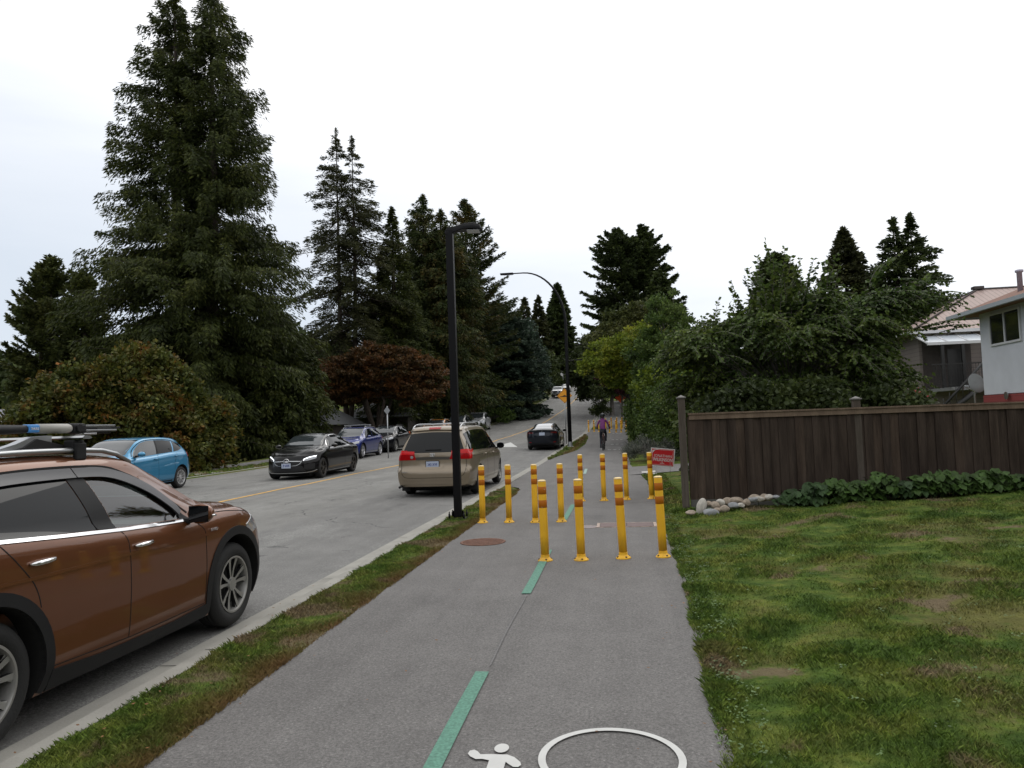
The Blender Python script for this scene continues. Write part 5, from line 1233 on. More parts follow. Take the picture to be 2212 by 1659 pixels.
    b = bmesh.new(); tube(b, [(.95, -.80, 1.15), (.80, -.82, 2.0)], .0035, 4); fin('aerial', b, CM['black'], c.root)
minivan()
# ---------------------------------------------------------------- black saloon coming towards us
def saloon():
    P = carpaint('black_paint', (.002, .002, .0025), 0, .3, 1.30, .08)
    sp = dict(top=[(-2.34, .98), (-2.0, 1.06), (-1.7, 1.10), (-1.2, 1.27), (-.7, 1.40), (-.2, 1.442), (.2, 1.435), (.5, 1.38), (.9, 1.19), (1.18, 1.03), (1.35, .985), (1.8, .93), (2.2, .82), (2.34, .74)],
        belt=[(-2.34, .93), (-1.6, .965), (-.5, .955), (.5, .935), (1.1, .925), (1.6, .87), (2.1, .75), (2.34, .66)], bot=[(-2.34, .30), (-1.9, .18), (1.8, .16), (2.34, .20)],
        hw=[(-2.34, .80), (-1.8, .885), (-1, .905), (1.3, .905), (1.9, .88), (2.34, .76)], tw=[(-2.34, .68), (-1.7, .66), (-1.1, .58), (-.3, .585), (.3, .59), (.8, .64), (1.15, .70), (1.6, .70), (2.34, .58)],
        rear=[(.2, .08), (.5, 0), (.9, .06), (1.0, .1)], front=[(.15, .03), (.3, 0), (.5, .02), (.7, .10), (.8, .2)], R=.33, Ra=.365, axles=(1.46, -1.38), kf=.42, kr=.25, Lf=1.0, edge=.12, gw=.93, ns=150)
    X, Y = -11.0, 25.95
    c = newcar('saloon', sp, P, (X, Y, float(zroad(X, Y))), RZB+math.radians(1.0), 'black saloon with bright headlights driving down the far lane', 'car')
    std_front(c, (1.03, 1.385, .66, .53))
    c.decal('sunroof', [(-.45, -.5), (.15, -.5)], [(-.45, .5), (.15, .5)], 'T', CM['glass'], None, .004, 12, 10)
    hl = pm('lit_headlight', (.9, .95, 1.), .2, emit=1.6)
    for sd in (1, -1):
        a = 'F'
        c.decal('headlight', ['s', (sd*.47, .635), (sd*.62, .70), (sd*.78, .735)], ['s', (sd*.48, .585), (sd*.62, .60), (sd*.78, .655)], a, CM['lamp'], None, .007, 16, 4)
        c.line('light_strip', [(sd*.485, .63), (sd*.495, .60)], a, hl, .022, .012, 6)
        c.line('light_strip', ['s', (sd*.49, .640), (sd*.62, .692), (sd*.77, .725)], a, hl, .026, .012, 16)
        c.decal('air_intake', ['s', (sd*.52, .46), (sd*.66, .50), (sd*.76, .50)], ['s', (sd*.50, .33), (sd*.62, .31), (sd*.76, .34)], 'F', CM['black'], None, .005, 12, 4)
        v = 'L' if sd > 0 else 'R'
        c.decal('side_window', ['s', (-.34, 1.345), (.0, 1.36), (.25, 1.335), (.55, 1.22), (.80, 1.04), (.83, .985)], [(-.36, .99), (.2, .98), (.84, .975)], v, CM['glass'], None, .005, 22, 8)
        c.decal('side_window', ['s', (-1.20, 1.10), (-1.05, 1.19), (-.85, 1.27), (-.41, 1.335)], [(-1.25, 1.02), (-.9, 1.005), (-.42, .99)], v, CM['glass'], None, .005, 18, 8)
        c.line('chrome_surround', ['s', (-1.33, 1.04), (-1.12, 1.19), (-.85, 1.30), (-.4, 1.372), (0, 1.382), (.27, 1.355), (.58, 1.235), (.86, 1.03)], v, CM['chrome'], .016, .006, 50)
        c.line('chrome_surround', [(-1.33, 1.01), (-.6, .975), (.2, .962), (.9, .955)], v, CM['chrome'], .014, .006, 30)
        c.line('crease', ['s', (-1.9, .84), (-.8, .83), (.6, .79), (1.5, .73)], v, P, .018, .004, 30)
        c.line('sill_trim', [(-.95, .23), (1.0, .22)], v, CM['satin'], .016, .006, 20)
        mirror(c, .78, 1.03, sd, P, .21, .13); handle(c, -.15, .885, sd, P, .18); handle(c, -1.05, .90, sd, P, .18)
        c.line('bonnet_crease', ['s', (1.25, sd*.50), (1.7, sd*.47), (2.05, sd*.36)], 'T', P, .03, .006, 20)
    c.decal('grille', ['s', (-.44, .61), (-.3, .655), (0, .665), (.3, .655), (.44, .61)], ['s', (-.40, .52), (-.28, .465), (0, .455), (.28, .465), (.40, .52)], 'F', CM['black'], None, .006, 24, 5)
    c.line('grille_bar', ['s', (-.42, .578), (0, .59), (.42, .578)], 'F', CM['satin'], .022, .016, 24)
    c.line('grille_frame', ['s', (-.45, .60), (-.40, .51), (-.28, .455), (0, .445), (.28, .455), (.40, .51), (.45, .60)], 'F', CM['satin'], .012, .010, 40)
    q, n, d = c.hit(0, .578, 0)
    b = bmesh.new(); lathe(b, [(.088+.011*math.cos(a), .011*math.sin(a)) for a in np.linspace(0, 2*PI, 7)[:-1]], 'X', 28, closed=True)
    for k in range(3):
        a = PI/2+2*PI*k/3; tip = (0, .086*math.cos(a), .086*math.sin(a)); s1 = Vector((0, -math.sin(a), math.cos(a)))*.016
        v_ = [b.verts.new(p) for p in ((.004, s1.y, s1.z), (.004, -s1.y, -s1.z), tip, (.014, 0, 0))]; b.faces.new((v_[0], v_[2], v_[3])); b.faces.new((v_[3], v_[2], v_[1])); b.faces.new((v_[0], v_[1], v_[2]))
    o = fin('emblem', b, CM['chrome'], c.root); o.location = q+Vector((.03, 0, 0))
    c.decal('lower_grille', ['s', (-.46, .44), (0, .425), (.46, .44)], ['s', (-.56, .27), (0, .265), (.56, .27)], 'F', CM['black'], None, .004, 20, 4)
    c.line('splitter_trim', ['s', (-.80, .30), (-.62, .235), (0, .225), (.62, .235), (.80, .30)], 'F', CM['satin'], .020, .012, 40)
    numplate(c, 0, .455, 'F', 'JP 640R', size=(.30, .15))
    gaps(c, [[(-.40, .95), (-.42, .25)], ['s', (.86, .95), (1.0, .75), (1.02, .25)], ['s', (-1.2, .98), (-1.1, .75), (-1.0, .62)]]); c.line('panel_gap', ['s', (1.08, -.74), (1.7, -.70), (2.08, -.50), (2.17, 0), (2.08, .50), (1.7, .70), (1.08, .74)], 'T', CM['gap'], .006, .0018, 60)
    fourwheels(c, .225, .72, 'twin', pm('dark_gold_alloy', (.06, .055, .05), .35, .7))
saloon()
for o_ in [q for q in bpy.data.objects if q.name.startswith('saloon')]: o_.scale = (1.09, 1.06, 1.06)
# ---------------------------------------------------------------- blue hatchback, partly behind the brown crossover
def hatch():
    P = carpaint('light_blue_paint', (.042, .225, .40), .4, .36)
    sp = dict(top=[(-2.15, 1.40), (-1.95, 1.50), (-1.3, 1.58), (-.5, 1.615), (.1, 1.60), (.45, 1.53), (.9, 1.30), (1.25, 1.10), (1.5, 1.05), (1.9, .96), (2.15, .82)],
        belt=[(-2.15, 1.08), (-1.0, 1.09), (0, 1.03), (.8, .99), (1.3, .97), (1.8, .88), (2.15, .72)], bot=[(-2.15, .30), (-1.7, .22), (1.7, .20), (2.15, .25)],
        hw=[(-2.15, .77), (-1.8, .86), (-1.2, .885), (1.3, .885), (1.8, .86), (2.15, .75)], tw=[(-2.15, .52), (-1.5, .60), (-.5, .64), (.4, .65), (.8, .67), (1.25, .71), (1.8, .67), (2.15, .58)],
        rear=[(.2, .04), (.5, 0), (.85, .04), (1.1, .12), (1.5, .44)], front=[(.2, .05), (.5, 0), (.8, .1)], R=.335, Ra=.385, axles=(1.32, -1.35), kf=.36, kr=.22, edge=.11, gw=.93, ns=130)
    X, Y = -14.34, 20.1
    c = newcar('parked_car', sp, P, (X, Y, float(zroad(X, Y))), RZB, 'light blue hatchback parked across the street behind the brown crossover', 'car')
    std_front(c, (1.10, 1.545, .68, .58)); sg = pm('cabin_grey_glass', (.045, .05, .052), .05, spec=.8, coat=.5)
    for v, sd in (('L', 1), ('R', -1)):
        c.decal('side_window', ['s', (-.26, 1.505), (.1, 1.495), (.42, 1.42), (.72, 1.24), (.86, 1.10)], [(-.16, 1.095), (.3, 1.07), (.88, 1.03)], v, sg, None, .005, 22, 8)
        c.decal('side_window', ['s', (-1.10, 1.46), (-.7, 1.50), (-.33, 1.508)], [(-.95, 1.135), (-.6, 1.115), (-.23, 1.10)], v, CM['glass'], None, .005, 16, 8)
        c.decal('quarter_window', ['s', (-1.50, 1.36), (-1.35, 1.40), (-1.17, 1.445)], [(-1.52, 1.22), (-1.3, 1.165), (-1.03, 1.14)], v, CM['glass'], None, .005, 12, 6)
        c.decal('pillar_trim', [(-.325, 1.508), (-.265, 1.506)], [(-.225, 1.10), (-.165, 1.096)], v, CM['black'], None, .006, 4, 8)
        c.line('window_seal', ['s', (-1.56, 1.36), (-1.1, 1.485), (-.5, 1.53), (.1, 1.518), (.45, 1.44), (.76, 1.26), (.93, 1.07)], v, CM['gap'], .018, .004, 40)
        mirror(c, .74, 1.13, sd, P, .22, .15)
        for x, z in ((-.05, .955), (-1.05, 1.005)): handle(c, x, z, sd, P, .17)
        c.line('waist_crease', ['s', (-1.75, .98), (-.9, .97), (.3, .92), (1.1, .86)], v, P, .02, .006, 30)
        c.decal('sill_cladding', [(-.9, .30), (.9, .29)], [(-.92, .20), (.92, .19)], v, CM['black'], None, .008, 16, 3, .02)
        c.decal('tail_light', ['s', (-2.0, 1.13), (-1.86, 1.10), (-1.76, 1.02)], ['s', (-2.02, .98), (-1.92, .95), (-1.78, .97)], v, CM['red'], None, .006, 8, 5)
        c.decal('headlight', ['s', (sd*.5, .80), (sd*.65, .84), (sd*.80, .86)], ['s', (sd*.5, .72), (sd*.65, .72), (sd*.80, .77)], 'F', CM['lamp'], None, .006, 12, 4)
    c.decal('grille', [(-.45, .78), (.45, .78)], [(-.55, .35), (.55, .35)], 'F', CM['black'], None, .006, 16, 6)
    gaps(c, [['s', (-.25, 1.08), (-.18, .98), (-.18, .32)], ['s', (.88, 1.0), (.95, .85), (.95, .32)], ['s', (-1.15, 1.1), (-1.0, .85), (-.98, .6)], [(-.95, .325), (.95, .315)]])
    fourwheels(c, .215, .66, 'multi', pm('bright_alloy', (.55, .55, .55), .35, .6), pm('shadowed_rim', (.04,)*3, .5))
hatch()
# ---------------------------------------------------------------- generic body for the smaller cars
def suv(name, loc, rz, label, paint, L2=2.33, hwid=.93, H=1.62, R=.355, wb=1.41, kind='suv', rails=CM['satin'], style='star', glassm=None, cat='car', rimmat=None, clad=False, lampm=None, plate_=None, grille='hex'):
    q = H/1.62; w = hwid/.93; k = L2/2.33
    sp = dict(top=[(-2.33*k, 1.38*q), (-2.1*k, 1.49*q), (-1.4*k, 1.58*q), (-.6*k, 1.62*q), (0, 1.61*q), (.35*k, 1.55*q), (.75*k, 1.36*q), (1.15*k, 1.12*q), (1.35*k, 1.06*q), (1.8*k, 1.0*q), (2.15*k, .90*q), (2.33*k, .80*q)],
        belt=[(-2.33*k, 1.08*q), (-.9*k, 1.06*q), (.4*k, 1.01*q), (1.1*k, .99*q), (1.7*k, .93*q), (2.33*k, .72*q)], bot=[(-2.33*k, .30), (-1.8*k, .22), (1.8*k, .21), (2.33*k, .26)],
        hw=[(-2.33*k, .80*w), (-1.9*k, .90*w), (-1.2*k, .93*w), (1.4*k, .93*w), (1.95*k, .90*w), (2.33*k, .78*w)], tw=[(-2.33*k, .56*w), (-1.5*k, .63*w), (-.4*k, .67*w), (.4*k, .68*w), (.8*k, .70*w), (1.25*k, .74*w), (1.9*k, .70*w), (2.33*k, .62*w)],
        rear=[(.2, .04), (.5, 0), (.9, .05), (1.1*q, .12), (1.5*q, .42)], front=[(.2, .05), (.5, 0), (.75, .03), (.9, .14)], R=R, Ra=R+.055, axles=(wb, -wb+.02), kf=.36, kr=.22, edge=.11, gw=.93, ns=90)
    c = newcar(name, sp, paint, loc, rz, label, cat); g = glassm or CM['glass']
    std_front(c, (1.11*q, 1.55*q, .72*w, .60*w))
    for v, sd in (('L', 1), ('R', -1)):
        c.decal('side_window', ['s', (-.28*k, 1.50*q), (.05, 1.49*q), (.35*k, 1.42*q), (.66*k, 1.24*q), (.80*k, 1.08*q)], [(-.22*k, 1.10*q), (.3, 1.07*q), (.82*k, 1.04*q)], v, g, None, .005, 18, 6)
        c.decal('side_window', ['s', (-1.15*k, 1.45*q), (-.8*k, 1.49*q), (-.34*k, 1.502*q)], [(-1.02*k, 1.13*q), (-.6*k, 1.115*q), (-.28*k, 1.10*q)], v, CM['glass'], None, .005, 14, 6)
        c.decal('quarter_window', ['s', (-1.68*k, 1.35*q), (-1.45*k, 1.40*q), (-1.22*k, 1.44*q)], [(-1.62*k, 1.20*q), (-1.4*k, 1.15*q), (-1.09*k, 1.135*q)], v, CM['glass'], None, .005, 10, 5)
        c.line('window_trim', ['s', (-1.74*k, 1.34*q), (-1.2*k, 1.475*q), (-.5*k, 1.525*q), (.08, 1.51*q), (.40*k, 1.435*q), (.72*k, 1.25*q), (.88*k, 1.07*q)], v, CM['satin'], .014, .005, 34)
        mirror(c, .74*k, 1.10*q, sd, paint, .21, .14); handle(c, -.10, .95*q, sd, paint, .17); handle(c, -1.02*k, .98*q, sd, paint, .17)
        if clad:
            for xw in sp['axles']:
                a = np.linspace(math.radians(-20), math.radians(200), 24); zc = R+.015
                c.decal('arch_cladding', [(xw+(R+.055)*math.cos(t), zc+(R+.055)*math.sin(t)) for t in a], [(xw+(R+.12)*math.cos(t), zc+(R+.12)*math.sin(t)) for t in a], v, CM['black'], None, .008, 24, 3, .03)
        c.decal('sill_cladding', [(-.9*k, .33), (.9*k, .32)], [(-.92*k, .23), (.92*k, .22)], v, CM['black'] if clad else CM['satin'], None, .008, 14, 3, .02) if clad else c.line('sill_trim', [(-.95*k, .31), (.95*k, .30)], v, CM['satin'], .04, .006, 14)
        c.decal('headlight', ['s', (sd*.50*w, .82*q), (sd*.68*w, .86*q), (sd*.84*w, .87*q)], ['s', (sd*.50*w, .74*q), (sd*.68*w, .74*q), (sd*.84*w, .78*q)], 'F', lampm or CM['lamp'], None, .007, 12, 4)
        c.decal('tail_light', ['s', (-2.2*k, 1.06*q), (-1.95*k, 1.05*q), (-1.82*k, 1.0*q)], ['s', (-2.2*k, .92*q), (-1.95*k, .93*q), (-1.84*k, .96*q)], v, CM['red'], None, .006, 8, 4)
        c.decal('fog_recess', [(sd*.52*w, .48), (sd*.76*w, .50)], [(sd*.50*w, .36), (sd*.74*w, .37)], 'F', CM['black'], None, .005, 8, 4)
    c.decal('grille', ['s', (-.42*w, .74*q), (0, .77*q), (.42*w, .74*q)], ['s', (-.34*w, .46*q), (0, .44*q), (.34*w, .46*q)], 'F', CM['black'], None, .006, 14, 5)
    c.line('grille_frame', [(-.44*w, .755*q), (0, .785*q), (.44*w, .755*q), (.36*w, .445*q), (-.36*w, .445*q), (-.44*w, .755*q)], 'F', CM['satin'], .02, .012, 40)
    c.decal('lower_intake', [(-.45*w, .40), (.45*w, .40)], [(-.52*w, .28), (.52*w, .28)], 'F', CM['black'], None, .005, 14, 3)
    c.decal('rear_window', [(.52*w, 1.40*q), (-.52*w, 1.40*q)], [(.62*w, 1.12*q), (-.62*w, 1.12*q)], 'B', CM['glass'], None, .005, 14, 5)
    if plate_: numplate(c, 0, .50*q, 'F', plate_)
    gaps(c, [['s', (-.26*k, 1.06*q), (-.22*k, .95*q), (-.22*k, .34)], ['s', (.84*k, 1.02*q), (.93*k, .85), (.93*k, .34)], ['s', (-1.2*k, 1.06*q), (-1.03*k, .85), (-1.0*k, .62)]])
    fourwheels(c, .23, .70, style, rimmat)
    if rails: roofrails(c, -1.6*k, .25*k, .58*w, rails, .035, .016)
    return c
bright = pm('polished_alloy', (.55, .55, .57), .3, .8)
def L_(X, Y): return (X, Y, float(zroad(X, Y)))
c = suv('parked_car', L_(-14.02, 38.45), RZB, 'deep blue crossover with silver roof bars parked behind the black saloon', carpaint('royal_blue_paint', (.006, .018, .15), .4, .35), 2.33, .945, 1.62, .37, 1.41, style='star', rimmat=bright)
rz_ = c.root.location.z
sb = thing('roof_box_bars', (-14.02, 38.45, rz_+1.63), RZB, 'silver ski carrier lying across the roof of the deep blue crossover', 'ski carrier')
for x in (.0, -.75):
    b = bmesh.new(); bx(b, (x, 0, .085), (.08, 1.25, .035), bev=.012)
    for sd in (1, -1): bx(b, (x, sd*.56, .03), (.07, .06, .11), bev=.01)
    fin('cross_bar', b, CM['satin'], sb)
b = bmesh.new(); bx(b, (-.05, .05, .125), (.07, .9, .035), bev=.01); bx(b, (-.8, .05, .125), (.07, .9, .035), bev=.01); fin('clamp', b, CM['black'], sb)
c = suv('parked_car', L_(-13.85, 43.75), RZB, 'black crossover parked third in the far row, behind the deep blue one', carpaint('black_crossover_paint', (.004, .004, .006), 0, .3, 1.32, .1), 2.23, .90, 1.57, .345, 1.34, style='twin', clad=True, rails=CM['black'])
b = bmesh.new(); prism(b, [(-2.32, .75), (-2.20, .75), (-2.16, 1.10), (-2.28, 1.12)], .62, .70, lambda x, y, z: (x, z, y)); fin('orange_marker', b, pm('orange_plastic', (.6, .13, .04), .5), c.root)
suv('parked_car', L_(-13.55, 55.2), RZB, 'orange hatchback of which only the roof shows above the beige minivan', carpaint('orange_paint', (.50, .19, .025), .3, .3), 2.1, .87, 1.60, .33, 1.28, rails=CM['satin'])
suv('parked_car', L_(-13.15, 60.8), RZB, 'dark grey crossover parked just in front of the silver white one', carpaint('dark_grey_paint', (.02, .022, .026), .3, .3), 2.3, .92, 1.66, .36, 1.4, style='twin')
suv('parked_car', L_(-12.65, 66.9), RZB, 'silver white crossover at the uphill end of the row of parked cars', carpaint('silver_white_paint', (.52, .53, .55), .5, .35), 2.3, .92, 1.66, .36, 1.4)
# ---------------------------------------------------------------- dark saloon parked ahead, seen from behind
def fastback():
    P = carpaint('midnight_paint', (.010, .012, .018), .2, .3, 1.33, .15)
    sp = dict(top=[(-2.35, 1.06), (-2.15, 1.10), (-1.7, 1.20), (-1.2, 1.335), (-.6, 1.43), (0, 1.443), (.4, 1.40), (.9, 1.20), (1.35, .96), (1.6, .90), (2.0, .82), (2.35, .68)],
        belt=[(-2.35, 1.0), (-1.6, .99), (-.5, .95), (.6, .92), (1.3, .88), (1.9, .78), (2.35, .60)], bot=[(-2.35, .30), (-1.9, .18), (1.8, .16), (2.35, .2)],
        hw=[(-2.35, .82), (-1.9, .905), (-1.2, .925), (1.4, .925), (1.9, .90), (2.35, .76)], tw=[(-2.35, .68), (-1.9, .62), (-1.2, .575), (-.4, .60), (.3, .62), (.9, .66), (1.4, .72), (2.35, .56)],
        rear=[(.2, .10), (.45, .02), (.7, 0), (.98, .03), (1.1, .02)], front=[(.2, .04), (.4, 0), (.7, .12)], R=.335, Ra=.375, axles=(1.45, -1.43), kr=.22, kf=.45, Lr=.8, edge=.13, gw=.93, ns=130)
    X, Y = -4.13, 43.0
    c = newcar('saloon', sp, P, (X, Y, float(zroad(X, Y))), RZF-math.radians(.5), 'dark glossy fastback saloon parked ahead by the tall lamp, seen from behind', 'car')
    gg_ = pm('sky_reflecting_glass', (.16, .17, .18), .06, .3, coat=1, spec=1)
    c.decal('rear_window', [(-.55, -.575), (-1.2, -.565), (-1.85, -.60)], [(-.55, .575), (-1.2, .565), (-1.85, .60)], 'T', gg_, None, .005, 20, 12)
    c.decal('boot_spoiler', ['s', (.66, 1.075), (0, 1.095), (-.66, 1.075)], ['s', (.68, 1.045), (0, 1.065), (-.68, 1.045)], 'B', CM['black'], None, .02, 16, 2, .03)
    for sd in (1, -1):
        v = 'L' if sd > 0 else 'R'
        c.decal('tail_light', ['s', (sd*.50, .965), (sd*.7, .98), (sd*.80, .98)], ['s', (sd*.47, .905), (sd*.7, .89), (sd*.82, .88)], 'B', pm('unlit_tail_lamp', (.09, .008, .008), .15, coat=1), None, .006, 12, 3)
        c.decal('side_window', ['s', (-1.35, 1.14), (-.9, 1.29), (-.3, 1.36), (.2, 1.35), (.6, 1.22), (.95, 1.0)], [(-1.4, 1.03), (-.3, .995), (.98, .955)], v, CM['glass'], None, .005, 26, 8)
        mirror(c, .82, 1.0, sd, CM['black'], .20, .13); c.decal('reflector', [(sd*.60, .42), (sd*.74, .43)], [(sd*.60, .39), (sd*.74, .40)], 'B', CM['redd'], None, .005, 6, 2)
    c.decal('diffuser', [(.72, .36), (-.72, .36)], [(.68, .21), (-.68, .21)], 'B', CM['black'], None, .005, 16, 4)
    c.line('boot_gap', ['s', (.62, 1.03), (.60, .86), (.52, .80), (0, .785), (-.52, .80), (-.60, .86), (-.62, 1.03)], 'B', CM['gap'], .008, .002, 50)
    numplate(c, 0, .865, 'B', None); b = bmesh.new(); q, n, d = c.hit(0, 1.0, 180); bx(b, (-.006, 0, 0), (.008, .014, .07)); bx(b, (-.006, 0, .032), (.008, .075, .014)); o = fin('emblem', b, CM['satin'], c.root); o.location = q
    std_front(c, (.98, 1.38, .68, .56)); gaps(c, [['s', (.95, .95), (1.02, .7), (1.0, .25)], ['s', (-.3, .95), (-.32, .25)]]); fourwheels(c, .23, .70, 'star', pm('grey_alloy', (.12, .12, .12), .4, .7))
fastback()
# ---------------------------------------------------------------- white pickup far up the hill and a car behind it
def pickup(loc, label):
    P = carpaint('white_paint', (.62, .63, .64), .0, .4)
    sp = dict(top=[(-2.9, 1.15), (-1.02, 1.16), (-.98, 1.85), (-.6, 1.93), (.3, 1.93), (.6, 1.85), (1.0, 1.55), (1.3, 1.32), (1.6, 1.26), (2.5, 1.20), (2.9, 1.10)], belt=[(-2.9, 1.12), (-1.1, 1.12), (1.2, 1.22), (2.9, 1.02)], bot=[(-2.9, .45), (2.9, .42)],
        hw=[(-2.9, .96), (-2.2, 1.0), (2.4, 1.0), (2.9, .93)], tw=[(-2.9, .94), (-1.05, .9), (-.98, .74), (.5, .76), (1.2, .82), (2.9, .80)], rear=[(.3, .0), (1.2, .02)], front=[(.3, .05), (.6, 0), (1.2, .05)], R=.40, Ra=.45, axles=(1.95, -1.75), kf=.22, kr=.05, Lf=.6, Lr=.3, edge=.12, gw=.95, ns=110)
    c = newcar('pickup_truck', sp, P, loc, RZB, label, 'pickup truck'); std_front(c, (1.34, 1.86, .78, .68))
    c.decal('grille', [(-.60, 1.05), (.60, 1.05)], [(-.60, .72), (.60, .72)], 'F', CM['black'], None, .01, 14, 4); c.decal('bumper', [(-.85, .66), (.85, .66)], [(-.85, .52), (.85, .52)], 'F', CM['chrome'], None, .03, 14, 2, .05); c.line('grille_bar', [(-.58, .89), (.58, .89)], 'F', CM['chrome'], .05, .02, 12)
    c.decal('lower_bumper', [(-.8, .515), (.8, .515)], [(-.75, .42), (.75, .42)], 'F', CM['black'], None, .01, 14, 2)
    for v, sd in (('L', 1), ('R', -1)):
        c.decal('headlight', [(sd*.63, 1.05), (sd*.88, 1.03)], [(sd*.63, .78), (sd*.88, .82)], 'F', CM['lamp'], None, .01, 8, 3); c.decal('indicator', [(sd*.86, .98), (sd*.92, .97)], [(sd*.86, .84), (sd*.92, .85)], 'F', CM['amber'], None, .012, 4, 3)
        c.decal('side_window', [(-.85, 1.78), (.3, 1.80), (.75, 1.60), (1.0, 1.38)], [(-.85, 1.32), (.3, 1.32), (1.0, 1.32)], v, CM['glass'], None, .005, 18, 6); mirror(c, .95, 1.42, sd, CM['black'], .28, .26)
    gaps(c, [[(1.0, 1.3), (1.0, .6)], [(.05, 1.3), (.05, .6)]]); fourwheels(c, .26, .6, 'plain')
g = gnd(1203, 861, zroad); pickup((g.x-.0, g.y+2.8, float(zroad(g.x, g.y+2.8))), 'white pickup truck facing downhill at the far left kerb')
suv('parked_car', L_(-9.75, 146.5), RZB, 'small white car just behind the white pickup near the hilltop', carpaint('plain_white_paint', (.60, .60, .60), 0, .4), 2.3, .92, 1.6, rails=None)
# ================================================================== TREES
def leafmat(name, stops, rough=.6, clump=.45, trans=.25):
    """stops: dark..light leaf colours; light and dark clumps come from position noise, leaves differ a little"""
    m, nt, b = _nodes(name); p = pos(nt)
    n1 = noise(nt, p, clump, 4, .6); n2 = noise(nt, p, clump*5, 3, .6)
    f = mth(nt, 'ADD', mth(nt, 'MULTIPLY', n1, .6), mth(nt, 'MULTIPLY', n2, .4))
    k = len(stops); c = ramp(nt, f, [(.36+.28*i/(k-1), s) for i, s in enumerate(stops)])
    g = nt.nodes.new('ShaderNodeNewGeometry')
    c = mixc(nt, 1., c, ramp(nt, g.outputs['Random Per Island'], [(0, (.55,)*3), (.6, (1.,)*3), (1, (1.6, 1.5, 1.35))]), 'MULTIPLY')
    nt.links.new(c, b.inputs['Base Color']); b.inputs['Roughness'].default_value = rough; b.inputs['Specular IOR Level'].default_value = .25
    if trans:
        o = nt.nodes['Material Output']; tr = nt.nodes.new('ShaderNodeBsdfTranslucent'); nt.links.new(c, tr.inputs[0]); mx = nt.nodes.new('ShaderNodeMixShader'); mx.inputs[0].default_value = trans
        nt.links.new(b.outputs[0], mx.inputs[1]); nt.links.new(tr.outputs[0], mx.inputs[2]); nt.links.new(mx.outputs[0], o.inputs[0])
    return m
TM = dict(
    cedar=leafmat('cedar_foliage', [(.020, .029, .007), (.042, .056, .011), (.078, .088, .020)]),
    spruce=leafmat('spruce_foliage', [(.024, .029, .011), (.044, .050, .017), (.072, .074, .026)]),
    blue=leafmat('deodar_foliage', [(.020, .036, .024), (.038, .062, .042), (.065, .09, .062)]),
    rusty=leafmat('rusty_cedar_foliage', [(.022, .036, .010), (.045, .062, .016), (.105, .074, .020)]),
    dark=leafmat('dark_foliage', [(.020, .031, .009), (.040, .058, .016), (.070, .092, .024)]),
    maple=leafmat('red_maple_leaves', [(.035, .030, .010), (.078, .042, .014), (.155, .060, .020)], clump=.8),
    autumn=leafmat('turning_leaves', [(.035, .052, .012), (.070, .085, .016), (.095, .085, .016), (.19, .075, .018)], clump=.7),
    lime=leafmat('yellow_green_leaves', [(.07, .11, .014), (.15, .20, .022), (.27, .27, .030)], clump=.5, trans=.35),
    green=leafmat('mid_green_leaves', [(.032, .062, .014), (.068, .112, .024), (.115, .16, .042)], clump=.6, trans=.3),
    olive=leafmat('olive_leaves', [(.034, .048, .014), (.062, .076, .020), (.098, .102, .030)], clump=.4),
    purple=leafmat('purple_leaves', [(.025, .008, .012), (.05, .014, .022), (.08, .02, .03)], clump=.6),
    grey=leafmat('grey_lavender', [(.07, .08, .065), (.12, .13, .11), (.17, .18, .15)], clump=2),
    cherry=leafmat('cherry_leaves', [(.036, .066, .016), (.075, .118, .026), (.135, .172, .038)], rough=.55, clump=.9, trans=.35))
M['bark'] = pm('bark', (.055, .042, .033), .95, var=.4, vs=4, bump=.6, bs=12)
M['barkgrey'] = pm('grey_bark', (.10, .09, .08), .95, var=.3, vs=5, bump=.5, bs=12)
def norm(a): return a/np.maximum(np.linalg.norm(a, axis=-1, keepdims=True), 1e-9)
def kites(P, D, S, Wd, r):
    """kite shaped leaves: base P, long axis D*S, width Wd, random roll"""
    n = len(P); D = norm(D); q = norm(np.cross(D, norm(r.normal(size=(n, 3)))))
    w = q*Wd[:, None]; l = D*S[:, None]
    V = np.stack([P, P+l*.42+w, P+l, P+l*.42-w], 1).reshape(-1, 3)
    i = np.arange(n)*4
    return V, np.stack([i, i+1, i+2, i+3], 1)
def sticks(A, B, ra, rb, bend=None):
    """many thin three sided tapered sticks, A and B (n,3)"""
    n = len(A); D = norm(B-A); up = np.tile([0, 0, 1.], (n, 1)); up[np.abs(D[:, 2]) > .9] = [1, 0, 0]
    u = norm(np.cross(D, up)); v = np.cross(D, u); V = []
    Mi = (A+B)/2+(bend if bend is not None else 0); rm = (ra+rb)/2
    for C, rr in ((A, ra), (Mi, rm), (B, rb)):
        for k in range(3):
            a = 2*PI*k/3; V.append(C+(u*math.cos(a)+v*math.sin(a))*np.asarray(rr)[:, None])
    V = np.stack(V, 1).reshape(-1, 3); i = np.arange(n)*9; F = []
    for s_ in (0, 3):
        for k in range(3): F.append(np.stack([i+s_+k, i+s_+(k+1) % 3, i+s_+3+(k+1) % 3, i+s_+3+k], 1))
    return V, np.concatenate(F)
def join(parts):
    Vs, Fs, o = [], [], 0
    for V, F in parts: Vs.append(V); Fs.append(F+o); o += len(V)
    return np.concatenate(Vs), np.concatenate(Fs)
def trunkmesh(pts, rad, n=9):
    pts = [Vector(p) for p in pts]; V = []; F = []
    for i, p in enumerate(pts):
        for k in range(n):
            a = 2*PI*k/n; rr = rad[i]*(1+.12*math.sin(3*a+i)); V.append((p.x+math.cos(a)*rr, p.y+math.sin(a)*rr, p.z))
    for i in range(len(pts)-1):
        for k in range(n): F.append((i*n+k, i*n+(k+1) % n, (i+1)*n+(k+1) % n, (i+1)*n+k))
    return np.array(V, float), np.array(F)
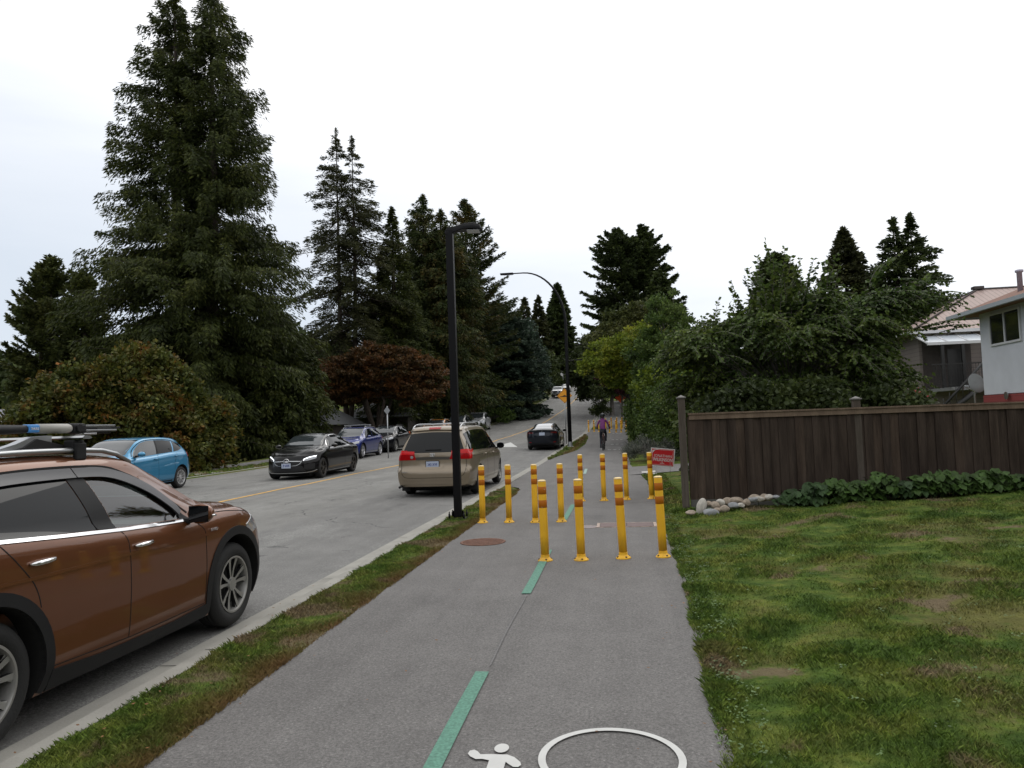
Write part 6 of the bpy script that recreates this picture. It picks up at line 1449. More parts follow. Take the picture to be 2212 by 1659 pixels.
def conifer(name, X, Y, H, prof, label, mat, seed=1, z0=.05, nb=400, leaves=60000, leaf=(.28, .07), droop=.25, up=.35, fan=.32, hang=.3, tops=((0, 0, 1),), zb=None, group=None, cat='tree', gap=.0, trunk_r=None, bark=None, lean=0, wood=.02):
    """prof: (height share, radius) outline; tops: (dx, dy, height factor) leaders"""
    r = np.random.default_rng(seed); zb = float(zground(X, Y))-.1 if zb is None else zb
    t = thing(name, (X, Y, zb), 0, label, cat, group); f = pchip(prof); TP = []; LP = []; per = nb//len(tops)
    for (dx, dy, hf) in tops:
        h = z0+(1-z0)*r.random(per)**.85; h = np.clip(h, z0, .995); az = r.random(per)*2*PI; zz = h*H*hf
        R_ = f(h)*(.62+.5*r.random(per))
        if len(tops) > 1: # leaders share one outline: shorten branches that point at the other leader
            R_ = np.maximum(R_-np.where(np.cos(az)*dx+np.sin(az)*dy < 0, 1, .55)*math.hypot(dx, dy)*.9*np.sign(1), .25*R_)
        pitch = up*(h*1.4-.35)+r.normal(size=per)*.08; o = np.stack([dx*np.minimum(h*3, 1)+lean*h, dy*np.minimum(h*3, 1), zz*0], 1)+np.stack([zz*0, zz*0, zz], 1)
        d = np.stack([np.cos(az)*np.cos(pitch), np.sin(az)*np.cos(pitch), np.sin(pitch)], 1)
        n = int(leaves/len(tops)); w = R_**1.25+.15; bi = r.choice(per, n, p=w/w.sum()); s = .12+.88*r.random(n)**.75; Rb = R_[bi]
        if gap: # bare inner wood
            s = np.maximum(s, gap*r.random(n)+gap*.3)
        lat = r.normal(size=n)*.5; side = np.stack([-np.sin(az[bi]), np.cos(az[bi]), 0*s], 1)
        base = o[bi]+d[bi]*(s*Rb)[:, None]; base[:, 2] += -droop*Rb*s**2+.10*Rb*np.clip(s-.75, 0, 1)*2
        wid = fan*Rb*np.clip(1.15-s, .12, 1)*np.clip(s*2.2, 0, 1)+.10
        base += side*(lat*wid)[:, None]; base[:, 2] -= np.abs(r.normal(size=n))*hang*(.35+.65*np.minimum(Rb/3, 1))*.5+np.abs(lat)*wid*.25
        D = d[bi]*.9+side*(np.sign(lat)*.8)[:, None]+r.normal(size=(n, 3))*.35; D[:, 2] -= hang*1.1
        S_ = leaf[0]*(.6+.8*r.random(n)); LP.append(kites(base, D, S_, leaf[1]*(.6+.8*r.random(n)), r))
        mid = np.stack([0*zz, 0*zz, -droop*R_*.15], 1); e = o+d*R_[:, None]; e[:, 2] -= droop*R_*.9
        TP.append(sticks(o, e, np.maximum(wood*R_*.5, .012), np.full(per, .006), mid+d*0))
        tr = trunk_r or H*.016
        pts = [(0, 0, 0)]+[(dx*min(q*3, 1)+lean*q, dy*min(q*3, 1), q*H*hf) for q in (.05, .12, .25, .4, .55, .7, .85, .96, 1.0)]
        TP.append(trunkmesh(pts, [tr*1.35, tr*1.1, tr, tr*.9, tr*.75, tr*.6, tr*.42, tr*.22, .03, .008]))
        m = int(n*.012)+12; q = .93+.07*r.random(m)   # leader tuft
        b_ = np.stack([dx+lean*q+r.normal(size=m)*.05, dy+r.normal(size=m)*.05, q*H*hf], 1); D = r.normal(size=(m, 3))*.6; D[:, 2] += .9; LP.append(kites(b_, D, leaf[0]*(.5+.5*r.random(m)), leaf[1]*.6*np.ones(m), r))
    V, F = join(LP); mk('crown', V, F, mat, t); V, F = join(TP); mk('trunk', V, F, bark or M['bark'], t, True)
    return t
def broadleaf(name, X, Y, blobs, label, mat, seed=1, trunk=(.18, 2.0), clusters=300, per=180, rc=.55, leaf=(.14, .06), zb=None, group=None, cat='tree', shell=.45, flat=.6, bark=None, stems=1, droopy=0, ncl=60, upl=0.):
    """blobs: ellipsoids (x, y, z, rx, ry, rz, weight) relative to the base"""
    r = np.random.default_rng(seed); zb = float(zground(X, Y))-.05 if zb is None else zb
    t = thing(name, (X, Y, zb), 0, label, cat, group); B = np.array([b[:6] for b in blobs], float); w = np.array([b[6] if len(b) > 6 else b[3]*b[4]*b[5] for b in blobs]); w = w/w.sum()
    bi = r.choice(len(B), clusters, p=w); u = norm(r.normal(size=(clusters, 3))); rad = (shell+(1-shell)*r.random(clusters)**.6)
    rad *= 1+.10*np.sin(u[:, 0]*5+bi)*np.sin(u[:, 1]*4+2)*1.5
    C = B[bi, :3]+u*rad[:, None]*B[bi, 3:6]; C = C[C[:, 2] > .25]; n0 = len(C); rcs = rc*(.6+.8*r.random(n0))
    n = n0*per; ci = np.repeat(np.arange(n0), per); g = r.normal(size=(n, 3)); g = norm(g)*(r.random(n)**.45)[:, None]
    g[:, 2] *= flat; P = C[ci]+g*rcs[ci][:, None]; P[:, 2] -= droopy*np.abs(g[:, 0])*rcs[ci]
    cen = B[:, :3].mean(0); out_ = norm(P-cen); D = out_*.7+r.normal(size=(n, 3))*.6; D[:, 2] -= .25-upl
    k = P[:, 2] > .05; P, D = P[k], D[k]; n = len(P)
    V, F = kites(P, D, leaf[0]*(.6+.8*r.random(n)), leaf[1]*(.6+.8*r.random(n)), r); mk('crown', V, F, mat, t)
    TP = []; top = cen*.9; tr, th = trunk
    for s_ in range(stems):
        a = 2*PI*s_/max(stems, 1)+.5; e = np.array([math.cos(a)*(.35*B[:, 3].max() if stems > 1 else .1), math.sin(a)*(.35*B[:, 4].max() if stems > 1 else .1), th])
        pts = [tuple(e*q+np.array([0, 0, 0])) for q in (0, .15, .4, .7, 1)]+[tuple(e+(top-e)*q) for q in (.5, 1)]
        TP.append(trunkmesh(pts, [tr*1.3, tr*1.05, tr*.9, tr*.8, tr*.7, tr*.45, tr*.15]))
        cc = C[r.choice(n0, min(ncl//stems, n0), replace=False)]; A = np.tile(e, (len(cc), 1))+(top-e)*r.random((len(cc), 1))*.7
        TP.append(sticks(A, cc, np.full(len(cc), tr*.3), np.full(len(cc), .012), r.normal(size=(len(cc), 3))*.12+np.array([0, 0, .15])))
    V, F = join(TP); mk('trunk', V, F, bark or M['barkgrey'], t, True); return t
def X_at(px, Y): return at(px, 900, Y).x
def Hof(px, py, Y): # height above the ground there of the thing whose top is seen at px, py
    p = at(px, py, Y); return p.z-float(zground(p.x, Y))+.1
# ---- left side
X = X_at(425, 42)
conifer('cedar_tree', X, 42, 31.6, [(0, 6.8), (.05, 7.1), (.22, 7.1), (.33, 6.8), (.42, 6.5), (.47, 5.2), (.55, 4.7), (.64, 4.6), (.70, 3.9), (.78, 3.6), (.86, 2.9), (.93, 2.0), (1, .4)], 'tallest tree at the left, huge dark cedar whose twin tops leave the picture', TM['cedar'], 11, nb=900, leaves=330000, leaf=(.30, .036), droop=.25, up=.42, fan=.17, hang=1.0, tops=((-1.15, 0, .985), (1.15, .2, 1.0)), z0=.02, trunk_r=.42, gap=.30)
conifer('cypress_tree', X_at(100, 60), 60, Hof(112, 556, 60), [(0, 3.2), (.3, 3.6), (.6, 3.3), (.8, 2.5), (.93, 1.5), (1, .5)], 'airy round topped conifer at the far left, the taller of the pair', TM['olive'], 21, nb=420, leaves=70000, leaf=(.34, .07), droop=-.1, up=.7, fan=.22, hang=.2, tops=((-.5, 0, .97), (.5, 0, 1)))
conifer('cypress_tree', X_at(182, 60), 60, Hof(185, 588, 60), [(0, 2.6), (.3, 2.8), (.6, 2.4), (.85, 1.6), (1, .4)], 'airy round topped conifer, the shorter of the pair beside the tallest cedar', TM['olive'], 24, nb=300, leaves=45000, leaf=(.34, .07), droop=-.1, up=.7, fan=.22, hang=.2)
broadleaf('garden_tree', X_at(60, 52), 52, [(0, 0, 2.0, 4.5, 3, 2.0)], 'low green shrubs at the left picture edge under the airy conifers', TM['green'], 25, (.1, 1), 160, 100, .6, (.2, .09))
broadleaf('maple_bush', X_at(262, 29.5), 29.5, [(0, 0, 2.0, 4.3, 3.4, 3.3), (.9, -.5, 3.2, 2.3, 2.2, 2.4), (-2.4, 0, 2.2, 2.1, 2.3, 2.0), (2.8, .3, 1.5, 1.8, 2.2, 1.9)], 'big rounded bush turning orange behind the light blue hatchback', TM['autumn'], 22, (.2, 1.0), 620, 150, .52, (.16, .07), shell=.72, flat=.8, cat='bush', stems=3)
X = X_at(752, 58)
conifer('spruce_tree', X, 58, Hof(745, 275, 58), [(0, 2), (.25, 3.4), (.35, 4.6), (.5, 4.7), (.65, 4.3), (.78, 3.3), (.9, 1.6), (1, .15)], 'twin trunked open spruce with bare stems showing, right of the tallest cedar', TM['spruce'], 12, nb=340, leaves=70000, leaf=(.26, .034), droop=.42, up=.3, fan=.17, hang=.45, tops=((-.5, 0, 1.), (.75, .3, .975)), z0=.27, trunk_r=.22, wood=.03)
conifer('fir_tree', X_at(858, 61), 61, Hof(858, 448, 61), [(0, 3.6), (.3, 3.6), (.6, 2.6), (.85, 1.0), (1, .1)], 'dark pointed fir between the open spruce and the lamp post', TM['cedar'], 13, nb=420, leaves=60000, leaf=(.30, .045), droop=.35, fan=.22, hang=.6)
conifer('cedar_tree', X_at(945, 68), 68, Hof(950, 420, 68), [(0, 6), (.3, 5.6), (.6, 4.4), (.8, 3.2), (.93, 1.9), (1, .5)], 'broad rusty tinged cedar behind the lamp post', TM['rusty'], 14, nb=700, leaves=150000, leaf=(.34, .05), droop=.30, fan=.24, hang=.8, tops=((-.8, 0, 1), (.9, 0, .93)))
conifer('deodar_tree', X_at(1018, 74), 74, Hof(1022, 432, 74), [(0, 5.0), (.25, 5.4), (.45, 5.6), (.62, 4.6), (.8, 2.9), (.93, 1.2), (1, .1)], 'deodar with long drooping branch tips against the sky, right of the short lamp', TM['rusty'], 15, nb=300, leaves=60000, leaf=(.36, .05), droop=.05, up=.75, fan=.13, hang=.30, z0=.1, wood=.02)
conifer('deodar_tree', X_at(1085, 84), 84, Hof(1100, 655, 84), [(0, 5.5), (.4, 5.2), (.75, 3.6), (1, .4)], 'bluish green spreading conifer left of the curved lamp', TM['blue'], 16, nb=400, leaves=60000, leaf=(.40, .10), droop=.15, up=.4, hang=.3)
conifer('cedar_tree', X_at(905, 80), 80, Hof(905, 560, 80), [(0, 6), (.5, 5), (1, .3)], 'dark conifer low between the fir and the rusty cedar', TM['dark'], 17, nb=400, leaves=50000, leaf=(.42, .12), hang=.4)
broadleaf('japanese_maple', X_at(815, 54), 54, [(-2.7, 0, 4.9, 3.0, 3, 1.8), (1.9, 0, 5.2, 3.2, 3, 1.75), (0, 0, 5.4, 3.2, 3, 1.9), (3.3, 0, 4.2, 2.0, 2.4, 1.4), (-3.6, 0, 4.0, 1.9, 2.2, 1.5)], 'wide red brown maple with layered umbrella crown behind the parked cars', TM['maple'], 23, (.16, 3.2), 560, 130, .55, (.17, .075), shell=.75, flat=.38, stems=5, ncl=120, bark=M['bark'])
conifer('cedar_tree', X_at(592, 45), 45, Hof(615, 650, 45), [(0, 3.9), (.4, 3.7), (.8, 2.0), (1, .3)], 'lower dark cedar skirt between the tallest cedar and the open spruce', TM['cedar'], 18, nb=420, leaves=90000, leaf=(.30, .045), hang=.9, droop=.4, fan=.2)
# hedge line and bank trees on the far left kerb going uphill
for i, (px, Yt, py, rr, m_, lab) in enumerate([(1040, 92, 700, 4.6, 'dark', 'dark rounded tree above the silver white crossover'), (1085, 104, 735, 4.4, 'dark', 'dark tree over the far kerb above the rubbish bags'), (1128, 118, 700, 4.5, 'blue', 'greyish green tree leaning over the far kerb below the curved lamp'), (1160, 140, 755, 4.2, 'dark', 'dark tree just left of the white pickup'), (990, 80, 760, 5.0, 'dark', 'dark tree directly above the minivan roof')]):
    H_ = Hof(px, py, Yt)
    broadleaf('roadside_tree', X_at(px, Yt), Yt, [(0, 0, H_*.55, rr, rr, H_*.45), (-.5, 0, H_*.35, rr*1.1, rr, H_*.3), (.8, 0, H_*.25, rr*.8, rr, H_*.25)], lab, TM[m_], 50+i, (.25, 2), 300, 110, 1.0, (.34, .14), shell=.6, flat=.7, group='trees along the far left kerb')
for i, (px, Yt, w_, h_, m_, lab) in enumerate([(1085, 77, 2.6, 1.5, 'green', 'bright green shrub by the far kerb uphill of the silver white crossover'), (1168, 122, 1.6, 1.4, 'green', 'light green shrub at the kerb left of the white pickup'), (1120, 112, 3.0, 2.6, 'purple', 'reddish purple shrub under the trees left of the pickup'), (1182, 158, 2.4, 2.6, 'olive', 'small rounded shrub behind the white pickup'), (1187, 185, 4.0, 3.6, 'autumn', 'orange tinged shrub at the top of the hill')]):
    Xs = X_at(px, Yt)-1.2
    broadleaf('shrub', Xs, Yt, [(0, 0, h_*.5, w_, w_, h_*.55)], lab, TM[m_], 70+i, (.04, .5), 90, 90, .5, (.16, .08), cat='shrub', shell=.6)
conifer('columnar_fir', X_at(1215, 180), 180, Hof(1214, 613, 180), [(0, 5.0), (.3, 4.7), (.6, 3.3), (.85, 1.5), (1, .15)], 'tall narrow dark fir at the hilltop framed by the curved lamp', TM['dark'], 31, nb=600, leaves=60000, leaf=(.75, .22), droop=.2, up=.5, hang=.3)
for i, (px, py, Yt, lab) in enumerate([(1142, 645, 165, 'small distant spruce, left one of the pair beside the hilltop fir'), (1172, 640, 168, 'small distant spruce, right one of the pair beside the hilltop fir')]):
    conifer('spruce_tree', X_at(px, Yt), Yt, Hof(px, py, Yt), [(0, 3.6), (.5, 2.7), (1, .15)], lab, TM['spruce'], 32+i, nb=200, leaves=14000, leaf=(.7, .2), hang=.3)
broadleaf('roadside_tree', X_at(1190, 215), 215, [(0, 0, 6, 9, 6, 6), (10, 0, 5, 8, 6, 6)], 'low dark trees closing the view at the top of the hill', TM['dark'], 36, (.3, 2), 260, 90, 1.6, (.7, .3), shell=.4)
# ---- right side
X = X_at(1365, 95)
conifer('pine_tree', X, 95, Hof(1365, 488, 95), [(0, 4), (.25, 5.8), (.45, 6.0), (.6, 5.6), (.8, 4.5), (.93, 2.8), (1, .6)], 'large dark bushy pine standing over the yellow green trees right of the street', TM['dark'], 41, nb=460, leaves=150000, leaf=(.38, .085), droop=.05, up=.55, fan=.30, hang=.2, tops=((-.6, 0, .985), (2.2, 0, 1.)), z0=.16)
conifer('fir_tree', X_at(1440, 88), 88, Hof(1450, 585, 88), [(0, 4.6), (.5, 4.2), (1, .4)], 'dark fir just right of the bushy pine, half hidden by lighter leaves', TM['dark'], 42, nb=200, leaves=26000, leaf=(.5, .14))
broadleaf('shade_tree', X_at(1322, 82), 82, [(-.8, 0, 5.8, 3.6, 4, 3.4), (1.4, 0, 7.0, 4, 4, 3.4), (-2.2, 0, 4.2, 2.2, 3, 1.9), (1.0, -1, 4.0, 3, 3, 1.6)], 'dark low hanging tree over the path beyond the far posts', TM['dark'], 43, (.25, 2.4), 380, 120, .8, (.30, .13), shell=.4, flat=.7)
broadleaf('purple_maple', X_at(1343, 69), 69, [(0, 0, 4.3, 1.9, 2, 1.1), (.8, 0, 3.6, 1.5, 2, .8)], 'small dark purple maple under the shade tree near the orange sign', TM['purple'], 44, (.1, 2.2), 120, 100, .4, (.17, .08), flat=.5)
broadleaf('yellow_maple', X_at(1385, 46), 46, [(-1.6, 0, 5.0, 1.7, 2, 1.5), (.2, 0, 5.3, 2.1, 2.5, 1.9), (1.8, 0, 4.4, 2.0, 2.6, 2.2), (-.6, 0, 4.0, 1.4, 2, .9), (1.4, -.5, 2.8, 1.8, 2, 1.6)], 'yellow green maple spreading over the right side of the path', TM['lime'], 45, (.14, 2.2), 430, 120, .48, (.15, .065), shell=.5, flat=.5, ncl=90)
broadleaf('olive_tree', X_at(1385, 60), 60, [(0, 0, 8.2, 2.6, 3, 1.9), (-1.8, 0, 6.8, 2.2, 3, 1.8), (1.6, 0, 7, 2.4, 3, 2.2)], 'olive green tree rising between the yellow maple and the bushy pine', TM['olive'], 46, (.2, 3), 320, 110, .65, (.2, .09), shell=.4)
broadleaf('light_tree', X_at(1452, 40), 40, [(0, 0, 6.3, 1.2, 1.6, 1.9), (-.6, 0, 4.6, 1.4, 1.8, 1.6), (1.0, 0, 4.4, 1.5, 1.8, 1.6)], 'fresh green upright tree between the yellow maple and the cherry', TM['green'], 47, (.1, 2), 230, 120, .42, (.13, .055), shell=.4, upl=.6)
broadleaf('young_tree', X_at(1296, 64), 64, [(0, 0, 2.6, .65, .65, 1.3), (0, 0, 1.7, .85, .8, .5)], 'slim young street tree in the verge beyond the far posts', TM['dark'], 48, (.045, 1.3), 70, 60, .28, (.13, .05), shell=.2)
broadleaf('hedge', 3.0, 30, [(.5, -3, 1.3, 1.0, 2.2, 1.5), (-.3, 0, 1.5, 1.2, 2.5, 1.6), (-.5, 4, 1.7, 1.3, 3, 1.6), (1.0, -3.2, 1.5, 1.6, 1.6, 1.6), (-.6, 8, 1.6, 1.5, 3, 1.6), (-.9, 13, 1.8, 1.5, 3, 1.9), (-.3, 18, 1.8, 1.5, 3, 2.2)], 'dense clipped green hedge along the right side of the path behind the cyclist', TM['green'], 49, (.05, .8), 900, 110, .38, (.10, .05), shell=.85, flat=.9, cat='hedge', stems=2)
broadleaf('lavender_bush', X_at(1393, 27.2), 27.2, [(0, 0, .3, .75, .5, .36), (.6, .3, .35, .5, .5, .4), (-.1, 1.2, .4, .6, .6, .5)], 'low grey green lavender bush between the path and the hedge', TM['grey'], 51, (.02, .3), 90, 130, .2, (.09, .012), cat='bush', shell=.3, flat=.9, upl=.9)
for i, (px, py, Yt, rr, tp, lab) in enumerate([(1692, 548, 40, 1.5, ((0, 0, 1),), 'columnar dark conifer behind the sprigs of the cherry'), (1845, 492, 48, 3.3, ((0, 0, 1),), 'feathery pointed conifer behind the middle of the cherry'), (1975, 462, 46, 4.0, ((-.5, 0, .985), (.45, 0, 1.)), 'twin topped dark fir left of the pink roofed house')]):
    conifer('fir_tree', X_at(px, Yt), Yt, Hof(px, py, Yt), [(0, rr*1.05), (.3, rr), (.6, rr*.75), (.85, rr*.32), (1, .08)] if i != 0 else [(0, rr), (.6, rr), (.85, rr*.75), (.96, rr*.4), (1, .1)], lab, TM['dark' if i != 1 else 'spruce'], 61+i, nb=520, leaves=80000, leaf=(.26, .05), droop=.25, up=.4, hang=.3, tops=tp, fan=.36)
for i, (px, Yt, py, rr, m_, lab) in enumerate([(1530, 55, 700, 3.5, 'green', 'rounded green tree at the left end of the row behind the cherry'), (1610, 60, 692, 4.2, 'olive', 'olive green tree second in the row behind the cherry'), (1770, 56, 690, 4.2, 'dark', 'dark green tree in the row behind the middle of the cherry'), (1500, 36, 760, 2.2, 'lime', 'lower yellow green tree left of the cherry')]):
    H_ = Hof(px, py, Yt)
    broadleaf('garden_tree', X_at(px, Yt), Yt, [(0, 0, H_*.55, rr, rr, H_*.44), (.8, 0, H_*.35, rr*1.05, rr, H_*.3)], lab, TM[m_], 80+i, (.2, 2), 260, 110, .6, (.2, .09), shell=.5, flat=.7, group='garden trees behind the fence')
# ---- cherry with arching leafy shoots
def cherry():
    Yt = 17.6; X = X_at(1715, Yt); r = np.random.default_rng(5); zb = float(zground(X, Yt)); sc = 1/94.
    t = thing('cherry_tree', (X, Yt, zb), 0, 'broad green cherry with arching leafy shoots rising above the fence', 'tree')
    P0 = []; D0 = []; L0 = []; A = []; B = []; ra = []
    def shoot(p, d, L_, drop, n=14, rr=.008, leafy=1.0, ll=.125):
        prev = p; seg = L_/n; dd = d/np.linalg.norm(d)
        for k in range(n):
            dd = dd+np.array([0, 0, -drop/n])+r.normal(size=3)*.04; dd /= np.linalg.norm(dd); q = prev+dd*seg
            A.append(prev); B.append(q); ra.append(rr*(1-.8*k/n)+.002)
            for s_ in range(max(1, int(seg*leafy*34))):
                pp = prev+(q-prev)*r.random(); sd = np.cross(dd, [0, 0, 1]); sd = sd/max(np.linalg.norm(sd), .01)*(1 if r.random() < .5 else -1)
                P0.append(pp); D0.append(dd*.55+sd*(.6+.3*r.random())+np.array([0, 0, -.45+.3*r.random()])+r.normal(size=3)*.18); L0.append(ll*(.6+.6*r.random())*(1-.35*k/n))
            prev = q
        return prev
    def px(x, y, dy=0): # crown point relative to the base, for a picture point at depth offset dy
        p = at(x, y, Yt+dy); return np.array([p.x-X, p.y-Yt, p.z-zb])
    # upright sprigs seen against the sky
    for (x, y, x1, y1) in ((1672, 690, 1672, 522), (1690, 690, 1712, 548), (1640, 700, 1610, 580), (1628, 700, 1583, 632), (1770, 690, 1790, 550), (1720, 700, 1755, 560), (1810, 700, 1860, 585), (1600, 712, 1580, 655), (1745, 700, 1728, 590), (1880, 620, 1925, 530), (1660, 720, 1640, 560), (1610, 720, 1595, 610), (1780, 700, 1812, 575), (1700, 680, 1690, 540)):
        a, b = px(x, y), px(x1, y1); [shoot(a+r.normal(size=3)*.03*q_, b-a+r.normal(size=3)*.12*q_, np.linalg.norm(b-a)*(1.03-.12*q_), .15 if x1 < 1850 else .9, 10, .009, 1.25, .18) for q_ in (0, 1, 2)]
    # limbs from the trunk, then many drooping shoots
    ends = []
    fans = [(1495, 735, 0), (1530, 705, -.6), (1500, 800, .5), (1560, 760, .4), (1600, 690, .6), (1590, 830, -.5), (1640, 660, -.3), (1650, 740, .9), (1670, 800, -.9), (1700, 645, .5), (1720, 700, -.9), (1730, 770, .3), (1700, 850, .8), (1765, 665, 0),
        (1790, 720, .8), (1800, 800, -.5), (1830, 655, -.5), (1850, 740, -.9), (1860, 640, .6), (1870, 690, .3), (1850, 800, .3), (1890, 625, -.2), (1540, 850, .2), (1630, 860, -.2), (1780, 860, .2), (1850, 860, -.3), (1765, 620, .5)]
    for k, (fx, fy, dy) in enumerate(fans):
        for q in range(8):
            ends.append(px(fx+r.normal()*22, fy+34+r.normal()*9, dy+r.normal()*.35))
    for (x, y) in ((1945, 700), (1990, 640), (1950, 635), (1920, 640), (1930, 800), (1900, 840), (1925, 872)): ends.append(px(x, y, r.uniform(-.5, .6)))
    root = np.array([0, 0, 1.1])
    for e in ends:
        for q in range(70):
            g = r.normal(size=3)*np.array([.26, .26, .13]); P0.append(e+g); D0.append(norm(g*[1, 1, .3])*.8+np.array([0, 0, -.5])+r.normal(size=3)*.3); L0.append(.11*(.6+.6*r.random()))
    for e in ends:
        mid = root*.5+e*.5+np.array([0, 0, .25]); A += [root*1.0, mid]; B += [mid, e]; ra += [.016, .010]
        out_ = e-np.array([0, 0, 2.2]); out_[2] *= .3; out_ /= max(np.linalg.norm(out_), .1)
        for q in range(9):
            d = out_*.7+r.normal(size=3)*.55; d[2] = abs(d[2])*.35+.05; shoot(e+r.normal(size=3)*.10, d, .55+.45*r.random(), .95, 6, .006, 1.5, .115)
    for tipx, tipy in ((2075, 683), (2120, 686), (2040, 640), (2060, 600), (2010, 795), (1480, 705), (1470, 740)):
        b = px(tipx, tipy, -.4); a = px(tipx-110 if tipx > 1700 else tipx+80, tipy+22, 0)
        for q in range(3): shoot(a+r.normal(size=3)*.08, b-a+r.normal(size=3)*.1+np.array([0, 0, .15]), np.linalg.norm(b-a)*(.75+.25*r.random()), .35, 10, .008, 1.6, .12)
    P = np.array(P0); D = np.array(D0); L_ = np.array(L0); V, F = kites(P, D, L_, L_*.32, r); mk('crown', V, F, TM['cherry'], t)
    A, B, ra = np.array(A), np.array(B), np.array(ra); V, F = join([sticks(A, B, ra, ra*.9), trunkmesh([(0, 0, 0), (0, 0, .6), (.02, 0, 1.2), (.1, 0, 1.9)], [.12, .10, .09, .05])]); mk('trunk', V, F, M['barkgrey'], t, True)
cherry()
broadleaf('laurel_bush', X_at(1610, 15.2), 15.2, [(0, 0, 1.1, 1.1, .7, 1.05), (1.2, .1, 1.1, 1.0, .7, .95)], 'dark evergreen bush just behind the left end of the fence', TM['dark'], 91, (.05, .6), 150, 120, .3, (.09, .04), cat='bush', shell=.7)
broadleaf('laurel_bush', X_at(1800, 15.6), 15.6, [(-.6, 0, 1.0, 1.2, .7, 1.0), (1.0, .1, 1.05, 1.1, .7, .9)], 'dark evergreen bush behind the fence under the cherry', TM['dark'], 92, (.05, .6), 150, 120, .3, (.09, .04), cat='bush', shell=.7)
# ---- mass of trees beyond the gardens, too far to count
def woodland(name, pts, H0, H1, label, seed, mat):
    r = np.random.default_rng(seed); LP = []
    for (x, y) in pts:
        h = H0+(H1-H0)*r.random(); n = 1500; z = float(zground(x, y)); u = norm(r.normal(size=(n, 3)))*(r.random(n)**.3)[:, None]
        P = np.array([x, y, z+h*.5])+u*np.array([h*.38, h*.38, h*.52]); P += r.normal(size=(n, 3))*.3
        LP.append(kites(P, r.normal(size=(n, 3)), .9*(.6+.8*r.random(n)), .35*np.ones(n), r))
    V, F = join(LP); tag(mk(name, V, F, mat), label, 'woodland', kind='stuff')
r = np.random.default_rng(3)
woodland('woodland', [(-x+r.normal()*2, 95+.25*x+r.normal()*5) for x in range(18, 130, 6)]+[(-x, 78+r.normal()*3) for x in range(34, 80, 6)], 6, 11, 'dark mass of far trees behind the gardens on the left', 101, TM['dark'])
woodland('woodland', [(x+r.normal()*2, 78+r.normal()*6) for x in range(16, 80, 6)]+[(x, 120+r.normal()*6) for x in range(10, 90, 8)], 5, 9, 'mass of far trees behind the houses on the right', 102, TM['olive'])
woodland('woodland', [(6+r.normal()*3, y) for y in range(98, 230, 9)]+[(-22-r.random()*8, y) for y in range(112, 230, 9)], 8, 14, 'wooded slopes on both sides of the hilltop street', 103, TM['dark'])
woodland('woodland', [(17+r.normal()*2, y) for y in range(-22, 7, 5)]+[(x, -26+r.normal()*2) for x in range(-24, 20, 6)], 8, 11, 'unseen trees added behind and to the right of the viewpoint to block low light', 104, TM['dark'])  # added out of view: blocks low skylight, darkens car reflections and under-car ground
woodland('woodland', [(-25+r.normal()*2, y) for y in range(-22, 14, 5)], 7, 10, 'unseen trees added across the street behind the viewpoint to block low light', 105, TM['dark'])  # unseen, put in to cut low skylight from the far side of the street
# ================================================================== HOUSES
def siding(name, col, pitch=.14):
    m, nt, b = _nodes(name); p = pos(nt); s = nt.nodes.new('ShaderNodeSeparateXYZ'); nt.links.new(p, s.inputs[0])
    f = mth(nt, 'FRACT', mth(nt, 'DIVIDE', s.outputs['Z'], pitch)); n = noise(nt, p, 1.5, 5)
    c = mixc(nt, mth(nt, 'LESS_THAN', f, .08), mixc(nt, n, tuple(x*.85 for x in col), tuple(x*1.15 for x in col)), tuple(x*.5 for x in col))
    nt.links.new(c, b.inputs['Base Color']); b.inputs['Roughness'].default_value = .8; bumpn(nt, b, f, .4, .02); return m
def roofmat(name, col, ribs=0, var=.2):
    m, nt, b = _nodes(name); p = pos(nt); s = nt.nodes.new('ShaderNodeSeparateXYZ'); nt.links.new(p, s.inputs[0]); n = noise(nt, p, 2.5, 6, .7)
    c = mixc(nt, n, tuple(x*(1-var) for x in col), tuple(x*(1+var) for x in col))
    f = mth(nt, 'FRACT', mth(nt, 'DIVIDE', mth(nt, 'ADD', s.outputs['X'], mth(nt, 'MULTIPLY', s.outputs['Y'], .0)), .28) if ribs else mth(nt, 'DIVIDE', s.outputs['Z'], .07))
    c = mixc(nt, mth(nt, 'LESS_THAN', f, .22 if ribs else .12), c, tuple(x*.72 for x in col))
    nt.links.new(c, b.inputs['Base Color']); b.inputs['Roughness'].default_value = .6 if ribs else .9; bumpn(nt, b, f, .3, .02); return m
def box(name, a, b_, mat, parent, bev=0):
    bm = bmesh.new(); bx(bm, [(p+q)/2 for p, q in zip(a, b_)], [abs(q-p) for p, q in zip(a, b_)], bev=bev); return fin(name, bm, mat, parent)
HG = pm('house_window', (.012, .013, .015), .06, spec=.8); HW = pm('white_trim', (.55, .55, .56), .6)
def hwindow(parent, x0, x1, y, z0, z1, axis='Y', mull=1, fr=.05):
    """window in a wall: frame > pane; axis Y: wall plane y const; axis X: wall plane x const (x0,x1 are y values)"""
    def P(u, v, w): return (u, w, v) if axis == 'Y' else (w, u, v)
    bm = bmesh.new(); us = [x0+(x1-x0)*i/(mull+1) for i in range(mull+2)]
    def bb(u0, u1, v0, v1, w0, w1):
        a, c = P(u0, v0, w0), P(u1, v1, w1); bx(bm, [(p+q)/2 for p, q in zip(a, c)], [abs(q-p) for p, q in zip(a, c)])
    for u in us: bb(u-fr/2, u+fr/2, z0, z1, y-.05, y+.02)
    bb(x0-fr/2, x1+fr/2, z0-fr, z0, y-.053, y+.02); bb(x0-fr/2, x1+fr/2, z1, z1+fr, y-.053, y+.02); f = fin('window', bm, HW, parent)
    bm = bmesh.new(); bb(x0, x1, z0, z1, y-.02, y-.01); fin('pane', bm, HG, f)
